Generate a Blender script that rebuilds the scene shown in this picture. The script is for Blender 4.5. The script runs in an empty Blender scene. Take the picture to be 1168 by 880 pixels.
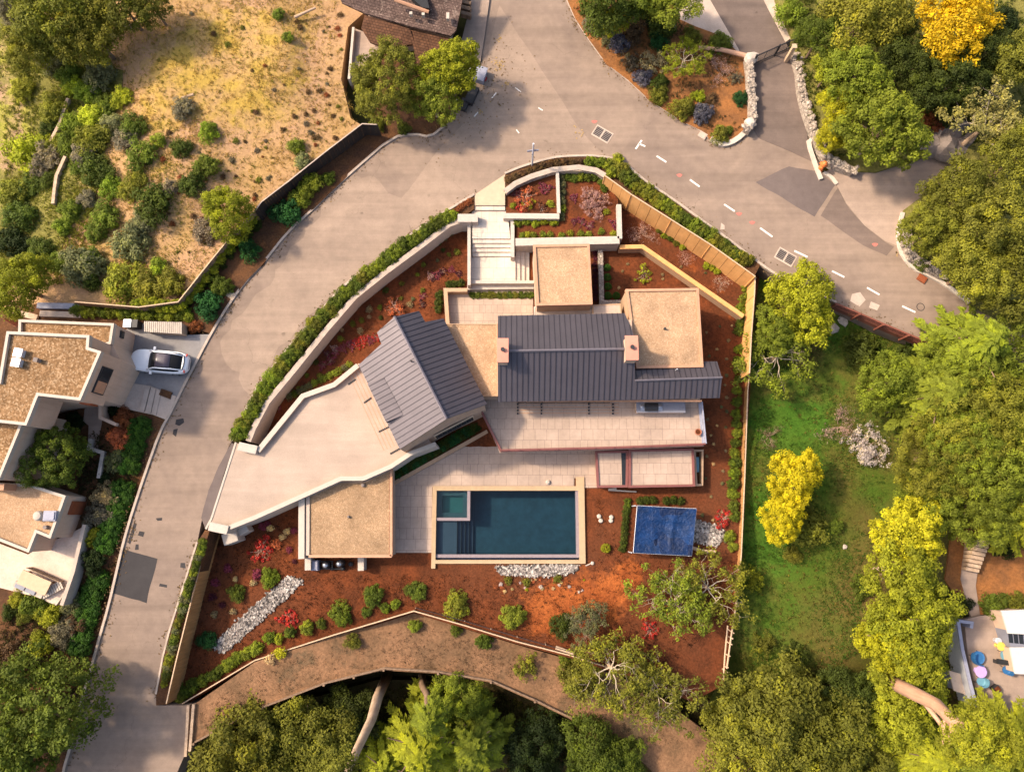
import bpy, bmesh, math, random
import numpy as np
from mathutils import Vector, Matrix, noise
from mathutils.geometry import delaunay_2d_cdt

random.seed(7)
SC = bpy.context.scene
COL = SC.collection
R_ = math.radians

# ---------------------------------------------------------------- camera
F = 840.0
CAM_Z = 65.0
TILT = math.atan(150.0 / F)
cam_d = bpy.data.cameras.new('camera')
cam_d.sensor_width = 36.0
cam_d.lens = 36.0 * F / 1168.0
cam_d.clip_start = 0.5
cam_d.clip_end = 2000
cam = bpy.data.objects.new('camera', cam_d)
cam.location = (0, 0, CAM_Z)
cam.rotation_euler = (TILT, 0, 0)
COL.objects.link(cam)
SC.camera = cam
CT, ST = math.cos(TILT), math.sin(TILT)


def ray(px, py):
    x = (px - 584.0) / F
    y = -(py - 440.0) / F
    return Vector((x, y * CT + ST, y * ST - CT))


def P(px, py, z=0.0):
    """surveyed plan position of a photo point that lies at height z"""
    d = ray(px, py)
    if callable(z):
        zz = 0.0
        for _ in range(7):
            t = (zz - CAM_Z) / d.z
            zz = z(d.x * t, d.y * t)
    else:
        zz = z
    t = (zz - CAM_Z) / d.z
    return Vector((d.x * t, d.y * t, zz))


def XY(px, py, z=0.0):
    p = P(px, py, z)
    return (p.x, p.y)


class Plane:
    def __init__(self, a, b, c):
        self.a = a
        self.n = (b - a).cross(c - a).normalized()
        if self.n.z < 0:
            self.n = -self.n

    def z(self, x, y):
        return self.a.z - (self.n.x * (x - self.a.x) + self.n.y * (y - self.a.y)) / self.n.z

    def at(self, px, py):
        d = ray(px, py)
        c = Vector((0, 0, CAM_Z))
        t = (self.a - c).dot(self.n) / d.dot(self.n)
        return c + d * t


def sstep(t):
    t = max(0.0, min(1.0, t))
    return t * t * (3 - 2 * t)


# ---------------------------------------------------------------- heights
YS = P(584, 505, 0).y
def zroad(x, y):
    if x > -12:
        return 3.0
    return 3.0 - 3.0 * sstep((-6.0 + YS - y) / 21.0)


def zsoil(x, y):
    z = 1.3 * sstep((y - YS + 1.5) / 7.0)
    z -= 0.7 * sstep((-12.0 + YS - y) / 8.0)
    return z


def ztrack(x, y):
    return 0.35 - 3.2 * sstep((x + 26.0) / 46.0)


CTRL = [(-60, -60, 2), (0, 0, 2), (0, 200, 1.5), (100, 100, 3), (200, 60, 4.6), (300, 60, 4.4), (380, 60, 3.4), (200, 200, 4.0),
        (330, 180, 3.5), (260, 280, 3.3), (100, 250, 3), (0, 300, 2.2), (150, 320, 3), (400, 150, 3.2), (230, 330, 3.1), (90, 320, 3),
        (60, 520, 2.5), (100, 600, 2.4), (40, 640, 2.4), (100, 700, 1.6), (40, 800, 0.3), (0, 720, 2), (150, 520, 2.9), (130, 600, 2.5), (-60, 880, 0),
        (300, 250, 3), (450, 190, 3), (600, 100, 3), (750, 170, 3), (900, 200, 3), (1000, 310, 3), (1080, 350, 3), (200, 500, 3), (170, 650, 2),
        (120, 800, .6), (100, 870, 0), (720, 50, 3.3), (800, 110, 3.3), (950, 50, 3.8), (1050, 100, 4.2), (1150, 60, 4.6), (1130, 150, 4.2),
        (1100, 270, 3.4), (1150, 330, 2.6), (900, 370, .5), (950, 400, .4), (880, 500, 0), (960, 560, -.5), (900, 700, -1.3), (960, 700, -1.5),
        (1010, 420, .4), (1000, 600, -1), (1100, 450, -1), (1100, 600, -1.5), (1120, 750, -2), (1168, 650, -1.5), (1040, 780, -3), (870, 820, -4),
        (960, 850, -5), (700, 865, -5), (550, 840, -7), (450, 840, -7), (330, 870, -6), (240, 880, -2), (600, 950, -9), (900, 950, -7), (1250, 600, -2),
        (350, 650, 0), (600, 620, -.3), (750, 620, -.3), (600, 400, .5), (700, 250, 1), (500, 300, 1), (300, 680, 0), (800, 480, .5), (700, 700, -.6),
        (450, 0, 3.2), (500, 60, 3.1), (620, -80, 3.2), (1250, 0, 5), (1250, 250, 3.5), (800, -80, 3.6)]
_c = np.array([[*XY(a, b, c), c] for a, b, c in CTRL])


def gz(x, y):
    d2 = (_c[:, 0] - x) ** 2 + (_c[:, 1] - y) ** 2 + 1.5
    w = d2 ** -2.0
    return float((w * _c[:, 2]).sum() / w.sum())


# ---------------------------------------------------------------- tagging / building
ORG = {}


def tag(o, label=None, cat=None, group=None, kind=None):
    if label:
        o['label'] = label
    if cat:
        o['category'] = cat
    if group:
        o['group'] = group
    if kind:
        o['kind'] = kind
    return o


def thing(name, loc, label, cat, group=None):
    o = bpy.data.objects.new(name, None)
    o.empty_display_size = 0.3
    o.location = loc
    COL.objects.link(o)
    ORG[o.name] = Vector(loc)
    return tag(o, label, cat, group)


def offset_poly(poly, d):
    """offset a CCW polygon inward by d"""
    n = len(poly)
    out = []
    for i in range(n):
        p0, p1, p2 = Vector(poly[i - 1]), Vector(poly[i]), Vector(poly[(i + 1) % n])
        e1 = (p1 - p0).normalized()
        e2 = (p2 - p1).normalized()
        n1 = Vector((-e1.y, e1.x))
        n2 = Vector((-e2.y, e2.x))
        m = n1 + n2
        if m.length < 1e-4:
            m = n1
        m.normalize()
        k = d / max(0.35, m.dot(n1))
        out.append((p1.x + m.x * k, p1.y + m.y * k))
    return out


def ccw(poly):
    a = 0
    for i in range(len(poly)):
        x0, y0 = poly[i - 1][:2]
        x1, y1 = poly[i][:2]
        a += x0 * y1 - x1 * y0
    return list(poly) if a > 0 else list(reversed(poly))


class MB:
    def __init__(s):
        s.v = []
        s.f = []
        s.m = []

    def add(s, vs, fs, mi=0):
        b = len(s.v)
        s.v += [tuple(v) for v in vs]
        s.f += [tuple(b + i for i in f) for f in fs]
        s.m += [mi] * len(fs)
        return s

    def prism(s, poly, z0, z1, mi=0):
        poly = ccw(poly)
        n = len(poly)
        g0 = z0 if callable(z0) else (lambda x, y: z0)
        g1 = z1 if callable(z1) else (lambda x, y: z1)
        vs = [(x, y, g0(x, y)) for x, y in poly] + [(x, y, g1(x, y)) for x, y in poly]
        fs = [tuple(range(n - 1, -1, -1)), tuple(range(n, 2 * n))]
        fs += [(i, (i + 1) % n, n + (i + 1) % n, n + i) for i in range(n)]
        return s.add(vs, fs, mi)

    def box(s, c, size, rz=0, mi=0):
        x, y, z = c
        a, b, h = size[0] / 2, size[1] / 2, size[2] / 2
        cs, sn = math.cos(rz), math.sin(rz)
        pts = [(x + u * cs - w * sn, y + u * sn + w * cs) for u, w in ((-a, -b), (a, -b), (a, b), (-a, b))]
        return s.prism(pts, z - h, z + h, mi)

    def ring(s, poly, w, z0, z1, mi=0):
        poly = ccw(poly)
        inn = offset_poly(poly, w)
        n = len(poly)
        vs = []
        for pl, zz in ((poly, z0), (poly, z1), (inn, z1), (inn, z0)):
            for x, y in pl:
                vs.append((x, y, zz(x, y) if callable(zz) else zz))
        fs = []
        for k in range(4):
            a, b = k * n, ((k + 1) % 4) * n
            for i in range(n):
                j = (i + 1) % n
                fs.append((a + i, a + j, b + j, b + i))
        return s.add(vs, fs, mi)

    def strip(s, pts, th, z0, z1, mi=0, closed=False):
        """wall along a polyline; z0/z1 numbers, callables or per-point lists"""
        n = len(pts)
        L, Rr = [], []
        for i in range(n):
            p = Vector(pts[i][:2])
            a = Vector(pts[max(0, i - 1)][:2])
            b = Vector(pts[min(n - 1, i + 1)][:2])
            e1 = (p - a).normalized() if i > 0 else (b - p).normalized()
            e2 = (b - p).normalized() if i < n - 1 else e1
            n1 = Vector((-e1.y, e1.x))
            m = n1 + Vector((-e2.y, e2.x))
            m.normalize()
            k = th / 2 / max(.4, m.dot(n1))
            L.append(p + m * k)
            Rr.append(p - m * k)

        def zz(f, i, q):
            if callable(f):
                return f(q.x, q.y)
            if isinstance(f, (list, tuple)):
                return f[i]
            return f
        vs = []
        for i in range(n):
            pm = (L[i] + Rr[i]) / 2
            a, b = zz(z0, i, pm), zz(z1, i, pm)
            vs += [(L[i].x, L[i].y, a), (Rr[i].x, Rr[i].y, a), (Rr[i].x, Rr[i].y, b), (L[i].x, L[i].y, b)]
        fs = [(0, 1, 2, 3)]
        for i in range(n - 1):
            q = 4 * i
            for k in range(4):
                fs.append((q + k, q + 4 + k, q + 4 + (k + 1) % 4, q + (k + 1) % 4))
        q = 4 * (n - 1)
        fs.append((q + 3, q + 2, q + 1, q))
        return s.add(vs, fs, mi)

    def tube(s, pts, rad, n=6, mi=0, cap=True):
        pts = [Vector(p) for p in pts]
        if not isinstance(rad, (list, tuple)):
            rad = [rad] * len(pts)
        b = len(s.v)
        up = Vector((0.31, 0.17, 0.93))
        for i, p in enumerate(pts):
            d = (pts[min(i + 1, len(pts) - 1)] - pts[max(i - 1, 0)])
            if d.length < 1e-6:
                d = Vector((0, 0, 1))
            d.normalize()
            u = d.cross(up)
            if u.length < .05:
                u = d.cross(Vector((1, 0, 0)))
            u.normalize()
            w = d.cross(u)
            for k in range(n):
                a = 2 * math.pi * k / n
                q = p + (u * math.cos(a) + w * math.sin(a)) * rad[i]
                s.v.append(tuple(q))
        m = len(pts)
        for i in range(m - 1):
            for k in range(n):
                s.f.append((b + i * n + k, b + i * n + (k + 1) % n, b + (i + 1) * n + (k + 1) % n, b + (i + 1) * n + k))
                s.m.append(mi)
        if cap:
            s.f.append(tuple(b + k for k in range(n - 1, -1, -1)))
            s.f.append(tuple(b + (m - 1) * n + k for k in range(n)))
            s.m += [mi, mi]
        return s

    def lathe(s, c, prof, n=16, mi=0):
        """prof: list of (r, z) bottom to top"""
        b = len(s.v)
        for r, z in prof:
            for k in range(n):
                a = 2 * math.pi * k / n
                s.v.append((c[0] + r * math.cos(a), c[1] + r * math.sin(a), c[2] + z))
        for i in range(len(prof) - 1):
            for k in range(n):
                s.f.append((b + i * n + k, b + i * n + (k + 1) % n, b + (i + 1) * n + (k + 1) % n, b + (i + 1) * n + k))
                s.m.append(mi)
        s.f.append(tuple(b + k for k in range(n - 1, -1, -1)))
        s.f.append(tuple(b + (len(prof) - 1) * n + k for k in range(n)))
        s.m += [mi, mi]
        return s

    def stone(s, c, r, seed, sq=.7, mi=0, sub=1):
        rnd = random.Random(seed)
        bm = bmesh.new()
        bmesh.ops.create_icosphere(bm, subdivisions=sub, radius=1)
        ax = (rnd.uniform(.8, 1.25), rnd.uniform(.75, 1.1), sq * rnd.uniform(.8, 1.1))
        a = rnd.uniform(0, 6.28)
        ca, sa = math.cos(a), math.sin(a)
        off = Vector((rnd.random() * 50, rnd.random() * 50, 0))
        vs = []
        for v in bm.verts:
            k = 1 + .35 * noise.noise(v.co * 1.3 + off)
            x, y, z = v.co.x * ax[0] * k * r, v.co.y * ax[1] * k * r, v.co.z * ax[2] * k * r
            vs.append((c[0] + x * ca - y * sa, c[1] + x * sa + y * ca, c[2] + z))
        fs = [tuple(v.index for v in f.verts) for f in bm.faces]
        bm.free()
        return s.add(vs, fs, mi)

    def build(s, name, mat, parent=None, smooth=False, origin=None, bevel=0):
        me = bpy.data.meshes.new(name)
        if parent is not None:
            o0 = ORG[parent.name]
        elif origin is not None:
            o0 = Vector(origin)
        else:
            a = np.array(s.v)
            o0 = Vector(((a[:, 0].min() + a[:, 0].max()) / 2, (a[:, 1].min() + a[:, 1].max()) / 2, a[:, 2].min()))
        me.from_pydata([(x - o0.x, y - o0.y, z - o0.z) for x, y, z in s.v], [], s.f)
        mats = mat if isinstance(mat, (list, tuple)) else [mat]
        for m in mats:
            me.materials.append(m)
        if len(mats) > 1:
            me.polygons.foreach_set('material_index', s.m)
        bm = bmesh.new()
        bm.from_mesh(me)
        bmesh.ops.recalc_face_normals(bm, faces=bm.faces)
        bm.to_mesh(me)
        bm.free()
        if smooth:
            me.polygons.foreach_set('use_smooth', [True] * len(me.polygons))
        me.update()
        o = bpy.data.objects.new(name, me)
        COL.objects.link(o)
        ORG[o.name] = o0.copy()
        if parent is not None:
            o.parent = parent
        else:
            o.location = o0
        if bevel:
            b = o.modifiers.new('bevel', 'BEVEL')
            b.width = bevel
            b.segments = 2
            b.limit_method = 'ANGLE'
        return o


def polypx(pts, z):
    return [XY(a, b, z) for a, b in pts]


def densify(poly, step, closed=True):
    out = []
    n = len(poly)
    for i in range(n if closed else n - 1):
        a = Vector(poly[i][:2])
        b = Vector(poly[(i + 1) % n][:2])
        k = max(1, int((b - a).length / step))
        for j in range(k):
            out.append(tuple(a + (b - a) * j / k))
    if not closed:
        out.append(tuple(poly[-1][:2]))
    return out


def chaikin(pts, it=1, closed=False):
    for _ in range(it):
        o = []
        n = len(pts)
        if not closed:
            o.append(pts[0])
        for i in range(n if closed else n - 1):
            a, b = pts[i], pts[(i + 1) % n]
            o.append((a[0] * .75 + b[0] * .25, a[1] * .75 + b[1] * .25))
            o.append((a[0] * .25 + b[0] * .75, a[1] * .25 + b[1] * .75))
        if not closed:
            o.append(pts[-1])
        pts = o
    return pts


def patch(name, ppx, zf, mat, cell=1.0, skirt=2.0, lift=0.0, blobs=None, parent=None, wob=0.0, hole=None):
    """a draped sheet of ground inside an outline, with a skirt"""
    f = (lambda x, y: zf) if not callable(zf) else zf
    poly = [P(a, b, f) for a, b in ppx]
    poly = ccw([(p.x, p.y) for p in poly])
    poly = densify(poly, cell * 1.3)
    if wob:
        poly = [(x + wob * noise.noise(Vector((x * .6, y * .6, 3.1))), y + wob * noise.noise(Vector((x * .6, y * .6, 9.7)))) for x, y in poly]
    xs = [p[0] for p in poly]
    ys = [p[1] for p in poly]
    pts = [Vector(p) for p in poly]
    nb = len(pts)
    x = min(xs) + cell * .5
    row = 0
    while x < max(xs):
        y = min(ys) + (cell * .5 if row % 2 else cell)
        while y < max(ys):
            pts.append(Vector((x + .13 * cell * math.sin(y * 5.1), y + .13 * cell * math.sin(x * 4.3))))
            y += cell
        x += cell * .87
        row += 1
    edges = [(i, (i + 1) % nb) for i in range(nb)]
    if hole:
        hb = len(pts)
        hp = densify(hole, cell)
        pts += [Vector(p) for p in hp]
        edges += [(hb + i, hb + (i + 1) % len(hp)) for i in range(len(hp))]
    vo, eo, fo, *_ = delaunay_2d_cdt(pts, edges, [list(range(nb))], 1, 1e-4)
    if hole:
        hx0, hx1 = min(p[0] for p in hole), max(p[0] for p in hole)
        hy0, hy1 = min(p[1] for p in hole), max(p[1] for p in hole)
        keep = []
        for t in fo:
            cx = sum(vo[i].x for i in t) / len(t)
            cy = sum(vo[i].y for i in t) / len(t)
            if not (hx0 < cx < hx1 and hy0 < cy < hy1):
                keep.append(t)
        fo = keep
    vs = [(v.x, v.y, f(v.x, v.y) + lift) for v in vo]
    mb = MB()
    used = sorted({i for t in fo for i in t})
    ren = {u: k for k, u in enumerate(used)}
    mb.add([vs[u] for u in used], [tuple(ren[i] for i in t) for t in fo])
    nv = len(mb.v)
    if skirt:
        ring_t = [(x, y, f(x, y) + lift) for x, y in poly]
        ring_b = [(x, y, z - skirt) for x, y, z in ring_t]
        n = len(poly)
        mb.add(ring_t + ring_b, [(n + i, n + (i + 1) % n, (i + 1) % n, i) for i in range(n)])
    me = bpy.data.meshes.new(name)
    o0 = ORG[parent.name] if parent else Vector((sum(xs) / len(xs), sum(ys) / len(ys), 0))
    me.from_pydata([(a - o0.x, b - o0.y, c - o0.z) for a, b, c in mb.v], [], mb.f)
    me.materials.append(mat)
    if blobs is not None:
        at = me.attributes.new('cover', 'FLOAT', 'POINT')
        bl = [(*XY(a, b, f), r * .074, k) for a, b, r, k in blobs]
        vals = []
        for (a, b, c) in mb.v:
            t = 0
            for bx, by, br, k in bl:
                t += k * math.exp(-((a - bx) ** 2 + (b - by) ** 2) / (br * br))
            vals.append(t)
        at.data.foreach_set('value', vals)
    me.polygons.foreach_set('use_smooth', [i < len(fo) for i in range(len(mb.f))])
    # make the top face up
    bm = bmesh.new()
    bm.from_mesh(me)
    for fa in bm.faces:
        if abs(fa.normal.z) > .3 and fa.normal.z < 0:
            fa.normal_flip()
    bm.to_mesh(me)
    bm.free()
    o = bpy.data.objects.new(name, me)
    COL.objects.link(o)
    if parent:
        o.parent = parent
    else:
        o.location = o0
        tag(o, kind='structure')
    ORG[o.name] = o0
    return o
# ---------------------------------------------------------------- materials
class NT:
    def __init__(s, name, rough=.8, spec=.3):
        s.m = bpy.data.materials.new(name)
        s.m.use_nodes = True
        s.t = s.m.node_tree
        s.t.nodes.clear()
        s.out = s.n('ShaderNodeOutputMaterial')
        s.p = s.n('ShaderNodeBsdfPrincipled')
        s.p.inputs['Roughness'].default_value = rough
        s.p.inputs['Specular IOR Level'].default_value = spec
        s.l(s.p.outputs[0], s.out.inputs[0])
        s._pos = None

    def n(s, t, **k):
        nd = s.t.nodes.new(t)
        for a, b in k.items():
            setattr(nd, a, b)
        return nd

    def l(s, a, b):
        s.t.links.new(a, b)

    def pos(s):
        if s._pos is None:
            s._pos = s.n('ShaderNodeNewGeometry').outputs['Position']
        return s._pos

    def objpos(s):
        return s.n('ShaderNodeTexCoord').outputs['Object']

    def noise(s, scale, detail=4, rough=.6, vec=None, dist=0):
        nd = s.n('ShaderNodeTexNoise')
        nd.inputs['Scale'].default_value = scale
        nd.inputs['Detail'].default_value = detail
        nd.inputs['Roughness'].default_value = rough
        nd.inputs['Distortion'].default_value = dist
        s.l(vec or s.pos(), nd.inputs['Vector'])
        return nd.outputs['Fac']

    def ramp(s, fac, lo, hi, a=0., b=1.):
        nd = s.n('ShaderNodeMapRange')
        nd.inputs['From Min'].default_value = lo
        nd.inputs['From Max'].default_value = hi
        nd.inputs['To Min'].default_value = a
        nd.inputs['To Max'].default_value = b
        s.l(fac, nd.inputs['Value'])
        return nd.outputs[0]

    def mix(s, fac, a, b, mode='MIX'):
        nd = s.n('ShaderNodeMix', data_type='RGBA', blend_type=mode)
        for sock, v in ((nd.inputs['Factor'], fac), (nd.inputs[6], a), (nd.inputs[7], b)):
            if hasattr(v, 'is_linked'):
                s.l(v, sock)
            elif isinstance(v, (int, float)):
                sock.default_value = v
            else:
                sock.default_value = (*v, 1)
        return nd.outputs[2]

    def math(s, op, a, b=None):
        nd = s.n('ShaderNodeMath', operation=op)
        for sock, v in zip(nd.inputs, (a, b)):
            if v is None:
                continue
            if hasattr(v, 'is_linked'):
                s.l(v, sock)
            else:
                sock.default_value = v
        return nd.outputs[0]

    def scalec(s, col, fac):
        """multiply a colour by a scalar socket"""
        nd = s.n('ShaderNodeVectorMath', operation='SCALE')
        if hasattr(col, 'is_linked'):
            s.l(col, nd.inputs[0])
        else:
            nd.inputs[0].default_value = col
        s.l(fac, nd.inputs['Scale'])
        return nd.outputs[0]

    def bump(s, h, strength=.3, dist=.05):
        nd = s.n('ShaderNodeBump')
        nd.inputs['Strength'].default_value = strength
        nd.inputs['Distance'].default_value = dist
        s.l(h, nd.inputs['Height'])
        s.l(nd.outputs[0], s.p.inputs['Normal'])

    def base(s, col):
        if hasattr(col, 'is_linked'):
            s.l(col, s.p.inputs['Base Color'])
        else:
            s.p.inputs['Base Color'].default_value = (*col, 1)


def ground_mat(name, c1, c2, scale=.35, fine=7., contrast=.45, bump=.4, cover=None, cover2=None, speck=None, dist=.08, big=None):
    t = NT(name, .95, .1)
    n1 = t.noise(scale, 8, .65)
    col = t.mix(t.ramp(n1, .38, .62), c1, c2)
    if big:
        nb = t.noise(.09, 5, .6)
        col = t.mix(t.ramp(nb, .45, .65), col, big)
    if cover:
        at = t.n('ShaderNodeAttribute', attribute_name='cover')
        nz = t.noise(.9, 6, .7)
        f = t.math('ADD', at.outputs['Fac'], t.ramp(nz, .3, .7, -.35, .35))
        cc = cover
        if cover2:
            cc = t.mix(t.ramp(t.noise(.5, 5), .4, .6), cover, cover2)
        col = t.mix(t.ramp(f, .3, .7), col, cc)
    n2 = t.noise(fine, 6, .75)
    col = t.scalec(col, t.ramp(n2, .25, .75, 1 - contrast, 1 + contrast))
    if speck:
        v = t.n('ShaderNodeTexVoronoi')
        v.inputs['Scale'].default_value = 2.3
        t.l(t.pos(), v.inputs['Vector'])
        col = t.mix(t.ramp(v.outputs['Distance'], .10, .06), col, speck)
    t.base(col)
    t.bump(n2, bump, dist)
    return t.m


def asphalt(name, c1, c2, crack=True, light=None):
    t = NT(name, .9, .2)
    n1 = t.noise(.16, 6, .6, dist=.6)
    col = t.mix(t.ramp(n1, .36, .64), c1, c2)
    n3 = t.noise(1.4, 5, .7)
    col = t.scalec(col, t.ramp(n3, .3, .7, .88, 1.08))
    n2 = t.noise(24, 4, .8)
    col = t.scalec(col, t.ramp(n2, .25, .75, .84, 1.16))
    if crack:
        # tyre wear along the two directions of travel
        sx = t.n('ShaderNodeSeparateXYZ')
        t.l(t.pos(), sx.inputs[0])
        ks = []
        for rot in (R_(-57), R_(33)):
            mp = t.n('ShaderNodeMapping')
            mp.inputs['Rotation'].default_value = (0, 0, rot)
            mp.inputs['Scale'].default_value = (.035, .8, 1)
            t.l(t.pos(), mp.inputs['Vector'])
            ks.append(t.ramp(t.noise(1.0, 5, .65, vec=mp.outputs[0], dist=.3), .34, .66, .84, 1.10))
        f = t.ramp(sx.outputs[0], -12, 2)
        k = t.math('ADD', t.math('MULTIPLY', ks[0], t.math('SUBTRACT', 1.0, f)), t.math('MULTIPLY', ks[1], f))
        col = t.scalec(col, k)
        v = t.n('ShaderNodeTexVoronoi', feature='DISTANCE_TO_EDGE')
        v.inputs['Scale'].default_value = .11
        wv = t.n('ShaderNodeVectorMath', operation='ADD')
        nn = t.n('ShaderNodeTexNoise')
        nn.inputs['Scale'].default_value = .55
        nn.inputs['Detail'].default_value = 6
        t.l(t.pos(), nn.inputs['Vector'])
        sc = t.n('ShaderNodeVectorMath', operation='SCALE')
        sc.inputs['Scale'].default_value = 3.5
        t.l(nn.outputs['Color'], sc.inputs[0])
        t.l(t.pos(), wv.inputs[0])
        t.l(sc.outputs[0], wv.inputs[1])
        t.l(wv.outputs[0], v.inputs['Vector'])
        f = t.math('MULTIPLY', t.ramp(v.outputs['Distance'], .004, .001), t.ramp(t.noise(.12, 2), .48, .62))
        col = t.scalec(col, t.ramp(f, 0, 1, 1, .72))
        # oil drips
        v2 = t.n('ShaderNodeTexVoronoi')
        v2.inputs['Scale'].default_value = .42
        t.l(t.pos(), v2.inputs['Vector'])
        f2 = t.math('MULTIPLY', t.ramp(v2.outputs['Distance'], .16, .08), t.ramp(t.noise(1.7, 3), .58, .66))
        col = t.scalec(col, t.ramp(f2, 0, 1, 1, .62))
    t.base(col)
    t.bump(n2, .25, .02)
    return t.m


def tiles(name, c1, c2, mortar, w=.95, h=.95, msize=.012, rot=0.0, rough=.6):
    t = NT(name, rough, .3)
    mp = t.n('ShaderNodeMapping')
    mp.inputs['Rotation'].default_value = (0, 0, rot)
    t.l(t.pos(), mp.inputs['Vector'])
    b = t.n('ShaderNodeTexBrick')
    b.offset = .5
    b.offset_frequency = 3
    b.squash = .62
    b.squash_frequency = 2
    b.inputs['Color1'].default_value = (*c1, 1)
    b.inputs['Color2'].default_value = (*c2, 1)
    b.inputs['Mortar'].default_value = (*mortar, 1)
    b.inputs['Scale'].default_value = 1
    b.inputs['Brick Width'].default_value = w
    b.inputs['Row Height'].default_value = h
    b.inputs['Mortar Size'].default_value = msize
    b.inputs['Mortar Smooth'].default_value = .2
    b.inputs['Bias'].default_value = -.2
    t.l(mp.outputs[0], b.inputs['Vector'])
    n = t.noise(3.5, 6, .7)
    n4 = t.noise(.5, 4, .6)
    col = t.scalec(b.outputs['Color'], t.ramp(n, .3, .7, .9, 1.08))
    col = t.scalec(col, t.ramp(n4, .3, .7, .80, 1.10))
    t.base(col)
    return t.m


def gravel(name, a, b, c, scale=9., contrast=.5):
    t = NT(name, .95, .1)
    v = t.n('ShaderNodeTexVoronoi')
    v.inputs['Scale'].default_value = scale
    t.l(t.pos(), v.inputs['Vector'])
    sep = t.n('ShaderNodeSeparateColor')
    t.l(v.outputs['Color'], sep.inputs[0])
    col = t.mix(t.ramp(sep.outputs[0], .2, .8), a, b)
    col = t.mix(t.ramp(sep.outputs[1], .72, .9), col, c)
    n = t.noise(.5, 5, .6)
    col = t.scalec(col, t.ramp(n, .3, .7, .76, 1.16))
    col = t.scalec(col, t.ramp(t.noise(3.0, 5, .8), .3, .7, 1 - contrast * .4, 1 + contrast * .35))
    t.base(col)
    t.bump(v.outputs['Distance'], .5, .03)
    return t.m


def plain(name, c, rough=.7, var=.12, scale=2.5, spec=.3, metal=0., bump=0., streak=False):
    t = NT(name, rough, spec)
    t.p.inputs['Metallic'].default_value = metal
    n = t.noise(scale, 6, .65)
    col = t.scalec(c, t.ramp(n, .3, .7, 1 - var, 1 + var))
    n2 = t.noise(scale * 9, 3, .6)
    col = t.scalec(col, t.ramp(n2, .3, .7, 1 - var * .5, 1 + var * .5))
    if streak:
        mp = t.n('ShaderNodeMapping')
        mp.inputs['Scale'].default_value = (3.5, 3.5, .25)
        t.l(t.pos(), mp.inputs['Vector'])
        n3 = t.noise(1.2, 4, .6, vec=mp.outputs[0])
        col = t.scalec(col, t.ramp(n3, .5, .75, 1, .86))
    t.base(col)
    if bump:
        t.bump(n2, bump, .02)
    return t.m


def leaf_mat(name, trans=.36):
    t = NT(name, .65, .15)
    oi = t.n('ShaderNodeObjectInfo')
    at = t.n('ShaderNodeAttribute', attribute_name='tint')
    k = t.ramp(at.outputs['Fac'], 0, 1, .6, 1.42)
    col = t.scalec(oi.outputs['Color'], k)
    # young growth is yellower
    yel = t.mix(1.0, col, (1.12, 1.08, .6), 'MULTIPLY')
    col = t.mix(t.ramp(at.outputs['Fac'], .6, 1.), col, yel)
    wv = t.ramp(oi.outputs['Random'], 0, 1, .86, 1.14)
    col = t.scalec(col, wv)
    t.base(col)
    tr = t.n('ShaderNodeBsdfTranslucent')
    t.l(col, tr.inputs['Color'])
    mx = t.n('ShaderNodeMixShader')
    mx.inputs[0].default_value = trans
    t.l(t.p.outputs[0], mx.inputs[1])
    t.l(tr.outputs[0], mx.inputs[2])
    t.l(mx.outputs[0], t.out.inputs[0])
    return t.m


def stone_mat(name, a, b, mortar, scale=2.2):
    t = NT(name, .9, .2)
    v = t.n('ShaderNodeTexVoronoi', feature='DISTANCE_TO_EDGE')
    v.inputs['Scale'].default_value = scale
    t.l(t.pos(), v.inputs['Vector'])
    v2 = t.n('ShaderNodeTexVoronoi')
    v2.inputs['Scale'].default_value = scale
    t.l(t.pos(), v2.inputs['Vector'])
    sep = t.n('ShaderNodeSeparateColor')
    t.l(v2.outputs['Color'], sep.inputs[0])
    col = t.mix(sep.outputs[0], a, b)
    n = t.noise(12, 5, .7)
    col = t.scalec(col, t.ramp(n, .3, .7, .8, 1.2))
    col = t.mix(t.ramp(v.outputs['Distance'], .05, .02), col, mortar)
    t.base(col)
    t.bump(t.ramp(v.outputs['Distance'], 0, .12), .7, .05)
    return t.m


def water_mat(name, tint, gloss=.02):
    t = NT(name)
    tr = t.n('ShaderNodeBsdfTransparent')
    tr.inputs[0].default_value = (*tint, 1)
    gl = t.n('ShaderNodeBsdfGlossy')
    gl.inputs['Roughness'].default_value = gloss
    fr = t.n('ShaderNodeFresnel')
    fr.inputs['IOR'].default_value = 1.33
    b = t.n('ShaderNodeBump')
    b.inputs['Strength'].default_value = .14
    b.inputs['Distance'].default_value = .05
    t.l(t.noise(2.2, 3, .5, dist=.4), b.inputs['Height'])
    t.l(b.outputs[0], gl.inputs['Normal'])
    t.l(b.outputs[0], fr.inputs['Normal'])
    mx = t.n('ShaderNodeMixShader')
    t.l(fr.outputs[0], mx.inputs[0])
    t.l(tr.outputs[0], mx.inputs[1])
    t.l(gl.outputs[0], mx.inputs[2])
    t.l(mx.outputs[0], t.out.inputs[0])
    return t.m


def wood_mat(name, a, b, period=7.0, axis='diag'):
    t = NT(name, .8, .2)
    n = t.noise(.8, 5, .6)
    mp = t.n('ShaderNodeMapping')
    mp.inputs['Scale'].default_value = (period, period, .35)
    t.l(t.pos(), mp.inputs['Vector'])
    n2 = t.noise(1.0, 5, .7, vec=mp.outputs[0])
    col = t.mix(t.ramp(n2, .35, .65), a, b)
    col = t.scalec(col, t.ramp(n, .3, .7, .88, 1.12))
    t.base(col)
    return t.m


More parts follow.
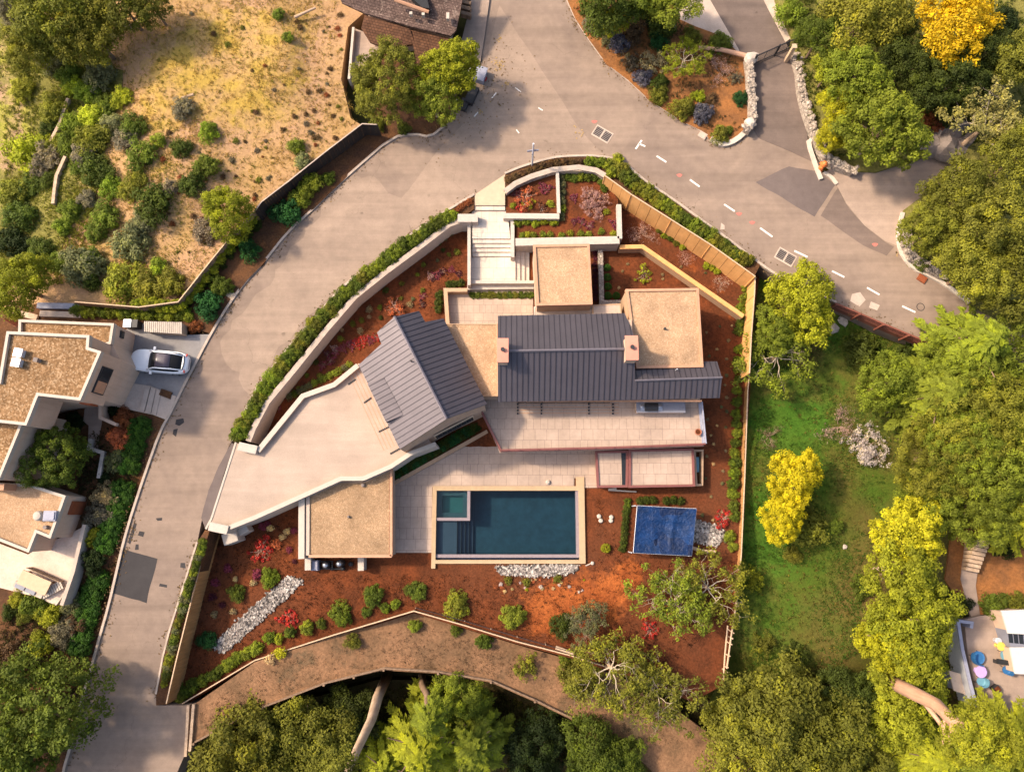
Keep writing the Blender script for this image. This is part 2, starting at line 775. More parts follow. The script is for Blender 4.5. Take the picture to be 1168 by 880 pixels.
M = dict(
    road=asphalt('asphalt', (.255, .185, .140), (.198, .144, .113)),
    road_pale=asphalt('pale_asphalt', (.295, .214, .160), (.245, .178, .135)),
    road_dark=asphalt('asphalt_patch', (.115, .088, .08), (.14, .107, .095), crack=False),
    road_tar=asphalt('fresh_tar', (.034, .030, .031), (.046, .041, .041), crack=False),
    apron=asphalt('apron_concrete', (.34, .25, .195), (.28, .205, .16)),
    lane=asphalt('lane_asphalt', (.165, .120, .098), (.13, .096, .08)),
    kerb=plain('kerb_concrete', (.38, .30, .24), .9, .2, 1.5),
    kerb_white=plain('pale_kerb', (.48, .41, .34), .85, .15, 1.5),
    paint=plain('road_paint', (.66, .61, .55), .7, .12, 8),
    paint_red=plain('red_spray', (.42, .14, .11), .8, .25, 8),
    drive=None,
    conc=plain('grey_concrete', (.20, .185, .18), .85, .15, .6, bump=.1),
    conc_pale=plain('pale_concrete', (.42, .325, .26), .85, .14, .9, bump=.1),
    soil=ground_mat('bark_mulch', (.145, .040, .014), (.075, .024, .010), .55, 5., .55, .7, cover=(.30, .085, .022), cover2=(.22, .058, .016), big=(.105, .036, .016)),
    strip=ground_mat('planting_soil', (.11, .05, .022), (.07, .035, .02), .8, 6., .5, .6),
    hill=ground_mat('dry_hillside', (.38, .225, .125), (.34, .21, .085), .25, 4.5, .30, .8, cover=(.38, .25, .055), cover2=(.38, .235, .10)),
    rough=ground_mat('rough_ground', (.19, .165, .045), (.13, .12, .03), .4, 4.5, .45, .9, cover=(.26, .24, .04), cover2=(.34, .215, .13)),
    lawn=ground_mat('lawn_grass', (.055, .10, .010), (.085, .088, .014), .28, 6., .45, .8, cover=(.045, .105, .010), cover2=(.062, .12, .013), big=(.125, .085, .026)),
    forest=ground_mat('forest_floor', (.065, .042, .016), (.042, .036, .012), .5, 5., .5, .9, cover=(.09, .05, .03)),
    track=ground_mat('dirt_track', (.235, .125, .066), (.135, .078, .042), .45, 5., .45, .5, cover=(.085, .06, .035), cover2=(.10, .07, .04)),
    island=ground_mat('orange_soil', (.27, .11, .035), (.17, .075, .03), .6, 5., .4, .6),
    base=ground_mat('far_ground', (.07, .06, .025), (.045, .05, .015), .1, 3., .4, .5),
    tile=tiles('terrace_paving', (.385, .285, .222), (.355, .26, .20), (.19, .13, .105), .98, .92, .014),
    tile_low=tiles('court_paving', (.42, .31, .235), (.385, .28, .215), (.22, .155, .12), .85, .75, .014),
    tile_walk=tiles('walk_paving', (.56, .47, .385), (.52, .43, .35), (.34, .265, .205), 1.1, 1.0, .012),
    patio=plain('pale_patio', (.52, .40, .315), .8, .16, .7),
    cream=plain('cream_stone', (.46, .345, .235), .8, .08, 2),
    coping=plain('sandstone_coping', (.39, .27, .158), .75, .1, 2.5),
    stucco=plain('warm_stucco', (.43, .30, .215), .9, .08, 1.2, streak=True),
    stucco_tan=plain('tan_stucco', (.41, .265, .165), .9, .08, 1.2, streak=True),
    stucco_pink=plain('left_house_stucco', (.50, .35, .255), .9, .07, .8, streak=True),
    white=plain('white_stone', (.42, .36, .305), .85, .1, 3, bump=.3),
    rubble=stone_mat('rubble_stone', (.44, .36, .29), (.27, .215, .17), (.15, .12, .10), 3.4),
    stonewall=stone_mat('stacked_stone', (.50, .41, .32), (.33, .26, .2), (.2, .16, .13), 2.0),
    trim_white=plain('white_coping', (.41, .35, .29), .7, .06, 2),
    roof_w=None, roof_seam=None,
    groof=gravel('gravel_roof', (.385, .245, .145), (.335, .21, .122), (.44, .295, .185), 13, .35),
    groof_d=gravel('gravel_roof_darker', (.30, .19, .11), (.25, .158, .088), (.345, .23, .138), 13, .4),
    groof_l=gravel('coarse_gravel_roof', (.25, .145, .072), (.16, .09, .042), (.34, .225, .13), 8.5, .6),
    parapet=plain('cedar_parapet', (.42, .225, .135), .7, .12, 3),
    maroon=plain('maroon_metal', (.17, .062, .054), .5, .12, 3),
    copper=plain('pink_copper', (.50, .215, .15), .55, .1, 2, metal=.0),
    dark=plain('dark_metal', (.03, .028, .03), .5, .1, 4),
    black=plain('black_rubber', (.018, .018, .02), .7, .1, 4),
    glass=plain('dark_glass', (.02, .022, .025), .15, .05, 2, spec=.25),
    fence=wood_mat('cedar_boards', (.44, .225, .085), (.32, .155, .058)),
    fence_tan=wood_mat('golden_boards', (.62, .33, .125), (.54, .28, .10), 3.0),
    cap=plain('pale_fence_cap', (.48, .335, .215), .8, .1, 3),
    redrail=plain('red_brown_rail', (.17, .055, .035), .7, .15, 3),
    barkwood=wood_mat('bark', (.26, .17, .11), (.15, .095, .06), 4),
    barkpale=wood_mat('pale_bark', (.50, .36, .25), (.34, .23, .15), 4),
    barkpink=wood_mat('pink_bark', (.50, .29, .19), (.40, .22, .14), 4),
    barkwhite=plain('white_branch', (.42, .335, .24), .8, .15, 3),
    twigs=plain('bare_twigs', (.33, .21, .16), .85, .2, 3),
    leaf=leaf_mat('leaf_foliage'),
    steel=plain('brushed_steel', (.42, .42, .44), .3, .08, 4, metal=.8),
    slate=plain('slate_counter', (.19, .19, .225), .5, .1, 3),
    terracotta=plain('terracotta', (.36, .14, .08), .8, .15, 4),
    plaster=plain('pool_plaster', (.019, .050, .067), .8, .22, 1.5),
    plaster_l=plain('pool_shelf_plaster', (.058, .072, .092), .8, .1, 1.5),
    lilac=plain('pool_ledge_tile', (.22, .175, .185), .5, .12, 5),
    bluebasin=plain('catch_basin', (.05, .07, .17), .6, .15, 3),
    plaster_s=plain('spa_plaster', (.035, .10, .105), .8, .1, 2),
    water=water_mat('pool_water', (.60, .77, .85)),
    water_spa=water_mat('spa_water', (.72, .88, .88)),
    tarp=None,
    carpaint=plain('white_car_paint', (.80, .79, .79), .22, .02, 2, spec=.5),
    seat=plain('grey_leather', (.22, .19, .21), .6, .1, 5),
    carglass=plain('tinted_car_glass', (.012, .012, .014), .35, .05, 2, spec=.12),
    roofglass=plain('panoramic_glass', (.075, .06, .075), .2, .05, 2, spec=.3),
    red=plain('red_lamp', (.35, .02, .015), .3, .05, 2),
    rust=plain('rust_door', (.24, .065, .025), .7, .12, 2),
    bluegrey=plain('blue_grey_paint', (.27, .27, .33), .6, .12, 2),
    whiteroof=plain('white_membrane', (.52, .48, .44), .6, .06, 1),
    shingle=None, lichen=None,
    rock=plain('grey_rock', (.20, .16, .14), .95, .3, 1.2, bump=.8),
    rock_pale=plain('pale_rock', (.42, .35, .29), .9, .2, 2, bump=.4),
    pebble=gravel('pebbles', (.30, .255, .225), (.09, .078, .07), (.46, .41, .36), 6, .5),
    straw=plain('dead_leaf', (.34, .22, .09), .9, .3, 9),
    orange=plain('orange_paint', (.60, .16, .04), .5, .08, 3),
    galv=plain('galvanised', (.55, .56, .60), .4, .08, 4, metal=.3),
    turf=plain('artificial_turf', (.06, .15, .02), .95, .2, 6),
    planter_green=None,
    blue=plain('blue_plastic', (.03, .12, .28), .4, .1, 4),
    teal=plain('teal_plastic', (.12, .26, .33), .4, .1, 4),
    lilacp=plain('lilac_plastic', (.45, .30, .55), .5, .08, 4),
    yellowp=plain('yellow_plastic', (.65, .42, .08), .5, .08, 4),
)


def seam_roof(name, c):
    t = NT(name, .48, .5)
    t.p.inputs['Metallic'].default_value = .55
    n = t.noise(.7, 4, .6)
    col = t.scalec(c, t.ramp(n, .3, .7, .92, 1.08))
    n2 = t.noise(6, 3, .6)
    col = t.scalec(col, t.ramp(n2, .3, .7, .96, 1.04))
    t.base(col)
    return t.m


M['roof'] = seam_roof('zinc_roof', (.092, .078, .086))
M['roof_seam'] = seam_roof('zinc_seam', (.045, .038, .045))
M['roof_ridge'] = seam_roof('zinc_ridge', (.155, .135, .15))


def drive_mat():
    t = NT('exposed_aggregate', .9, .2)
    n0 = t.noise(.35, 5, .6)
    col = t.mix(t.ramp(n0, .35, .65), (.375, .285, .225), (.31, .236, .186))
    mp = t.n('ShaderNodeMapping')
    mp.inputs['Rotation'].default_value = (0, 0, R_(38))
    mp.inputs['Scale'].default_value = (.18, 1.6, 1)
    t.l(t.pos(), mp.inputs['Vector'])
    n1 = t.noise(1.0, 4, .6, vec=mp.outputs[0])
    col = t.scalec(col, t.ramp(n1, .45, .75, 1.0, 1.13))
    n2 = t.noise(14, 5, .8)
    col = t.scalec(col, t.ramp(n2, .3, .7, .84, 1.14))
    t.base(col)
    t.bump(n2, .2, .02)
    return t.m


M['drive'] = drive_mat()


def tarp_mat():
    t = NT('blue_tarp', .5, .25)
    v = t.n('ShaderNodeTexVoronoi', distance='CHEBYCHEV')
    v.inputs['Scale'].default_value = .45
    v.inputs['Randomness'].default_value = .55
    t.l(t.objpos(), v.inputs['Vector'])
    sep = t.n('ShaderNodeSeparateColor')
    t.l(v.outputs['Color'], sep.inputs[0])
    col = t.mix(sep.outputs[0], (.002, .009, .04), (.006, .038, .135))
    n = t.noise(.9, 5, .6)
    col = t.scalec(col, t.ramp(n, .3, .7, .55, 1.3))
    t.base(col)
    t.bump(t.noise(2.2, 5, .6, dist=1.2), .8, .2)
    return t.m


M['tarp'] = tarp_mat()


def shingle_mat(name, a, b, c, lichen=.0):
    t = NT(name, .95, .1)
    br = t.n('ShaderNodeTexBrick')
    br.inputs['Color1'].default_value = (*a, 1)
    br.inputs['Color2'].default_value = (*b, 1)
    br.inputs['Mortar'].default_value = (*[x * .45 for x in b], 1)
    br.inputs['Scale'].default_value = 1
    br.inputs['Brick Width'].default_value = .3
    br.inputs['Row Height'].default_value = .22
    br.inputs['Mortar Size'].default_value = .02
    mp = t.n('ShaderNodeMapping')
    mp.inputs['Rotation'].default_value = (0, 0, R_(14))
    t.l(t.pos(), mp.inputs['Vector'])
    t.l(mp.outputs[0], br.inputs['Vector'])
    col = t.scalec(br.outputs['Color'], t.ramp(t.noise(1.4, 6, .7), .3, .7, .6, 1.35))
    if lichen:
        f = t.ramp(t.noise(1.1, 8, .8), .62 - lichen, .70 - lichen)
        col = t.mix(f, col, c)
        f2 = t.ramp(t.noise(7, 4, .7), .6, .68)
        col = t.mix(f2, col, [min(1, x * 1.8) for x in c])
    t.base(col)
    return t.m


M['shingle'] = shingle_mat('brown_shingles', (.13, .062, .035), (.09, .045, .028), (.2, .15, .12))
M['lichen'] = shingle_mat('mossy_shingles', (.13, .085, .07), (.10, .065, .055), (.22, .16, .13), .08)
# ================================================================ SETTING
SC.world = bpy.data.worlds.new('World')
SC.world.use_nodes = True
wt = SC.world.node_tree
sky = wt.nodes.new('ShaderNodeTexSky')
sky.sky_type = 'NISHITA'
sky.sun_disc = False
SUN_EL = R_(44)
SUN_AZ = math.atan2(-0.95, 0.30)     # clockwise from +Y ; sun stands to the west-north-west of the picture
sky.sun_elevation = SUN_EL
sky.sun_rotation = SUN_AZ
sky.air_density = 1.0
sky.dust_density = 5.0
bg = wt.nodes['Background']
bg.inputs['Strength'].default_value = 0.15
wt.links.new(sky.outputs[0], bg.inputs[0])
sl = bpy.data.lights.new('sun', 'SUN')
sl.energy = 3.0
sl.angle = R_(4)
sl.color = (1.0, .83, .62)
so = bpy.data.objects.new('sun', sl)
sd = Vector((math.sin(SUN_AZ) * math.cos(SUN_EL), math.cos(SUN_AZ) * math.cos(SUN_EL), math.sin(SUN_EL)))
so.rotation_euler = sd.to_track_quat('Z', 'Y').to_euler()
so.location = (-60, 30, 60)
COL.objects.link(so)
SC.view_settings.view_transform = 'Standard'
SC.view_settings.look = 'None'
SC.view_settings.exposure = 1.0
SC.view_settings.gamma = 1

# ---- base sheet (far ground) -----------------------------------
mb = MB()
xs = [-400, -200, -120, -90, -70, -60] + [i * 4 - 56 for i in range(29)] + [60, 70, 90, 120, 200, 400]
ys = [-400, -200, -120, -90, -70, -60] + [i * 4 - 56 for i in range(29)] + [60, 70, 90, 120, 200, 400]
vs, fs = [], []
for y in ys:
    for x in xs:
        vs.append((x, y, gz(max(-70, min(70, x)), max(-60, min(60, y))) - 2.2))
nx = len(xs)
for j in range(len(ys) - 1):
    for i in range(nx - 1):
        fs.append((j * nx + i, j * nx + i + 1, (j + 1) * nx + i + 1, (j + 1) * nx + i))
mb.add(vs, fs)
tag(mb.build('ground', M['base'], smooth=True, origin=(0, 0, 0)), kind='structure')

# ---- natural ground -------------------------------------------------
patch('hillside', [(-90, -90), (470, -90), (416, 14), (397, 31), (389, 90), (400, 135), (413, 143), (329, 209), (292, 243), (240, 302), (192, 348), (80, 346), (0, 350), (-90, 350)],
      lambda x, y: gz(x, y), M['hill'], 1.0, 2.5,
      blobs=[(270, 60, 60, 1.1), (200, 100, 45, .9), (310, 90, 40, .7), (340, 30, 30, .5), (180, 130, 25, .8), (290, 120, 40, .6), (230, 60, 50, .6),
             (90, 200, 14, .8), (75, 230, 14, .9), (185, 190, 18, .8), (120, 270, 30, .6), (150, 300, 25, .5), (200, 240, 18, .4), (100, 310, 20, .6)])
patch('scrub_ground', [(-90, -90), (140, -90), (128, 60), (140, 120), (120, 200), (60, 300), (0, 340), (-90, 340)], lambda x, y: gz(x, y) + .05, M['rough'], 1.0, 0,
      blobs=[(10, 60, 25, 1.2), (8, 120, 28, 1.3), (15, 180, 22, 1.0), (100, 210, 14, .7), (80, 235, 14, .7), (110, 280, 14, .8), (70, 200, 10, .7), (20, 150, 20, .8)], wob=1.6)
patch('verge', [(413, 143), (329, 209), (292, 243), (240, 302), (192, 348), (150, 352), (150, 368), (208, 372), (240, 380), (264, 343), (282, 319), (300, 301), (329, 264), (355, 241), (376, 220), (402, 196), (447, 157), (473, 153), (491, 157), (507, 144), (520, 115), (500, 60), (440, 40), (425, 140)],
      lambda x, y: gz(x, y) - .02, M['strip'], 1.0, 2, blobs=None)
patch('left_yard', [(-90, 340), (150, 350), (150, 376), (130, 440), (196, 470), (183, 492), (167, 537), (154, 576), (141, 620), (134, 650), (125, 689), (112, 734), (102, 770), (91, 807), (81, 850), (72, 880), (60, 960), (-90, 960)],
      lambda x, y: min(gz(x, y), zroad(x, y) + .05) if x > -36 else gz(x, y), M['strip'], 1.2, 2.5)
patch('lawn', [(862, 316), (891, 322), (954, 350), (1007, 376), (1067, 399), (1130, 430), (1130, 600), (1085, 650), (1060, 800), (960, 770), (900, 800), (800, 830), (826, 760), (836, 700), (846, 600), (852, 440)],
      lambda x, y: gz(x, y), M['lawn'], 1.0, 2.5,
      blobs=[(880, 480, 35, .9), (925, 480, 30, .9), (868, 620, 28, 1.1), (950, 385, 20, .8), (900, 650, 22, .6), (935, 540, 22, .5), (885, 560, 18, .9), (960, 440, 15, .5), (975, 690, 14, .5), (862, 580, 18, .9)])
patch('forest_floor', [(1055, 400), (1300, 380), (1300, 980), (200, 980), (200, 880), (222, 835), (300, 810), (430, 775), (560, 778), (640, 815), (700, 835), (800, 800), (890, 780), (960, 745), (1060, 770), (1085, 650), (1110, 560), (1080, 450)],
      lambda x, y: gz(x, y) - .15, M['forest'], 1.6, 3, blobs=[(600, 850, 25, .5), (640, 860, 20, .6), (920, 770, 25, .4)])
patch('northeast_ground', [(906, 41), (887, 0), (860, -90), (1300, -90), (1300, 420), (1100, 360), (1074, 323), (1051, 313), (1035, 306), (1025, 288), (1030, 240), (1065, 214), (1110, 190), (1085, 165), (1060, 175), (1000, 196), (960, 196), (936, 178), (920, 135), (914, 98), (907, 67)],
      lambda x, y: gz(x, y), M['rough'], 1.2, 2, blobs=[(920, 40, 15, .2)])

_hx0, _hy1 = XY(496, 556.5, .1)
_hx1, _hy0 = XY(663, 640.5, .1)
HOLE = [(_hx0, _hy0), (_hx1, _hy0), (_hx1, _hy1), (_hx0, _hy1)]
# ---- property ground -------------------------------------------------
patch('garden_soil', [(189, 806), (238, 604), (262, 500), (300, 455), (345, 395), (420, 322), (520, 245), (560, 200), (640, 183), (700, 195), (790, 255), (866, 316), (858, 380), (856, 440), (850, 545), (846, 633), (838, 700), (826, 780), (790, 800), (705, 768), (650, 750), (590, 734), (472, 699), (290, 756), (204, 808)],
      zsoil, M['soil'], .8, 2.5, lift=0.0,
      hole=HOLE,
      blobs=[(640, 690, 32, 1.1), (690, 680, 28, .9), (720, 655, 20, .7), (610, 700, 22, .7), (560, 670, 18, .3), (820, 330, 12, .5), (790, 300, 14, .5), (425, 380, 14, .25), (380, 430, 12, .3), (830, 360, 10, .4), (760, 690, 18, .4)])
# planting strips on the road side of the walls
patch('planting_strip', [(264, 503), (290, 447), (306, 426), (337, 387), (363, 358), (395, 322), (436, 296), (473, 264), (517, 236), (541, 222), (541, 238), (522, 252), (482, 280), (440, 311), (405, 340), (372, 378), (335, 424), (303, 462), (280, 500)], lambda x, y: zroad(x, y) + .03, M['strip'], .8, 2.2)
patch('planting_strip', [(576, 199), (598, 189), (629, 180), (652, 178), (684, 178), (711, 184), (730, 203), (767, 227), (798, 250), (828, 271), (868, 300), (861, 314), (811, 279), (766, 251), (720, 222), (689, 200), (660, 191), (630, 193), (600, 203), (576, 214)], lambda x, y: zroad(x, y) + .03, M['strip'], .8, 2.2)
patch('planting_strip', [(234, 604), (225, 618), (209, 670), (204, 681), (188, 736), (178, 791), (178, 804), (188, 803), (239, 605)], lambda x, y: zroad(x, y) + .03, M['strip'], .8, 2.2)

# ---- roads -------------------------------------------------
ROADL = [(60, 960), (72, 880), (81, 850), (91, 807), (102, 770), (112, 734), (125, 689), (134, 650), (141, 620), (154, 576), (167, 537), (183, 492), (196, 469), (205, 450), (225, 411), (243, 377), (264, 343), (282, 319), (300, 301), (329, 264), (355, 241), (376, 220), (402, 196), (447, 157), (473, 153), (491, 157), (507, 144), (520, 115), (530, 118), (548, 82), (551, 47), (558, 0), (565, -90)]
ROADR = [(630, -90), (647, 0), (656, 21), (671, 44), (692, 73), (716, 91), (742, 115), (779, 139), (800, 149), (810, 159), (823, 165), (839, 159), (852, 149), (860, 143), (900, 172), (930, 184), (939, 197), (954, 210), (965, 231), (986, 257), (1010, 275), (1023, 280), (1025, 288), (1035, 304), (1051, 311), (1074, 321), (1100, 345), (1200, 400), (1300, 440), (1300, 520), (1160, 450), (1067, 395), (1007, 372), (954, 345), (891, 317), (868, 302), (828, 271), (798, 250), (767, 227), (730, 203), (711, 184), (684, 178), (652, 178), (629, 180), (598, 189), (576, 198), (541, 222), (517, 236), (473, 264), (436, 296), (395, 322), (363, 358), (337, 387), (306, 426), (290, 447), (264, 503), (238, 558), (225, 618), (209, 670), (204, 681), (188, 736), (178, 791), (178, 804), (217, 804), (213, 855), (200, 885), (190, 960)]
road = patch('road', ROADL + ROADR, zroad, M['road'], 1.2, 3.0, lift=0.0)
patch('side_lane', [(790, -90), (810, 0), (843, 59), (856, 74), (860, 100), (861, 133), (858, 146), (866, 158), (900, 172), (930, 186), (938, 196), (934, 185), (922, 163), (917, 131), (914, 98), (907, 67), (896, 48), (871, 0), (850, -90)], lambda x, y: 3.02, M['lane'], 1.2, 2.5)
patch('lane_pavement', [(850, -90), (871, 0), (896, 48), (906, 41), (887, 0), (868, -90)], lambda x, y: 3.06, M['conc_pale'], 1.2, 2.5)
patch('lane_pavement', [(740, -90), (775, 22), (793, 30), (815, 38), (832, 50), (844, 62), (843, 57), (810, 0), (790, -90)], lambda x, y: 3.06, M['conc_pale'], 1.2, 2.5)
patch('driveway_apron', [(939, 197), (954, 210), (965, 231), (986, 257), (1010, 275), (1023, 280), (1034, 272), (1045, 245), (1075, 226), (1120, 208), (1300, 200), (1300, 150), (1115, 160), (1085, 164), (1050, 172), (1010, 182), (960, 186)], lambda x, y: 3.02, M['apron'], 1.2, 2.5)
patch('dirt_track', [(217, 806), (290, 755), (402, 718), (472, 699), (590, 735), (650, 752), (705, 770), (760, 800), (800, 830), (870, 870), (930, 980), (790, 980), (745, 880), (700, 838), (655, 822), (610, 800), (560, 778), (500, 768), (438, 764), (370, 780), (300, 808), (245, 836), (222, 848)], ztrack, M['track'], 1.0, 4.5,
      blobs=[(400, 745, 25, .4), (330, 780, 20, .4), (700, 790, 22, .9), (660, 780, 15, .6), (640, 810, 14, .7), (470, 750, 30, -.3), (240, 830, 14, .6), (720, 830, 20, .8), (350, 750, 14, .6), (570, 760, 15, .4)])
# patches lying in the road surface: parts of the road


def roadpatch(name, ppx, mat, lift=.006, wob=.0):
    return patch(name, ppx, zroad, mat, .5, 0, lift, parent=road, wob=max(wob, .12))


roadpatch('asphalt_patch', [(135, 650), (141, 625), (180, 637), (171, 670), (167, 688), (129, 676)], M['road_tar'])
roadpatch('asphalt_patch', [(900, 190), (934, 196), (953, 211), (929, 247), (862, 208)], M['road_dark'], .006)
roadpatch('asphalt_patch', [(956, 214), (965, 232), (986, 258), (1010, 276), (1020, 281), (1012, 292), (985, 280), (952, 258), (936, 246)], M['lane'], .006)
roadpatch('pale_surface', [(570, 5), (585, 30), (606, 62), (628, 95), (645, 122), (662, 148), (688, 176), (660, 176), (629, 181), (598, 190), (576, 200), (541, 223), (505, 243), (470, 262), (455, 230), (500, 170), (530, 140), (552, 90), (558, 50)], M['road_pale'], .005)  # older, lighter asphalt beside the diagonal seam
roadpatch('pale_surface', [(300, 330), (345, 262), (385, 205), (420, 198), (460, 230), (470, 262), (436, 294), (395, 320), (350, 365), (310, 415), (285, 450), (262, 420), (250, 385)], M['road_pale'], .009, wob=.8)  # paler area over the bend of the left road
roadpatch('gutter_strip', [(264, 504), (269, 507), (254, 545), (241, 591), (234, 602), (230, 590), (238, 558), (250, 532)], M['road_dark'], .008)
roadpatch('tar_patch', [(201, 478), (210, 477), (211, 482), (205, 486), (200, 484)], M['road_tar'])
roadpatch('tar_patch', [(198, 490), (203, 489), (201, 498), (197, 495)], M['road_tar'])
roadpatch('tar_patch', [(153, 595), (156, 597), (149, 620), (146, 618)], M['road_tar'])
roadpatch('tar_patch', [(159, 605), (165, 606), (163, 612), (157, 610)], M['road_tar'])
roadpatch('tar_patch', [(206, 641), (211, 641), (211, 647), (205, 646)], M['road_tar'])
roadpatch('tar_patch', [(183, 665), (191, 667), (191, 670), (182, 668)], M['road_tar'])
roadpatch('tar_patch', [(177, 590), (184, 590), (184, 593), (179, 593)], M['road_tar'])
roadpatch('tar_patch', [(155, 620), (158, 620), (158, 626), (154, 626)], M['road_tar'])
for q in [[(972, 335), (981, 333), (987, 341), (980, 349), (970, 343)], [(993, 343), (1004, 348), (1001, 354), (991, 350)]]:
    roadpatch('concrete_patch', q, M['conc_pale'])
roadpatch('concrete_patch', [(823, 254), (827, 257), (827, 262), (822, 262)], M['conc_pale'])


def dash(a, b, w=.16):
    mb = MB()
    mb.strip([XY(*a, 3), XY(*b, 3)], w, 3.006, 3.012)
    return mb


for a, b in [((749, 178), (760, 185)), ((787, 205), (798, 213)), ((826, 233), (838, 241)), ((867, 260), (881, 270)), ((906, 286), (921, 293)), ((949, 309), (963, 316)), ((989, 328), (1003, 336)), ((1029, 349), (1044, 356))]:
    dash(a, b).build('lane_dash', M['paint'], road)
m_ = dash((725, 170), (732, 160))
m_.strip([XY(729, 164, 3), XY(736, 167, 3)], .16, 3.006, 3.012)
m_.build('painted_mark', M['paint'], road)
for c in [(775, 200), (843, 244), (858, 254), (678, 139), (546, 88), (998, 279)]:
    mb = MB()
    p = P(*c, 3)
    mb.prism([(p.x + .25 * math.cos(a) * (1 + .3 * math.sin(3 * a)), p.y + .17 * math.sin(a)) for a in [k * .524 for k in range(12)]], 3.008, 3.013)
    mb.build('spray_mark', M['paint_red'], road)
mb = MB()
p = P(1050, 350, 3)
mb.ring([(p.x + .36 * math.cos(k * .39), p.y + .36 * math.sin(k * .39)) for k in range(16)], .06, 3.006, 3.012)
mb.build('manhole_ring', M['road_tar'], road)
mb = MB()
for a, b in [((540, 75), (533, 82)), ((588, 100), (594, 105)), ((545, 128), (541, 133)), ((592, 152), (589, 148)), ((561, 112), (566, 106)), ((614, 123), (619, 126))]:
    mb.strip([XY(*a, 3), XY(*b, 3)], .1, 3.007, 3.011)
mb.build('chalk_mark', M['paint'], road)
# fallen leaf litter on the road
rnd = random.Random(4)
mb = MB()
for cx, cy, n, s in [(569, 74, 26, 8), (570, 44, 8, 3), (578, 95, 8, 4), (547, 127, 5, 3), (1024, 290, 6, 3), (655, 153, 10, 8)]:
    for k in range(n):
        p = P(cx + rnd.gauss(0, s * .5), cy + rnd.gauss(0, s * .5), 3)
        mb.box((p.x, p.y, 3.02), (.16, .09, .015), rnd.random() * 3)
tag(mb.build('leaf_litter', M['straw']), kind='stuff')


def kerb(pts, mat='kerb', th=.2, z1=.13, z0=-.2, zf=zroad, it=1):
    mb = MB()
    w = [XY(a, b, zf) for a, b in pts]
    w = densify(chaikin(w, it), 1.5, closed=False)
    mb.strip(w, th, lambda x, y: zf(x, y) + z0, lambda x, y: zf(x, y) + z1)
    return tag(mb.build('kerb', M[mat]), kind='structure')


kerb(ROADL[:27])
kerb(ROADL[27:29] + [(537, 110)])
kerb(ROADR[1:12], 'kerb')
kerb([(810, 159), (818, 164), (826, 166), (839, 161), (852, 149), (857, 141)], 'kerb_white', .45, .25)
kerb([(939, 197), (948, 202), (954, 210)], 'kerb_white', .3)
kerb([(1029, 243), (1024, 262), (1024, 278), (1030, 294), (1042, 307), (1058, 314), (1075, 323), (1105, 345)], 'kerb_white', .32, .2)
kerb([(1033, 262), (1032, 282), (1040, 297), (1056, 307), (1072, 316)], 'rubble', .7, .5)
kerb([(936, 205), (930, 190), (921, 163), (925, 160)], 'kerb_white', .35, .2)
kerb([(541, 222), (517, 236), (473, 264), (436, 296), (395, 322), (363, 358), (337, 387), (306, 426), (290, 447), (264, 503)], 'kerb')
kerb([(576, 198), (598, 189), (629, 180), (652, 178), (684, 178), (711, 184), (730, 203), (767, 227), (798, 250), (828, 271), (868, 302), (891, 317), (954, 345)], 'kerb')
kerb([(225, 618), (209, 670), (188, 736), (178, 791)], 'kerb', .15, .06)
kerb([(238, 383), (222, 414), (205, 448), (191, 478)], 'kerb', .2, .03)

# storm drains
for (c, lab) in [((687, 153), 'square storm drain with two grates in pale concrete near the short T shaped road mark'), ((896, 293), 'square storm drain with two grates beside the third lane dash and leafy tree')]:
    p = P(*c, 3)
    t = thing('storm_drain', (p.x, p.y, 3.0), lab, 'drain', 'storm drains in the road')
    a = R_(-32)
    mb = MB()
    cs, sn = math.cos(a), math.sin(a)
    mb.box((p.x, p.y, 3.012), (1.75, 1.15, .024), a)
    mb.build('frame', M['conc_pale'], t)
    for s in (-1, 1):
        mb = MB()
        q = (p.x + s * .42 * cs, p.y + s * .42 * sn)
        mb.box((q[0], q[1], 3.03), (.68, .85, .02), a, 0)
        for k in range(-2, 3):
            mb.box((q[0] - sn * k * .16, q[1] + cs * k * .16, 3.045), (.66, .06, .02), a, 1)
        mb.build('grate', [M['road_tar'], M['rock']], t)
for c, lab, w in [((801, 155), 'pale square concrete utility lid at the kerb of the island garden', 'conc_pale'), ((1051, 318), 'small rusty drain grate beside the curved white kerb', 'rust'), ((263, 336), 'small pale concrete meter box lid on the verge kerb', 'cream')]:
    p = P(*c, 3)
    mb = MB()
    mb.box((p.x, p.y, 3.08), (.75, .6, .14), R_(-35), 0)
    mb.box((p.x, p.y, 3.16), (.6, .45, .03), R_(-35), 0)
    tag(mb.build('utility_hatch', M[w]), lab, 'utility lid')

# island garden
patch('island_garden', [(640, -90), (647, 0), (656, 21), (671, 44), (692, 73), (716, 91), (742, 115), (779, 139), (800, 149), (810, 159), (823, 165), (839, 159), (852, 149), (858, 135), (856, 90), (850, 66), (844, 62), (832, 50), (815, 38), (793, 30), (775, 22), (740, -90)], lambda x, y: 3.14, M['island'], 1.0, 1.5)
# ================================================================ MAIN HOUSE


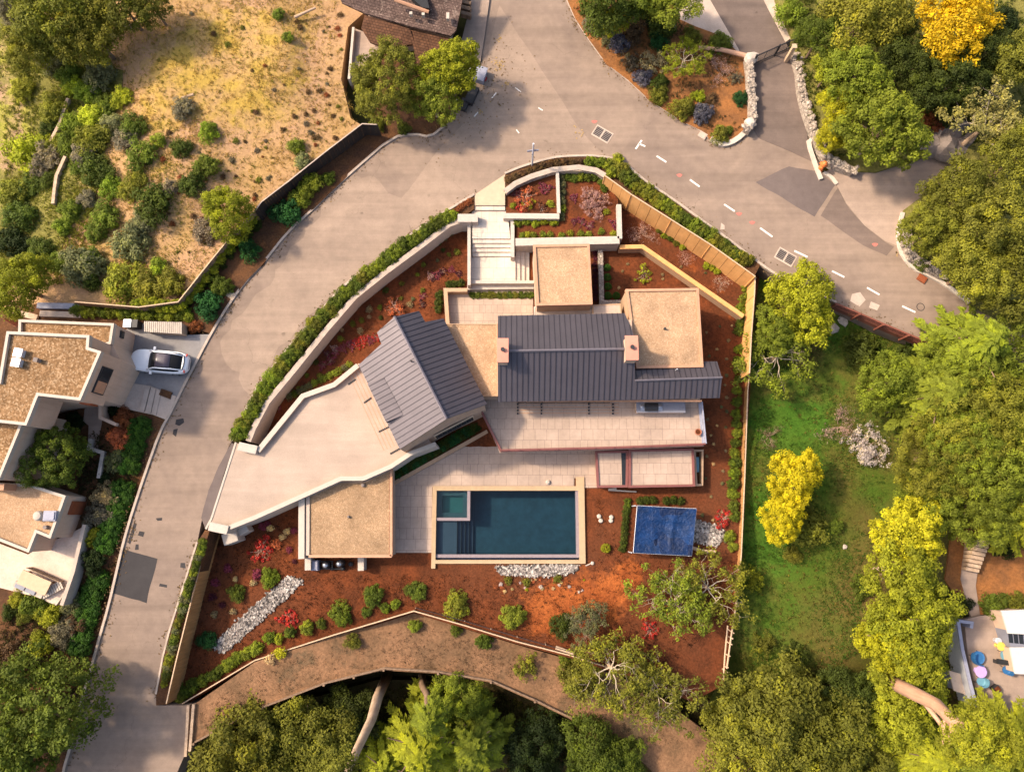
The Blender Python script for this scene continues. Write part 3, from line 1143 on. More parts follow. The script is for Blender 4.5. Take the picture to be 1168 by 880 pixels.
def slope(mb, pts, spacing=.44, th=.14, ridge_dir=None, phase=.5):
    """standing seam roof plane; pts 3D coplanar"""
    pts = [Vector(p) for p in pts]
    n = Vector((0, 0, 0))
    for i in range(1, len(pts) - 1):
        n += (pts[i] - pts[0]).cross(pts[i + 1] - pts[0])
    n.normalize()
    if n.z < 0:
        n = -n
        pts = pts[::-1]
    u = Vector((ridge_dir.x, ridge_dir.y, 0)) if ridge_dir else n.cross(Vector((0, 0, 1)))
    u = (u - n * u.dot(n)).normalized()
    v = n.cross(u)
    k = len(pts)
    top = [tuple(p) for p in pts]
    bot = [tuple(p - Vector((0, 0, th))) for p in pts]
    mb.add(top + bot, [tuple(range(k)), tuple(range(2 * k - 1, k - 1, -1))] + [(i, k + i, k + (i + 1) % k, (i + 1) % k) for i in range(k)], 0)
    q = [((p - pts[0]).dot(u), (p - pts[0]).dot(v)) for p in pts]
    u0, u1 = min(a for a, b in q), max(a for a, b in q)
    x = u0 + spacing * phase
    while x < u1 - .03:
        cr = []
        for i in range(k):
            (a, b), (c, d) = q[i], q[(i + 1) % k]
            if (a - x) * (c - x) < 0:
                cr.append(b + (d - b) * (x - a) / (c - a))
        cr.sort()
        for i in range(0, len(cr) - 1, 2):
            A = pts[0] + u * x + v * cr[i]
            B = pts[0] + u * x + v * cr[i + 1]
            w = u * .022
            h = n * .035
            e = n * .004
            vs = [A - w + e, A + w + e, A + w + h, A - w + h, B - w + e, B + w + e, B + w + h, B - w + h]
            mb.add(vs, [(0, 1, 2, 3), (7, 6, 5, 4), (0, 4, 5, 1), (1, 5, 6, 2), (2, 6, 7, 3), (3, 7, 4, 0)], 1)
        x += spacing


RM = [M['roof'], M['roof_seam']]
house = thing('modern_house', (*XY(640, 430, 3), 0), 'sprawling modern house with dark metal roofs, tan flat roofs and pink chimneys beside the pool', 'house')

# ---- garage wing ------------------------------------------------------
gA, gB = P(450, 361, 8.1), P(509.5, 477.5, 8.1)
gW = Plane(gA, gB, P(409, 416, 6.2))
gE = Plane(gA, gB, P(556, 460, 6.2))
rd = gB - gA
w_pts = [gA] + [gW.at(*q) for q in [(430, 379), (435, 392), (409, 416), (420.5, 439), (441.5, 482), (456, 512)]] + [gB]
e_pts = [gA, gB] + [gE.at(*q) for q in [(555.5, 460.5), (506, 363), (485, 367), (478, 354.5)]]
mb = MB()
slope(mb, w_pts, ridge_dir=rd)
mb.build('standing_seam_roof', RM, house)
mb = MB()
slope(mb, e_pts, ridge_dir=rd)
mb.build('standing_seam_roof', RM, house)
mb = MB()
up = Vector((0, 0, .07))
mb.tube([gA + up, gB + up], .11, 6)
mb.build('ridge_cap', M['roof_ridge'], house)
# vent on the slope
mb = MB()
p = gW.at(469, 412)
mb.tube([p, p + Vector((0, 0, .35))], .06, 8)
mb.build('vent_pipe', M['dark'], house)
# dormer: a flatter metal roof rising from the west eave
d_e = [gW.at(420.5, 439), gW.at(441.5, 482)]
d_top = [gW.at(438, 430), gW.at(460, 473)]
lift = Vector((0, 0, .5))
mb = MB()
slope(mb, [d_e[0] + lift, d_e[1] + lift, d_top[1] + Vector((0, 0, .03)), d_top[0] + Vector((0, 0, .03))], ridge_dir=rd)
dm = mb.build('dormer_roof', RM, house)
mb = MB()
a, b = d_e
c, d = d_top[1], d_top[0]
lo = Vector((0, 0, .36))
mb.add([a, b, b + lo, a + lo, c, d], [(0, 1, 2, 3), (1, 4, 2), (0, 3, 5)])
mb.build('dormer_wall', M['roof'], house)


def body(poly, ztop, z0, k, cen):
    """wall prism under a roof outline, shrunk about a point"""
    q = [(cen.x + (p.x - cen.x) * k, cen.y + (p.y - cen.y) * k) for p in poly]
    mb = MB()
    mb.prism(q, z0, lambda x, y: ztop(x, y) - .15)
    return mb


gm = (gA + gB) / 2
mb = body(w_pts, gW.z, .1, .998, gm)
e2 = [gA, gB, gE.at(553, 462), gE.at(504, 366), gE.at(484, 369), gE.at(477, 356)]
m2 = body(e2, gE.z, .1, .998, gm)
mb.add(m2.v, m2.f)
gwall = mb.build('wall', M['stucco'], house)
# gable window (a band of dark glass in a pale frame) on the south-east wall
wl = [gm + (gB - gm) * .998, gm + (gE.at(553, 462) - gm) * .998, gm + (gW.at(457, 511.5) - gm) * .998]
gd = Vector((wl[1].x - wl[2].x, wl[1].y - wl[2].y, 0)).normalized()
gn = Vector((gd.y, -gd.x, 0))
base = Vector((wl[2].x, wl[2].y, 0))
L = (Vector((wl[1].x, wl[1].y, 0)) - base).length
ga = math.atan2(gd.y, gd.x)
c = base + gd * (L * .60) + gn * .02
mb = MB()
mb.box((c.x, c.y, 3.4), (3.7, .12, 1.5), ga)
wf = mb.build('window', M['cream'], house)
for zz in (3.75, 3.02):
    mb = MB()
    q = c + gn * .06
    mb.box((q.x, q.y, zz), (3.5, .06, .56), ga)
    mb.build('pane', M['glass'], wf)
    mb = MB()
    for j in range(8):
        qq = c + gd * (-1.6 + j * .45) + gn * .10
        mb.box((qq.x, qq.y, zz), (.05, .05, .56), ga)
    mb.box((q.x + gn.x * .05, q.y + gn.y * .05, zz - .28), (3.5, .05, .04), ga)
    mb.build('mullion', M['dark'], wf)
# garage doors (west side): sectional; the light they reflect is modelled on the paving below
for a, b in [((416, 434), (431, 463)), ((434, 469), (450, 501))]:
    pa, pb = gW.at(*a), gW.at(*b)
    pa = gm + (pa - gm) * .985
    pb = gm + (pb - gm) * .985
    dv = Vector((pb.x - pa.x, pb.y - pa.y, 0))
    nn = Vector((dv.y, -dv.x, 0)).normalized()
    if nn.x > 0:
        nn = -nn
    m_ = Vector(((pa.x + pb.x) / 2, (pa.y + pb.y) / 2, 0)) + nn * .03
    mb = MB()
    for i in range(4):
        mb.box((m_.x, m_.y, 3.3 + i * .55), (dv.length, .08, .52), math.atan2(dv.y, dv.x))
    mb.build('garage_door', M['parapet'], house)
# raised bands standing in for sunlight reflected onto the driveway
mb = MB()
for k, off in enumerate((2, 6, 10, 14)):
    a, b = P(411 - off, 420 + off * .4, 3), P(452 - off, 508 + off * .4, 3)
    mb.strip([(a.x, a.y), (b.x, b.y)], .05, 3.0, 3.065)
mb.build('driveway_light_band', M['parapet'], house)
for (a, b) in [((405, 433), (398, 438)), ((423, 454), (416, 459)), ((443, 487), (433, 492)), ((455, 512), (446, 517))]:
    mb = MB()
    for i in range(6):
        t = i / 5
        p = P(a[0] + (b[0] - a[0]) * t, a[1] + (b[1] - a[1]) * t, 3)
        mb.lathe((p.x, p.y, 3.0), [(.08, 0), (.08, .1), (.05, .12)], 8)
    mb.build('reflection_shade_dots', M['dark'], house)  # dark studs in place of the shade between the reflected bands

# ---- main gable --------------------------------------------------------
mA, mB = P(571, 401, 8.0), P(714, 398, 8.0)
mN = Plane(mA, mB, P(640, 358.5, 5.9))
mS = Plane(mA, mB, P(640, 457, 5.9))
mA = mN.at(568, 400.5)
mB_ = P(723, 398, 8.0)
n_pts = [mA, mN.at(568, 360), mN.at(712.5, 357), mN.at(722.5, 381), P(724, 398, 8.0)]
wR = mS.at(724, 434)
wE = mS.at(823.5, 430.5)
s_pts = [mA, P(724, 398, 8.0), wR, wE, mS.at(821, 453.5), mS.at(714, 456), mS.at(568, 458)]
rd = Vector((1, 0, 0))
mb = MB()
slope(mb, n_pts, ridge_dir=rd)
mb.build('standing_seam_roof', RM, house)
mb = MB()
slope(mb, s_pts, ridge_dir=rd)
mb.build('standing_seam_roof', RM, house)
mb = MB()
mb.tube([mA + up, P(714, 398, 8.0) + up], .12, 6)
mb.tube([wR + up, wE + up], .10, 6)
mb.build('ridge_cap', M['roof_ridge'], house)
eN = Plane(wR, wE, P(770, 419, wR.z - .75))
mb = MB()
slope(mb, [wR, wE, eN.at(818, 412), eN.at(803, 412), eN.at(801, 419), eN.at(724.5, 420.5)], ridge_dir=rd)
mb.build('standing_seam_roof', RM, house)
# bodies
mc = (mA + P(724, 398, 8.0)) / 2
mb = MB()
q = [(p.x, p.y) for p in (mA, P(724, 398, 8), mN.at(722, 364), mN.at(568, 364))]
q = [(mc.x + (x - mc.x) * .985, y) for x, y in q]
mb.prism(q, 0, lambda x, y: mN.z(x, y) - .15)
q = [(p.x, p.y) for p in (mA, P(724, 398, 8), mS.at(723, 450), mS.at(568, 451))]
q = [(mc.x + (x - mc.x) * .985, y) for x, y in q]
mb.prism(q, 0, lambda x, y: mS.z(x, y) - .15)
q = [(p.x, p.y) for p in (wR, mS.at(806, 431), mS.at(806, 449), mS.at(722, 450))]
mb.prism(q, 0, lambda x, y: mS.z(x, y) - .16)
q = [(p.x, p.y) for p in (wR, mS.at(806, 430.5), eN.at(806, 414), eN.at(724, 420))]
mb.prism(q, 0, lambda x, y: eN.z(x, y) - .16)
mb.build('wall', M['stucco'], house)


def chimney(px, ztop, zb):
    poly = polypx(px, ztop)
    mb = MB()
    inn = offset_poly(ccw(poly), .08)
    mb.prism(inn, zb, ztop - .25)
    ch = mb.build('chimney', M['stucco_pink'], house)
    mb = MB()
    # curved sheet cap
    p = ccw(poly)
    xs = [a for a, b in p]
    ys = [b for a, b in p]
    x0, x1, y0, y1 = min(xs), max(xs), min(ys), max(ys)
    vs, n = [], 8
    for zo in (0, -.22):
        for i in range(n + 1):
            t = i / n
            z = ztop + zo + .10 * math.sin(math.pi * t)
            vs += [(x0, y0 + (y1 - y0) * t, z), (x1, y0 + (y1 - y0) * t, z)]
    m = 2 * (n + 1)
    fs = []
    for i in range(n):
        a = 2 * i
        fs += [(a, a + 1, a + 3, a + 2), (m + a + 2, m + a + 3, m + a + 1, m + a), (a, a + 2, m + a + 2, m + a), (a + 1, m + a + 1, m + a + 3, a + 3)]
    fs += [(0, m, m + 1, 1), (m - 2, m - 1, 2 * m - 1, 2 * m - 2)]
    mb.add(vs, fs)
    mb.build('chimney_cap', M['copper'], ch)
    c = ((x0 + x1) / 2, (y0 + y1) / 2)
    mb = MB()
    mb.lathe((c[0], c[1], ztop + .05), [(.13, 0), (.13, .22), (.17, .22), (.17, .3)], 12)
    mb.build('flue', M['dark'], ch)


chimney([(567, 385.5), (579.5, 385.5), (580, 413), (567, 413)], 8.9, 5)
chimney([(713, 382.5), (727, 382.5), (728.5, 410.5), (714, 410.5)], 9.0, 5)


# ---- flat roofs ---------------------------------------------------------
def flat_roof(px, z, z0, parent, wallm, parm, roofm, pw=.25, name='flat_roof', drop=.14):
    poly = ccw(polypx(px, z))
    mb = MB()
    mb.prism(offset_poly(poly, .06), z0, z - drop - .02)
    mb.build('wall', M[wallm], parent)
    mb = MB()
    mb.prism(offset_poly(poly, pw - .01), z - drop - .015, z - drop)
    mb.build('gravel_roof', M[roofm], parent)
    mb = MB()
    mb.ring(poly, pw, z - .5, z)
    mb.build('parapet', M[parm], parent)


flat_roof([(498, 369), (567.5, 369), (568, 451.5), (541, 451.5)], 5.3, 0, house, 'stucco', 'stucco_tan', 'groof', .08, drop=.05)
flat_roof([(713.5, 329.5), (797, 328.3), (802.5, 418.5), (726, 420)], 6.1, 0, house, 'stucco_tan', 'parapet', 'groof', .22)
flat_roof([(608, 279), (672.5, 278), (676, 347), (612, 348.5)], 5.6, .9, house, 'stucco', 'parapet', 'groof', .22)
flat_roof([(676, 347.5), (708, 346), (709, 358), (676, 359)], 4.3, .5, house, 'stucco_tan', 'stucco_tan', 'conc_pale', .1, drop=.03)
flat_roof([(609, 349.5), (676, 348.5), (676, 360), (609, 361)], 3.6, .5, house, 'white', 'white', 'conc_pale', .1, drop=.03)
for c_, z_ in [((758, 375), 6.0)]:
    p = P(*c_, z_)
    mb = MB()
    mb.lathe((p.x, p.y, z_ - .05), [(.09, 0), (.09, .3)], 8)
    mb.build('vent_pipe', M['dark'], house)
mb = MB()
p = eN.at(771, 422)
mb.tube([p, p + Vector((0, 0, .5))], .05, 8)
mb.build('vent_pipe', M['galv'], house)

# ---- upper terrace ------------------------------------------------------
TZ = 2.9
terr = [(549, 468), (556, 455), (600, 453), (798, 452), (803, 508.5), (700, 512.5), (570, 516)]
tp = ccw(polypx(terr, TZ))
mb = MB()
mb.prism(tp, TZ - .35, TZ)
mb.build('terrace', M['tile'], house)
mb = MB()
mb.prism(offset_poly(tp, .5), 0, TZ - .36)
mb.build('lower_wall', M['stucco'], house)


def rail(pts, z, h=.95, mat='maroon', parent=house, curb=True):
    w = [XY(a, b, z) for a, b in pts]
    if curb:
        mb = MB()
        mb.strip(w, .2, z - .42, z + .12)
        mb.build('fascia', M[mat], parent)
    mb = MB()
    mb.strip(w, .12, z + h - .06, z + h)
    d = densify(w, 1.5, closed=False)
    for x, y in d:
        mb.box((x, y, z + h / 2), (.05, .05, h), 0, 0)
    for k in range(1, 6):
        mb.tube([(x, y, z + .12 + k * .13) for x, y in w], .012, 4)
    mb.build('railing', M[mat], parent)


rail([(549, 468.5), (571.5, 514), (700, 510.8), (802, 507)], TZ)
rail([(802, 507), (797.5, 460)], TZ, mat='bluegrey', curb=True)
# folding glass doors under the south eave, their reflected sunlight built as strips
yS = mS.at(640, 451).y
for x0, x1 in [(590, 618), (618, 671), (671, 700)]:
    a, b = P(x0, 456, 5), P(x1, 456, 5)
    mb = MB()
    mb.box(((a.x + b.x) / 2, yS - .04, TZ + 1.2), (b.x - a.x - .05, .1, 2.4))
    wd = mb.build('glass_door', M['dark'], house)
    mb = MB()
    k = 3
    for i in range(k):
        cx = a.x + (b.x - a.x) * (i + .5) / k
        mb.box((cx, yS - .11, TZ + 1.2), ((b.x - a.x) / k - .12, .04, 2.2))
    mb.build('pane', M['glass'], wd)
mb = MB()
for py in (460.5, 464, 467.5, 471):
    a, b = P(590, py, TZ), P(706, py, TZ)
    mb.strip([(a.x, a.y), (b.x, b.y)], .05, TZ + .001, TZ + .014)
mb.build('terrace_light_band', M['parapet'], house)  # strips stand for sunlight thrown back onto the terrace floor
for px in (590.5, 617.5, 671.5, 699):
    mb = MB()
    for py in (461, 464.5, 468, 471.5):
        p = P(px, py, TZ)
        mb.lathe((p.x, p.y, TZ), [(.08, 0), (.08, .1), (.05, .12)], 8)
    mb.build('reflection_shade_dots', M['dark'], house)  # black dots model the shade within that reflected light
# beam
mb = MB()
a, b = P(571, 456, 5.6), P(801, 456, 5.6)
mb.box(((a.x + b.x) / 2, yS - .3, 5.35), (b.x - a.x, .16, .2))
mb.build('beam', M['parapet'], house)

# ---- lower rooms below the terrace, seen as framed balconies -------------
for px, z, gap in [([(679, 514), (717, 513.5), (716, 555.5), (681, 556)], 1.5, True), ([(717.5, 512.5), (791.5, 511), (793, 554.5), (717, 556)], 1.7, False)]:
    poly = ccw(polypx(px, z))
    mb = MB()
    mb.prism(offset_poly(poly, .1), -.2, z - .16)
    mb.build('lower_wall', M['stucco'], house)
    mb = MB()
    mb.prism(offset_poly(poly, .19), z - .2, z - .12)
    mb.build('balcony', M['tile'], house)
    mb = MB()
    mb.ring(poly, .2, z - .35, z)
    mb.build('fascia', M['maroon'], house)
mb = MB()
mb.prism(polypx([(708.5, 516), (713.5, 516), (714.5, 553), (709.5, 553)], 1.4), 1.39, 1.46)
mb.build('skylight', M['glass'], house)
mb = MB()
poly = ccw(polypx([(791.5, 512.5), (802.5, 512.5), (802, 553.5), (793.5, 554)], .9))
mb.ring(poly, .16, -.4, .9)
mb.build('light_well', M['stucco_tan'], house)
mb = MB()
mb.prism(polypx([(793.5, 521), (797.5, 521), (797.5, 538), (793.5, 538)], .5), .2, .5)
mb.build('window', M['teal'], house)
# outdoor kitchen
kx0, kx1 = P(726, 470.5, TZ + .9), P(782, 470.5, TZ + .9)
ky = P(740, 458, TZ + .9).y
kt = thing('outdoor_kitchen', ((kx0.x + kx1.x) / 2, (kx0.y + ky) / 2, TZ), 'slate topped outdoor kitchen counter with steel barbecue grill on the upper terrace', 'kitchen counter')
cx, cy, wx, wy = (kx0.x + kx1.x) / 2, (kx0.y + ky) / 2, kx1.x - kx0.x, ky - kx0.y
mb = MB()
mb.box((cx, cy, TZ + .43), (wx - .1, wy - .08, .86))
mb.build('counter_base', M['stucco'], kt)
mb = MB()
mb.box((cx, cy, TZ + .89), (wx, wy, .06))
mb.build('countertop', M['slate'], kt, bevel=.01)
gx = P(743, 464, TZ + 1).x
mb = MB()
prof = [(-.33, 0), (-.33, .16), (-.22, .27), (0, .32), (.22, .27), (.33, .16), (.33, 0)]
vs = [(gx + s * .55, cy + a, TZ + .93 + b) for s in (-1, 1) for a, b in prof]
n = len(prof)
mb.add(vs, [tuple(range(n)), tuple(range(2 * n - 1, n - 1, -1))] + [(i, n + i, n + (i + 1) % n, (i + 1) % n) for i in range(n)])
gl = mb.build('grill_hood', M['dark'], kt)
mb = MB()
mb.tube([(gx - .45, cy - .4, TZ + 1.05), (gx + .45, cy - .4, TZ + 1.05)], .025, 8)
mb.build('handle', M['steel'], gl)
for s in (-1, 1):
    mb = MB()
    mb.box((gx + s * .75, cy - .02, TZ + .96), (.36, .6, .08))
    mb.lathe((gx + s * .75, cy + .05, TZ + 1.0), [(.14, 0), (.15, .03), (.08, .05)], 12)
    mb.build('side_burner', M['steel'], kt)
# pot on terrace
p = P(795, 493, TZ)
t = thing('plant_pot', (p.x, p.y, TZ), 'small brown terracotta pot in the corner of the upper terrace', 'pot')
mb = MB()
mb.lathe((p.x, p.y, TZ), [(.17, 0), (.26, .4), (.29, .4), (.29, .48), (.24, .48), (.23, .40)], 16)
mb.build('pot', M['terracotta'], t)
mb = MB()
mb.lathe((p.x, p.y, TZ + .36), [(.22, 0), (.2, .06)], 12)
mb.build('potting_soil', M['soil'], t)

# ================================================================ FRONT STEPS / WALLS
tag(MB().prism(polypx([(541.5, 222), (576, 198.8), (576, 234), (541.5, 234)], 3.06), 1, 3.06).build('entry_path', M['cream']), kind='structure')
mb = MB()
mb.prism(polypx([(541.5, 234.2), (576, 234.2), (576, 239.5), (541.5, 239.5)], 2.9), .8, 2.9)
mb.prism(polypx([(538, 239.7), (579, 239.7), (582, 272), (538, 272)], 2.72), .8, 2.72)
for i in range(4):
    y0 = 272.2 + i * 5
    mb.prism(polypx([(538, y0), (582.5, y0), (582.5, y0 + 4.9), (538, y0 + 4.9)], 2.55 - i * .165), .8, 2.55 - i * .165)
mb.prism(polypx([(537, 292.2), (588, 292.2), (588, 322), (537, 322)], 1.9), .7, 1.9)
for i in range(4):
    x0 = 588.2 + i * 5.2
    mb.prism(polypx([(x0, 282), (x0 + 5.1, 282), (x0 + 5.1, 322), (x0, 322)], 1.74 - i * .15), .6, 1.74 - i * .15)
tag(mb.build('front_steps', M['tile_walk']), 'cream stone stairway with two landings leading down from the street to the front door', 'steps')
tag(MB().prism(polypx([(610, 282), (700, 282), (700, 345), (610, 345)], 1.2), .5, 1.15).build('entry_floor', M['tile_low']), kind='structure')


def wall_thing(pts, z1, z0, th, mat, name, label, cat, cap=None, capw=.06, capt=.08, zp=None):
    zf = zp if zp is not None else z1
    w = [XY(a, b, zf) for a, b in pts]
    if cap is None:
        mb = MB()
        mb.strip(w, th, z0, z1)
        return tag(mb.build(name, M[mat]), label, cat)
    t = thing(name, (w[0][0], w[0][1], z0 if not callable(z0) else z0(*w[0])), label, cat)
    mb = MB()
    if callable(z1):
        zt = lambda x, y: z1(x, y) - capt
        zc = z1
    else:
        zt = z1 - capt
        zc = z1
    mb.strip(w, th, z0, zt)
    mb.build('wall', M[mat], t)
    mb = MB()
    mb.strip(w, th + capw * 2, (lambda x, y: zc(x, y) - capt + .002) if callable(zc) else zc - capt + .002, zc)
    mb.build('coping', M[cap], t)
    return t


wall_thing([(535, 251), (535, 325)], 2.75, .6, .28, 'white', 'stair_wall', 'tall narrow white wall along the left side of the front stairs', 'wall')
wall_thing([(533.5, 321.5), (609, 321.5)], 2.3, .6, .28, 'white', 'stair_wall', 'white wall along the foot of the lower stair landing, nearer the stairs of a pair', 'wall')
wall_thing([(533, 327.5), (609, 326.5)], 1.75, .4, .45, 'white', 'planter_wall', 'long white planter wall above the clipped hedge of the sunken court', 'wall')
wall_thing([(584.5, 251), (584.5, 293)], 2.9, .8, .34, 'white', 'stair_wall', 'short white wall on the right of the upper stair flight', 'wall')
wall_thing([(522, 248.5), (545, 248.5)], 3.5, 1.0, .75, 'white', 'gate_pillar', 'thick white stone block ending the street wall left of the stairs', 'wall')
wall_thing([(574, 246), (638, 246.5)], 3.3, 1.5, .5, 'white', 'planter_wall', 'white wall below the raised bed of red and yellow shrubs', 'wall')
wall_thing([(635.8, 195), (637.5, 243)], 3.3, 1.5, .28, 'white', 'planter_wall', 'white wall separating the two raised beds beside the stairs', 'wall')
wall_thing([(588, 276), (706.5, 273.5)], 3.1, .6, .7, 'white', 'retaining_wall', 'long white stone wall behind the flat roof of the front entry', 'wall')
wall_thing([(706, 233), (707, 272)], 3.1, .6, .42, 'white', 'retaining_wall', 'white stone wall closing the right end of the raised bed', 'wall')
wall_thing([(637, 194.5), (672, 193.5)], 3.35, 1.5, .2, 'cream', 'planter_wall', 'thin cream wall behind the dark clipped shrubs at the top of the bed', 'wall')
mb = MB()
mb.tube([(*XY(538.5, 255, 3.6), 3.65), (*XY(538.5, 291, 2.9), 3.0)], .03, 6)
for k in range(4):
    a = P(538.5, 256 + k * 11, 3)
    mb.tube([(a.x, a.y, 2.4 - k * .2), (a.x, a.y, 3.62 - k * .21)], .025, 6)
tag(mb.build('handrail', M['dark']), 'dark metal handrail beside the upper flight of front stairs', 'handrail')
# raised bed soil (two levels)
tag(MB().prism(polypx([(577, 214), (600, 203), (634, 195), (636, 243), (577, 244)], 2.8), 1, 2.8).build('raised_bed', M['soil']), kind='structure')
tag(MB().prism(polypx([(639, 196), (672, 195), (692, 206), (705, 228), (704, 270), (588, 273), (588, 250), (639, 248)], 2.6), .9, 2.6).build('raised_bed', M['soil']), kind='structure')
# sunken court with tan wall
tag(MB().prism(polypx([(508, 331), (608, 331), (608, 369), (512, 369)], 1.35), .5, 1.35).build('court_floor', M['tile_low']), kind='structure')
wall_thing([(533, 330.5), (508, 330.5), (510.5, 369)], 2.2, .5, .34, 'stucco_tan', 'court_wall', 'low tan wall around the corner of the sunken court', 'wall')
# sunken gravel/plant court right of entry
wall_thing([(685, 285), (686.5, 345), (708, 344.5)], 1.9, .5, .42, 'rubble', 'planter_wall', 'L shaped speckled stone planter wall beside round clipped bushes', 'wall')
# inner tan garden wall
wall_thing([(707, 281.5), (733, 281), (848, 360.5)], 2.5, .6, .28, 'stucco_tan', 'garden_wall', 'low tan garden wall running diagonally below the tall golden fence', 'wall', cap='fence_tan', capw=.05)

# curved stone wall along the road side
CW = [(526, 251), (512, 256), (482, 279), (440, 310), (405, 338), (372, 376), (335, 422), (305, 458), (289, 488), (283, 503)]
wall_thing([(a, b) for a, b in CW], 3.35, lambda x, y: zsoil(x, y) - .4, .42, 'white', 'retaining_wall', 'curved pale stone retaining wall inside the roadside hedge on the left', 'wall', cap='kerb', capw=.02)
CN = [(576, 218), (588, 209), (606, 201), (630, 193.5), (660, 190.5), (680, 194), (690, 200)]
wall_thing(CN, 3.45, 1.0, .42, 'stonewall', 'retaining_wall', 'curved tan stone wall along the street above the raised bed', 'wall', cap='kerb', capw=.03)

# ================================================================ DRIVEWAY
dr = [(269.5, 505), (254.5, 545), (241.5, 591), (235, 602), (262, 599), (290, 590), (340, 568), (388, 546), (414, 546), (446, 532), (468, 517.5), (494, 507), (470, 480), (456, 450), (425, 420), (409, 414), (381, 438), (345, 451), (296, 512)]
tag(MB().prism(polypx(dr, 3.05), -.3, 3.05).build('driveway', M['drive']), kind='structure')
wall_thing([(262, 601), (290, 590), (340, 567.5), (388.5, 545.5), (414, 545.5), (446, 531.5), (468, 517), (497, 506)], 3.55, -.3, .26, 'white', 'driveway_wall', 'long low white wall along the lower edge of the pale driveway', 'wall', cap='trim_white', capw=.05)
wall_thing([(294, 514), (345, 451.5), (381, 438.5), (408, 416.5)], 3.5, .4, .34, 'stucco', 'driveway_wall', 'low cream wall on the upper edge of the driveway beside the red planted bed', 'wall', cap='trim_white', capw=.04)
wall_thing([(269, 504), (241, 591), (234.5, 603)], 3.10, 2.4, .16, 'trim_white', 'driveway_edging', 'thin white edging between the driveway mouth and the road', 'edging')
for c_, lab in [((283, 511), 'white stone block at the upper corner of the driveway mouth'), ((250, 602), 'white stone block beside the wooden fence at the driveway mouth')]:
    p = P(*c_, 3.5)
    mb = MB()
    mb.box((p.x, p.y, 2.2), (1.5, .62, 2.8), R_(-12))
    mb.box((p.x, p.y, 3.64), (1.6, .72, .09), R_(-12))
    tag(mb.build('entry_pillar', M['white'], bevel=.04), lab, 'pillar')
p = P(262, 613, 1.8)
mb = MB()
mb.box((p.x, p.y, .9), (1.25, .95, 1.8), R_(20))
mb.box((p.x + .9, p.y + .6, .7), (.9, .6, 1.4), R_(30))
tag(mb.build('stone_block', M['white'], bevel=.05), 'pale stone block in the red soil below the driveway corner', 'stone')

# ================================================================ POOL
pool_deck = [(447, 549), (556, 488), (572, 508), (690, 508), (684, 556), (666, 556), (666, 545), (655, 545), (655, 554), (493, 555), (493, 630), (447, 630)]
tag(MB().prism(polypx(pool_deck, .1), -.6, .1).build('pool_terrace', M['tile']), kind='structure')
wall_thing([(447, 552), (556, 491.5)], .55, -.2, .3, 'stucco_tan', 'planter_wall', 'low wall between the pool paving and the strip of green plants', 'wall')
tag(MB().prism(polypx([(447, 533), (551, 479), (556, 489), (447, 550)], .3), -.5, .3).build('planter_soil', M['soil']), kind='structure')

pl = thing('swimming_pool', (*XY(580, 600, 0), -1.5), 'dark teal rectangular infinity pool with corner spa and sandstone coping', 'swimming pool')
OUT = [(493.5, 555), (657, 553.5), (657, 543.8), (666.5, 543.8), (669, 642), (499, 643.5), (499, 648), (493.5, 648)]
INN = [(497.8, 559.5), (656, 557), (661, 638), (499, 638.5)]
z = .22
ip = ccw(polypx(INN, z))
xl, yt = XY(497.8, 559, z)
xr, yb = XY(659, 632, z)
yl = XY(560, 632, z)[1]
yc = XY(560, 638.3, z)[1]


def rect(a, b, c, d):
    return [(a, b), (c, b), (c, d), (a, d)]


xL, yT = XY(498, 559.2, z)
xR = XY(658.5, 600, z)[0]
mb = MB()
xo0, yo0 = XY(493.5, 554, z)
xo1, yo1 = XY(668, 642.5, z)
xs1 = XY(657.5, 600, z)[0]
mb.prism(rect(xo0, yT, xo1, yo0), -.3, z)                                     # top
mb.prism(rect(xo0, XY(497, 648, z)[1], xL, yT), -.3, z)                       # left
mb.prism(rect(XY(660.5, 600, z)[0], yo1, xo1, yT), -.3, z)                    # right
mb.prism(rect(xL, yo1, XY(660.5, 600, z)[0], yc), -.6, z)                     # bottom
mb.prism(rect(XY(657, 550, z)[0], yo0, XY(666.5, 550, z)[0], XY(660, 543.8, z)[1]), -.3, z)
mb.build('coping', M['coping'], pl)
# basin
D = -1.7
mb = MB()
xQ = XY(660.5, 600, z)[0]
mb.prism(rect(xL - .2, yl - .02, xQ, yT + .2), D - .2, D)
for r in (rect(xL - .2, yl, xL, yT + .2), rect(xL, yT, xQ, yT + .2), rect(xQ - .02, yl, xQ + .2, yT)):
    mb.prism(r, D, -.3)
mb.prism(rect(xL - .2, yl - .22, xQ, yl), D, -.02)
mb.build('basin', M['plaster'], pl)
# infinity edge ledge & catch basin
mb = MB()
mb.prism(rect(xL, yl - .28, xQ, yl), -.6, .03)
mb.prism(rect(XY(657, 600, z)[0], yl, xQ, yT), -.6, .06)
mb.build('infinity_edge', M['lilac'], pl)
mb = MB()
mb.prism(rect(xL, yc, xQ, yl - .28), -1.0, -.55)
mb.build('catch_basin', M['bluebasin'], pl)
mb = MB()
mb.prism(rect(xL, yc + .01, xQ, yl - .29), -.40, -.38)
mb.build('catch_water', M['water'], pl)
# shallow shelf + steps
xsp, ysp = XY(536, 593.5, z)
ysp = XY(520, 593.5, z)[1]
xst = XY(521, 600, z)[0]
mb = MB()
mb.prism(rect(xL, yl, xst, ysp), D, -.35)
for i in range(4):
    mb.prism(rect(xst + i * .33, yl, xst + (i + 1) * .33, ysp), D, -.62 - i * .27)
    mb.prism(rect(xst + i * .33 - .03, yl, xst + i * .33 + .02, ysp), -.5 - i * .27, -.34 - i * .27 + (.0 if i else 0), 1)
mb.build('entry_steps', [M['plaster_l'], M['black']], pl)
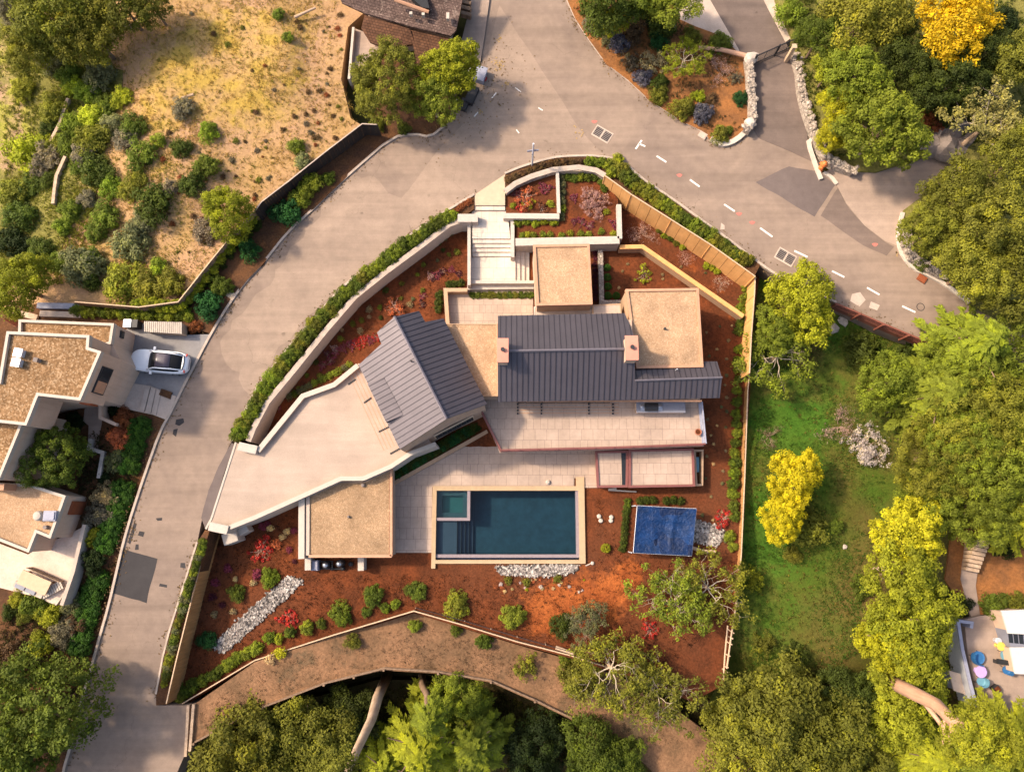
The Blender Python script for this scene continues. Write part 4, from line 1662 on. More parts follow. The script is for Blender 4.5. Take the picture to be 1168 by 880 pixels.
# spa
mb = MB()
mb.prism(rect(xsp - .26, ysp, xsp, yT), D, .12)
mb.prism(rect(xL, ysp, xsp - .26, ysp + .26), D, .12)
mb.build('spa_wall', M['lilac'], pl)
mb = MB()
x0, x1, y0, y1 = xL, xsp - .26, ysp + .26, yT
mb.prism(rect(x0, y0, x1, y1), D, -.9, 0)
s = .42
for r in (rect(x0, y0, x0 + s, y1), rect(x1 - s, y0, x1, y1), rect(x0 + s, y1 - s, x1 - s, y1), rect(x0 + s, y0, x1 - s, y0 + s)):
    mb.prism(r, -.9, -.4, 1)
mb.build('spa_bench', [M['plaster_s'], M['plaster_l']], pl)
mb = MB()
mb.prism(rect(x0 + .005, y0 + .005, x1 - .005, y1 - .005), -.02, 0)
mb.build('spa_water', M['water_spa'], pl)
mb = MB()
# water surface, L shaped round the spa, one thin closed sheet
wz = .0
wp = [(xL + .004, yl + .004), (XY(657, 600, z)[0] - .004, yl + .004), (XY(657, 600, z)[0] - .004, yT - .004), (xsp + .004, yT - .004), (xsp + .004, ysp - .004), (xL + .004, ysp - .004)]
mb.add([(x, y, wz) for x, y in wp], [tuple(range(6))])
mb.build('water_surface', M['water'], pl)

# ================================================================ POOL HOUSE (west flat roof)
ph = thing('pool_house', (*XY(400, 590, 1), 0), 'flat tan gravel roofed pool house between the driveway wall and the pool paving', 'pool house')
PZ = 2.75
hp = ccw(polypx([(349, 566), (388, 548), (414, 548), (446.5, 533.5), (446.5, 634.5), (348, 634.5)], PZ))
mb = MB()
mb.prism(offset_poly(hp, .08), -.3, PZ - .2)
mb.build('wall', M['stucco'], ph)
mb = MB()
mb.prism(offset_poly(hp, .2), PZ - .2, PZ - .13)
mb.build('gravel_roof', M['groof_d'], ph)
mb = MB()
for a, b in [((446, 534), (446, 634)), ((446.5, 634), (352, 634))]:
    mb.strip([XY(*a, PZ), XY(*b, PZ)], .22, PZ - .5, PZ)
mb.build('parapet', M['parapet'], ph)
mb = MB()
mb.strip([XY(351, 565, PZ), XY(350.6, 633, PZ)], .3, PZ - .5, PZ - .02)
mb.build('gutter', M['conc_pale'], ph)
mb = MB()
mb.strip([XY(344.3, 568, PZ), XY(344, 637, PZ)], .5, -.3, PZ + .1)
mb.build('side_wall', M['trim_white'], ph)
for c_, r in [((414, 553), .16), ((397.5, 589), .11)]:
    p = P(*c_, PZ)
    mb = MB()
    mb.lathe((p.x, p.y, PZ - .14), [(r, 0), (r, .2), (r * .6, .26)], 12)
    mb.build('vent_pipe', M['rock'], ph)
# equipment yard
eq = thing('equipment_enclosure', (*XY(385, 645, 0), -.2), 'white walled pool equipment enclosure at the foot of the pool house', 'enclosure')
mb = MB()
mb.strip([XY(351, 634, 1.2), XY(351, 650, 1.2)], .5, -.4, 1.2)
mb.strip([XY(411.5, 634, 1.2), XY(411.5, 650.5, 1.2)], .5, -.4, 1.2)
mb.build('wall', M['white'], eq)
mb = MB()
mb.prism(polypx([(355, 634), (408, 634), (408, 651), (355, 651)], -.02), -.4, -.02)
mb.build('slab', M['conc_pale'], eq)
for i, (cx, cy, r, h) in enumerate([(371, 644, .33, 1.0), (387, 642.5, .33, 1.1)]):
    p = P(cx, cy, .9)
    t = thing('pool_filter', (p.x, p.y, -.02), ['dark pool filter tank with pale lid in the middle of the equipment row', 'dark pool filter tank with pale lid at the right end of the equipment row'][i], 'pool filter', 'pool filters')
    mb = MB()
    mb.lathe((p.x, p.y, -.02), [(r * .9, 0), (r, .1), (r, h * .75), (r * .8, h * .9)], 16)
    mb.build('tank', M['dark'], t, smooth=True)
    mb = MB()
    mb.lathe((p.x, p.y, h * .88), [(r * .75, 0), (r * .6, .1), (r * .2, .16)], 16)
    mb.build('lid', M['steel'], t, smooth=True)
p = P(359, 644.5, .8)
mb = MB()
mb.box((p.x, p.y, .4), (.6, .85, .85))
mb.box((p.x, p.y, .85), (.5, .7, .08))
tag(mb.build('pool_heater', M['bluegrey'], bevel=.03), 'grey boxy pool heater at the left end of the equipment row', 'pool heater')
mb = MB()
for x0, y0, x1, y1, zz in [(359, 648, 392, 648.5, .3), (364, 640, 380, 640, .5), (379, 647, 379, 641, .6), (365, 647, 365, 641, .4)]:
    a, b = P(x0, y0, zz), P(x1, y1, zz)
    mb.tube([a, b], .06, 8)
for x0 in (364, 379, 391):
    a = P(x0, 648, .2)
    mb.lathe((a.x, a.y, -.02), [(.16, 0), (.18, .3), (.1, .4)], 10)
tag(mb.build('pump_pipework', M['black']), 'black pumps and pipes joining the pool filter tanks', 'pipework')
p = P(400, 643, .2)
mb = MB()
mb.lathe((p.x, p.y, -.02), [(.2, 0), (.2, .25), (.12, .3)], 10)
tag(mb.build('floor_pump', M['black']), 'lone small dark pump on the pale slab right of the filters', 'pump')

# ================================================================ BLUE TARP SHELTER
bt = thing('tarp_shelter', (*XY(758, 605, 0), -.1), 'blue tarpaulin stretched over a low square frame below the balconies', 'tarp shelter')
bc = [P(727, 576.5, 1.9), P(794.5, 580, 1.9), P(789, 633.5, 1.7), P(722.5, 630, 1.7)]
mb = MB()
N = 22
for lay in (0, -.03):
    for j in range(N + 1):
        for i in range(N + 1):
            u, v = i / N, j / N
            q = bc[0].lerp(bc[1], u).lerp(bc[3].lerp(bc[2], u), v)
            sag = -.28 * math.sin(math.pi * u) * math.sin(math.pi * v) + .10 * noise.noise(Vector((u * 4, v * 4, 2))) * math.sin(math.pi * u) ** .5 * math.sin(math.pi * v) ** .5
            frame = .22 * max(0, 1 - abs(u - .63) / .05) + .2 * max(0, 1 - abs(v - .28) / .05) + .12 * max(0, 1 - abs(u - .3) / .04)
            mb.v.append((q.x, q.y, q.z + sag + frame * math.sin(math.pi * u) * math.sin(math.pi * v) + lay))
m = (N + 1) ** 2
for j in range(N):
    for i in range(N):
        a = j * (N + 1) + i
        mb.f.append((a, a + 1, a + N + 2, a + N + 1))
        mb.f.append((m + a + N + 1, m + a + N + 2, m + a + 1, m + a))
mb.m = [0] * len(mb.f)
mb.build('tarpaulin', M['tarp'], bt, smooth=True)
for c_ in bc:
    mb = MB()
    mb.tube([(c_.x * .985, c_.y, -.3), (c_.x * .985, c_.y, c_.z - .03)], .05, 8)
    mb.build('post', M['galv'], bt)
mb = MB()
for i in range(4):
    a, b = bc[i], bc[(i + 1) % 4]
    mb.tube([a - Vector((0, 0, .06)), b - Vector((0, 0, .06))], .035, 6)
mb.build('frame', M['galv'], bt)
# ================================================================ FENCES


def board_fence(pts, zt, z0, label, mat='fence', capm='cap', bw=.2, name='wooden_fence', inner=1, rails=True, cat='fence', post=2.4):
    """vertical board fence; zt/z0 callables of (x,y) or numbers; pts photo points of the top line"""
    f1 = zt if callable(zt) else (lambda x, y: zt)
    f0 = z0 if callable(z0) else (lambda x, y: z0)
    w = [XY(a, b, f1) for a, b in pts]
    d = densify(w, bw, closed=False)
    t = thing(name, (w[0][0], w[0][1], f0(*w[0])), label, cat)
    mb = MB()
    rnd = random.Random(len(label))
    for i in range(len(d) - 1):
        a, b = Vector(d[i]), Vector(d[i + 1])
        e = (b - a)
        L = e.length
        e.normalize()
        n = Vector((-e.y, e.x)) * (.012 if i % 2 else -.004)
        c = (a + b) / 2 + n
        h1, h0 = f1(c.x, c.y) - .05, f0(c.x, c.y)
        mb.box((c.x, c.y, (h1 + h0) / 2), (L * .97, .025, h1 - h0 - rnd.random() * .01), math.atan2(e.y, e.x))
    mb.build('boards', M[mat], t)
    mb = MB()
    mb.strip(w, .09, lambda x, y: f1(x, y) - .045, f1)
    mb.build('cap_rail', M[capm], t)
    for x, y in densify(w, post, closed=False):
        mb = MB()
        nx_, ny_ = 0, 0
        mb.box((x, y, (f1(x, y) + f0(x, y)) / 2 - .04), (.1, .1, f1(x, y) - f0(x, y) - .05))
        mb.build('post', M[mat], t)
    return t


board_fence([(239.5, 604), (232, 630), (214, 700), (201, 752), (189.5, 802)], lambda x, y: zsoil(x, y) + 2.5, lambda x, y: zsoil(x, y) - .3,
            'tall brown board fence with pale top rail along the lower left road')
board_fence([(690, 200), (720, 221.5), (766, 250.5), (811, 279), (861.5, 315)], 4.6, 1.0, 'tall golden board fence running diagonally beside the roadside hedge', 'fence_tan', 'cap', .9, post=6)
fe = [(861.5, 315), (860.6, 336), (857, 383), (855, 425)]
board_fence(fe, lambda x, y: zsoil(x, y) + 2.6, lambda x, y: zsoil(x, y) - .4, 'golden board fence at the upper right corner of the garden', 'fence_tan', 'cap', .5)
board_fence([(855, 426), (853, 445), (849.5, 545), (845.5, 633), (841, 680)], lambda x, y: zsoil(x, y) + .9, lambda x, y: zsoil(x, y) - .5, 'long thin pale fence between the clipped garden shrubs and the green lawn', 'fence', 'cap', .5)
# broken rail fence further down
t = thing('rail_fence', (*XY(835, 720, 0), -1), 'weathered open rail fence leaning like a ladder below the lawn', 'fence')
fa = [P(840.5, 684, .6), P(834, 725, .4), P(829, 762, .2)]
fb = [P(830, 713, .3), P(827, 745, .2), P(825, 775, .1)]
for pl_ in (fa, fb):
    mb = MB()
    mb.tube(pl_, .07, 6)
    mb.build('rail', M['cap'], t)
for k in range(4):
    a = P(830 - k * 1.6, 717 + k * 14, .3)
    b = P(837.5 - k * 2.2, 722 + k * 13, .4)
    mb = MB()
    mb.tube([a, b], .05, 6)
    mb.build('rung', M['cap'], t)
for q in [(840, 690), (834, 727), (828, 765)]:
    p = P(*q, .3)
    mb = MB()
    mb.tube([(p.x, p.y, -2), (p.x, p.y, .7)], .07, 6)
    mb.build('post', M['barkpale'], t)

# south low fence with rail
sf = [(189.5, 803), (203, 805), (290, 753), (380, 724), (472, 696.5), (530, 713), (590, 731.5), (650, 747), (705, 764.5)]
board_fence(sf, lambda x, y: zsoil(x, y) + .75, lambda x, y: zsoil(x, y) - 1.6, 'low retaining fence with thin pale cap between the red garden and the dirt track', 'barkwood', 'cap', .6, post=3)
t = thing('wire_rail', (*XY(590, 725, 0), -.8), 'thin dark wire rail standing just inside the low pale fence', 'railing')
w = [P(a, b, .35) for a, b in [(474, 693), (530, 708), (590, 726), (655, 744), (700, 758)]]
mb = MB()
mb.tube(w, .03, 5)
mb.build('rail', M['dark'], t)
for x, y in densify([(p.x, p.y) for p in w], 2.2, closed=False):
    mb = MB()
    mb.tube([(x, y, -1.2), (x, y, .4)], .035, 5)
    mb.build('post', M['barkpale'], t)
# track guard rail
t = thing('guard_rail', (*XY(438, 764, 0), -1), 'weathered timber guard rail along the outer edge of the dirt track above the ravine', 'guard rail')
gp = [(222, 846), (260, 826), (300, 806), (370, 779), (438, 762), (500, 766), (560, 776), (610, 798), (655, 820)]
zt_ = lambda x, y: ztrack(x, y) + .45
w = densify([XY(a, b, zt_) for a, b in gp], 1.5, closed=False)
for hh in (.45, .1):
    mb = MB()
    mb.strip(w, .12, lambda x, y: ztrack(x, y) + hh - .2, lambda x, y: ztrack(x, y) + hh)
    mb.build('rail', M['barkwood'], t)
for x, y in densify([XY(a, b, zt_) for a, b in gp], 2.4, closed=False):
    mb = MB()
    mb.box((x * 1.002, y - .12, ztrack(x, y) - .4), (.16, .16, 2.0))
    mb.build('post', M['barkwood'], t)
# timber edging at track start
t = thing('timber_barrier', (*XY(215, 830, 0), 0), 'pair of weathered timber rails between the paved road end and the dirt track', 'barrier')
for a, b in [((214, 804), (212, 862)), ((220, 803), (217, 856))]:
    mb = MB()
    mb.strip([XY(*a, .7), XY(*b, .5)], .22, .05, .62)
    mb.build('rail', M['barkpale'], t)

# dark fence top left (face turned to the road)
t = board_fence([(430, 142), (413, 141), (371, 173), (329, 206.5), (298, 230), (291, 240)], lambda x, y: 5.1, lambda x, y: 2.9, 'dark brown board fence with grey top rail between the dry hillside and the road', 'barkwood', 'conc_pale', .25)
bpy_dark = plain('shade_dark_boards', (.03, .022, .018), .8, .2, 3)  # shade of the road-facing side put into the board colour
for ch in t.children:
    if ch.name.startswith('boards') or ch.name.startswith('post'):
        ch.data.materials[0] = bpy_dark
# ivy covered fence further left
board_fence([(291, 240), (264, 268), (238, 300), (203, 344), (158, 350), (85, 344)], lambda x, y: 4.7, lambda x, y: 2.6, 'thin timber fence topped with yellow green creeper above the left house drive', 'barkwood', 'cap', .4)
# lower retaining lines left of hillside
for pts, lab, m in [([(77, 112), (68, 140), (57, 161)], 'long weathered plank half buried in the scrub, upper of two', 'barkpale'), ([(74, 178), (64, 200), (60, 232)], 'long weathered plank edging in the scrub, lower of two', 'barkpale')]:
    w = [XY(a, b, lambda x, y: gz(x, y) + .5) for a, b in pts]
    mb = MB()
    w = densify(w, 1.0, closed=False)
    mb.strip(w, .28, lambda x, y: gz(x, y) - .3, lambda x, y: gz(x, y) + .5)
    tag(mb.build('timber_edging', M[m]), lab, 'plank')
# red brown guardrail NE
t = thing('guard_rail', (*XY(1007, 370, 3), 3), 'red brown guard rail along the road edge above the green lawn', 'guard rail')
gp = [(953, 346), (980, 357), (1007, 369), (1036, 381), (1067, 394)]
for hh in (.75, .4):
    mb = MB()
    mb.strip([XY(a, b, 3.7) for a, b in gp], .14, 3 + hh - .2, 3 + hh)
    mb.build('rail', M['redrail'], t)
mb = MB()
mb.strip([XY(a - 2, b + 3.5, 3.0) for a, b in gp], .2, 2.5, 3.1)
mb.build('kick_board', M['redrail'], t)
for x, y in densify([XY(a, b, 3.7) for a, b in gp], 2.2, closed=False):
    mb = MB()
    mb.box((x, y - .12, 3.0), (.16, .16, 1.7))
    mb.build('post', M['redrail'], t)

# ================================================================ GATE, STREET SIGN, HYDRANT
t = thing('sliding_gate', (*XY(885, 68, 3), 3), 'black iron gate across the side lane between stone walls', 'gate')
g0, g1 = P(861, 68, 3.9), P(913, 45, 3.9)
g0.z = g1.z = 0
mb = MB()
for zz in (3.15, 4.45):
    mb.tube([(g0.x, g0.y, zz), (g1.x, g1.y, zz)], .06, 6)
mb.build('frame', M['dark'], t)
n = 26
for s in range(4):
    mb = MB()
    for i in range(n // 4 + 1):
        k = (s * n / 4 + i) / n
        if k > 1:
            break
        q = g0.lerp(g1, k)
        mb.tube([(q.x, q.y, 3.15), (q.x, q.y, 4.45)], .028, 4)
    mb.build('bar_panel', M['dark'], t)
for k in (0, .5, .92):
    q = g0.lerp(g1, k)
    mb = MB()
    mb.box((q.x, q.y, 3.8), (.14, .14, 1.6))
    mb.build('post', M['dark'], t)
p = P(906, 58, 4.2)
t = thing('gate_post', (*XY(896, 70, 3), 3), 'tan wooden post with a flat cap beside the black gate', 'post')
p = XY(896, 70, 3)
mb = MB()
mb.box((p[0], p[1], 4.1), (.3, .3, 2.2))
mb.build('post', M['cap'], t)
mb = MB()
mb.box((p[0], p[1], 5.24), (.42, .42, .08))
mb.build('post_cap', M['cream'], t)

p = XY(607, 188.5, 3)
t = thing('street_sign', (p[0], p[1], 3), 'white street sign post with crossed name blades at the kerb by the curved hedge', 'street sign')
mb = MB()
mb.tube([(p[0], p[1], 3), (p[0], p[1], 6.9)], .085, 8)
mb.build('post', M['galv'], t)
for a, zz in ((.1, 5.7), (1.4, 5.9)):
    mb = MB()
    mb.box((p[0], p[1], zz), (1.0, .05, .24), a)
    mb.build('sign_blade', M['bluegrey'], t)
p = XY(935, 193, 3)
t = thing('fire_hydrant', (p[0], p[1], 3), 'orange fire hydrant at the corner where side lane meets the pale driveway apron', 'hydrant')
mb = MB()
mb.lathe((p[0], p[1], 3), [(.3, 0), (.3, .12), (.22, .14), (.22, .9), (.28, .92), (.28, 1.0), (.2, 1.2), (.06, 1.3)], 14)
mb.build('barrel', M['orange'], t, smooth=False)
for a in (0, 2.1, 4.2):
    mb = MB()
    mb.tube([(p[0], p[1], 3.7), (p[0] + .38 * math.cos(a), p[1] + .38 * math.sin(a), 3.7)], .13, 10)
    mb.build('outlet', M['orange'], t)
p = XY(953, 184, 3.6)
tag(MB().stone((p[0], p[1], 3.4), .5, 5, .8, sub=2).build('boulder', M['rock_pale'], smooth=True), 'round pale boulder on the stone wall next to the orange hydrant', 'boulder')


# rubble walls of the side lane: one mesh of many stones is one wall
def rubble_wall(pts, z, w, h, label, seed):
    wp = densify([XY(a, b, z + h) for a, b in pts], .42, closed=False)
    rnd = random.Random(seed)
    mb = MB()
    mb.strip([XY(a, b, z + h) for a, b in pts], w * .8, z - .3, z + h - .15)
    for i, (x, y) in enumerate(wp):
        for k in range(3):
            mb.stone((x + rnd.uniform(-w, w) * .42, y + rnd.uniform(-w, w) * .42, z + h - .15 + rnd.random() * .08), rnd.uniform(.15, .27), seed * 100 + i * 4 + k, .6)
    return tag(mb.build('rubble_wall', M['rubble']), label, 'stone wall')


rubble_wall([(855, 64), (857, 78), (858, 100), (860, 118), (860, 134), (853, 147)], 3.1, .75, 1.0, 'pale rubble stone wall between the island garden and the side lane', 3)
rubble_wall([(908, 58), (914, 78), (916, 100), (920, 118), (927, 140), (936, 160), (944, 176), (956, 186), (975, 193)], 3.1, .8, .8, 'long pale rubble stone wall along the right of the side lane below the trees', 4)
rubble_wall([(1032, 270), (1040, 290), (1058, 303), (1075, 312)], 3.1, .9, .6, 'short curved rubble wall under the trees by the curved white kerb', 5)
for i, (px, py, r, lab) in enumerate([(858, 64, .6, 'large pale boulder capping the upper end of the island stone wall'), (857, 138, .55, 'large pale boulder at the lower end of the island stone wall')]):
    p = XY(px, py, 4.2)
    tag(MB().stone((p[0], p[1], 3.9), r, 40 + i, .8, sub=2).build('boulder', M['rock_pale']), lab, 'boulder')
rnd = random.Random(9)
rk = [(1055, 150, 1.1), (1070, 146, 1.2), (1085, 152, 1.3), (1097, 145, 1.0), (1062, 163, 1.2), (1078, 167, 1.4), (1093, 165, 1.2), (1105, 158, 1.0)]
for i, (px, py, r) in enumerate(rk):
    p = XY(px, py, 4)
    tag(MB().stone((p[0], p[1], 3.6), r, 60 + i, .9, sub=2).build('rock', M['rock']), 'dark grey rock in the rocky bank between the trees above the pale driveway apron', 'rock', 'rocks of the bank above the driveway apron')

# ================================================================ CAR
cp0, cp1 = P(148.6, 409.3, 3.7), P(215, 415.2, 3.7)
cc = (cp0 + cp1) / 2
ca = math.atan2(cp0.y - cp1.y, cp0.x - cp1.x)
LEN = (cp1 - cp0).length
car = bpy.data.objects.new('parked_car', None)
car.location = (cc.x, cc.y, 3.05)
car.rotation_euler = (0, 0, ca)
COL.objects.link(car)
ORG[car.name] = Vector((0, 0, 0))
tag(car, 'white car with dark glass roof parked on the grey drive of the left house', 'car')
hl = LEN / 2
KW = .97


def hw(x):
    u = x / hl
    k = (1 - abs(u) ** 5.5) ** .5 if abs(u) < 1 else 0
    s = KW * (.42 + .58 * k)
    if u > .72:
        s *= 1 - .18 * ((u - .72) / .28) ** 2
    return s


def deck(x):
    u = x / hl
    if u > .98:
        return .62
    if u > .32:
        return .96 - .26 * ((u - .32) / .66) ** 2
    if u < -.9:
        return 1.02 - (abs(u) - .9) * 2.2
    return 1.0


mb = MB()
NX = 40
rings = []
for i in range(NX + 1):
    x = -hl + 2 * hl * i / NX
    w, dk = hw(x * .999), deck(x)
    r = [(w * .90, .28), (w * .985, .40), (w, .58), (w * .985, dk - .16), (w * .93, dk - .05), (w * .80, dk), (w * .4, dk + .02)]
    r = [(x, a, b) for a, b in r] + [(x, 0, dk + .03)] + [(x, -a, b) for a, b in reversed(r)]
    rings.append(r)
n = len(rings[0])
for r in rings:
    mb.v += r
for i in range(NX):
    for k in range(n - 1):
        mb.f.append((i * n + k, (i + 1) * n + k, (i + 1) * n + k + 1, i * n + k + 1))
    mb.f.append((i * n + n - 1, (i + 1) * n + n - 1, (i + 1) * n, i * n))
mb.f.append(tuple(range(n)))
mb.f.append(tuple(NX * n + k for k in range(n - 1, -1, -1)))
mb.m = [0] * len(mb.f)
body_ = mb.build('body', M['carpaint'], car, smooth=True)


def roof_loft(xa, wa, name, mat, zt, parent=car):
    """xa: list of (x, half width low, z low, half width high, z high)"""
    mb = MB()
    for x, w0, z0, w1, z1 in xa:
        mb.v += [(x, w0, z0), (x, w1, z1 - .05), (x, w1 * .85, z1 - .01), (x, 0, z1 + .015), (x, -w1 * .85, z1 - .01), (x, -w1, z1 - .05), (x, -w0, z0)]
    for i in range(len(xa) - 1):
        for k in range(6):
            a = i * 7 + k
            mb.f.append((a, a + 7, a + 8, a + 1))
    mb.f.append(tuple(range(7)))
    mb.f.append(tuple((len(xa) - 1) * 7 + k for k in range(6, -1, -1)))
    mb.m = [0] * len(mb.f)
    return mb.build(name, mat, parent, smooth=True)


gh = [(.30 * hl, .80, .98, .66, 1.0), (.10 * hl, .83, .99, .68, 1.30), (-.05 * hl, .84, .99, .70, 1.42), (-.30 * hl, .84, .99, .70, 1.46), (-.55 * hl, .83, .99, .68, 1.40), (-.72 * hl, .80, .99, .64, 1.22), (-.84 * hl, .74, .98, .60, 1.02)]
roof_loft(gh, 0, 'glasshouse', M['carglass'], 0)
rg = [(.0, .3, 1.38, .6, 1.44), (-.05 * hl, .5, 1.40, .60, 1.455), (-.30 * hl, .5, 1.44, .60, 1.485), (-.50 * hl, .5, 1.40, .59, 1.445)]
roof_loft(rg, 0, 'roof_glass', M['roofglass'], 0)
for s in (-1, 1):
    mb = MB()
    mb.tube([(.32 * hl, s * .82, .99), (.06 * hl, s * .69, 1.34), (-.05 * hl, s * .68, 1.41), (-.30 * hl, s * .68, 1.455), (-.55 * hl, s * .66, 1.39), (-.84 * hl, s * .62, 1.03)], .06, 6)
    mb.build('roof_rail', M['carpaint'], car, smooth=True)
    mb = MB()
    mb.box((.16 * hl, s * 1.05, 1.0), (.16, .26, .16))
    mb.build('mirror', M['carpaint'], car)
    mb = MB()
    x = .84 * hl
    mb.add([(x - .32, s * hw(x - .3) * .97, .76), (x + .05, s * hw(x + .05) * .90, .68), (x + .08, s * hw(x) * .62, .76), (x - .2, s * hw(x - .2) * .80, .87)], [(0, 1, 2, 3)])
    mb.add([(x - .32, s * hw(x - .3) * .99, .72), (x + .05, s * hw(x + .05) * .97, .64), (x + .12, s * hw(x) * .62, .70), (x - .2, s * hw(x - .2) * .82, .80)], [(3, 2, 1, 0)])
    mb.build('headlight', M['black'], car)
    mb = MB()
    x = -.93 * hl
    mb.box((x, s * .62, .9), (.1, .42, .12), s * .3)
    mb.build('tail_light', M['red'], car)
    for fx in (.60, -.58):
        mb = MB()
        x = fx * hl
        y = s * .86
        mb.tube([(x, y - s * .11, .34), (x, y + s * .11, .34)], .34, 20)
        w_ = mb.build('wheel', M['black'], car)
        mb = MB()
        mb.tube([(x, y + s * .10, .34), (x, y + s * .125, .34)], .22, 12)
        mb.build('rim', M['steel'], w_)
    for k in range(2):
        mb = MB()
        mb.box((.02 * hl - k * .9, s * .4, .95), (.5, .48, .3))
        mb.box((-.08 * hl - k * .9, s * .4, 1.12), (.14, .46, .4))
        mb.build('seat', M['seat'], car)
mb = MB()
mb.tube([(-.88 * hl, -.62, 1.04), (-.92 * hl, 0, 1.06), (-.88 * hl, .62, 1.04)], .045, 6)
mb.build('spoiler', M['black'], car)
mb = MB()
mb.box((-.985 * hl, 0, .55), (.1, .9, .14))
mb.build('number_plate', M['bluegrey'], car)

# ================================================================ LEFT HOUSE
lh = thing('flat_roofed_house', (*XY(60, 500, 6), 2.6), 'stepped pinkish stucco house with three gravel flat roofs and white copings left of the road', 'house')


def block(px, z, z0, cover, pw=.22, drop=.25):
    poly = ccw(polypx(px, z))
    mb = MB()
    mb.prism(offset_poly(poly, .04), z0, z - drop - .03)
    mb.build('wall', M['stucco_pink'], lh)
    mb = MB()
    mb.prism(offset_poly(poly, pw - .01), z - drop - .02, z - drop)
    mb.build('gravel_roof', M[cover], lh)
    mb = MB()
    mb.ring(poly, pw, z - .45, z)
    mb.build('coping', M['trim_white'], lh)
    return poly


block([(7.4, 377.5), (102, 382), (101, 396), (115.5, 400.5), (91.5, 456.5), (43.5, 451), (30, 485), (-60, 475), (-60, 428), (-2, 434)], 9.6, 6.35, 'groof_l')
block([(21, 364), (130, 368.5), (126.5, 392), (90, 400), (20, 395)], 6.6, 2.8, 'groof_l')
block([(-80, 465), (31.5, 468.5), (-1, 547), (-80, 545)], 8.3, 2.4, 'groof_l')
block([(-70, 548), (33, 551.5), (75, 565), (57.5, 614), (41.5, 607.5), (32.5, 630), (-5, 615), (-70, 600)], 5.5, 2.3, 'groof')
mb = MB()
zz = 6.34
mb.prism(polypx([(10, 385), (128, 392), (138, 412), (117, 456), (60, 458), (10, 470)], zz), 2.6, zz)
mb.build('wall', M['stucco_pink'], lh)
# roof vents on the upper roof
for (a, b, s, m) in [((23.5), 403, .55, 'galv'), (21, 414, .55, 'galv'), (43.5, 411, .28, 'rock')]:
    p = P(a, b, 9.5)
    mb = MB()
    mb.box((p.x, p.y, 9.5), (s, s, .5), -.15)
    mb.box((p.x, p.y, 9.8), (s * 1.2, s * 1.2, .12), -.15)
    mb.build('roof_vent', M[m], lh)
p = P(19, 477, 8.3)
mb = MB()
mb.box((p.x, p.y, 8.3), (.5, .75, .5))
mb.box((p.x, p.y + .05, 8.58), (.24, .3, .06), 0)
mb.build('roof_vent', M['trim_white'], lh)
p = P(44, 588, 5.5)
mb = MB()
mb.lathe((p.x, p.y, 5.25), [(.4, 0), (.4, .35), (.3, .5), (.1, .55)], 16)
mb.build('roof_dome', M['trim_white'], lh)
mb = MB()
mb.box((p.x + 1.0, p.y, 5.5), (1.0, .8, .45))
mb.box((p.x + 1.0, p.y, 5.76), (.8, .6, .08))
mb.build('air_conditioner', M['bluegrey'], lh)
p = P(53, 601, 5.4)
mb = MB()
mb.lathe((p.x, p.y, 5.25), [(.16, 0), (.16, .4)], 10)
mb.build('roof_vent', M['rock'], lh)


def wall_window(pa, pb, zc, h, pw, name, frame, glass, u=.5, inset=.03, cols=1):
    """window on a vertical wall through plan points pa-pb facing the picture centre"""
    a, b = Vector((pa[0], pa[1], 0)), Vector((pb[0], pb[1], 0))
    e = (b - a).normalized()
    n = Vector((e.y, -e.x, 0))
    c = a.lerp(b, u)
    if n.dot(-c) < 0:
        n = -n
    c += n * inset
    an = math.atan2(e.y, e.x)
    mb = MB()
    mb.box((c.x, c.y, zc), (pw, .14, h), an)
    f = mb.build(name, M[frame], lh)
    for k in range(cols):
        q = c + e * ((k + .5) / cols - .5) * pw + n * .06
        mb = MB()
        mb.box((q.x, q.y, zc), (pw / cols * .84, .06, h * .86), an)
        mb.build('pane', M[glass[k % len(glass)]], f)
    return f


A_, B_ = XY(115.5, 400.5, 9.6), XY(91.5, 456.5, 9.6)
wall_window(A_, B_, 7.9, 1.5, 2.2, 'window', 'dark', ['glass', 'parapet'], .52, .0, 2)
A_, B_ = XY(91.5, 456.5, 9.6), XY(43.5, 451, 9.6)
wall_window(A_, B_, 7.2, .9, 1.0, 'window', 'rust', ['rust'], .22, .0)
A_, B_ = XY(75, 565, 5.5), XY(57.5, 614, 5.5)
wall_window(A_, B_, 3.4, 1.9, 1.1, 'door', 'rust', ['rust'], .28, .02)
A_, B_ = XY(130, 368.5, 6.6), XY(126.5, 392, 6.6)
wall_window(A_, B_, 5.2, .5, .6, 'window', 'dark', ['glass'], .35, .02)
A_, B_ = XY(-1, 547, 8.3), XY(33, 553, 8.3)
mb = MB()
p = P(8, 556, 5.5)
mb.box((p.x, p.y, 6.3), (1.6, .5, 1.5))
mb.build('window', M['parapet'], lh)
# parking, patio paving
patch('parking_pad', [(150, 370), (165, 369), (208, 382), (240, 381), (222, 413), (205, 448), (191, 478), (178, 470), (160, 440), (142, 440), (140, 380)], lambda x, y: 3.05, M['conc'], 1.2, 1.5)
patch('entry_patio', [(128, 438), (145, 436), (172, 440), (186, 446), (201, 452), (191, 479), (175, 473), (130, 463), (122, 450)], lambda x, y: 3.12, M['conc_pale'], 1.0, 1.5)
mb = MB()
for i, (a, b, c, d) in enumerate([((166, 440), (171, 441), (164, 469), (159, 467)), ((172, 441), (177, 443), (171, 471), (165, 470)), ((178, 444), (183, 446), (177, 473), (172, 471))]):
    mb.prism(polypx([a, b, c, d], 3.3), 2.9, 3.28 - i * .05)
tag(mb.build('entry_steps', M['conc_pale']), 'three broad pale steps between the left house patio and the road', 'steps')
mb = MB()
mb.prism(polypx([(184, 443), (196, 447), (194, 455), (181, 450)], 3.2), 2.9, 3.2)
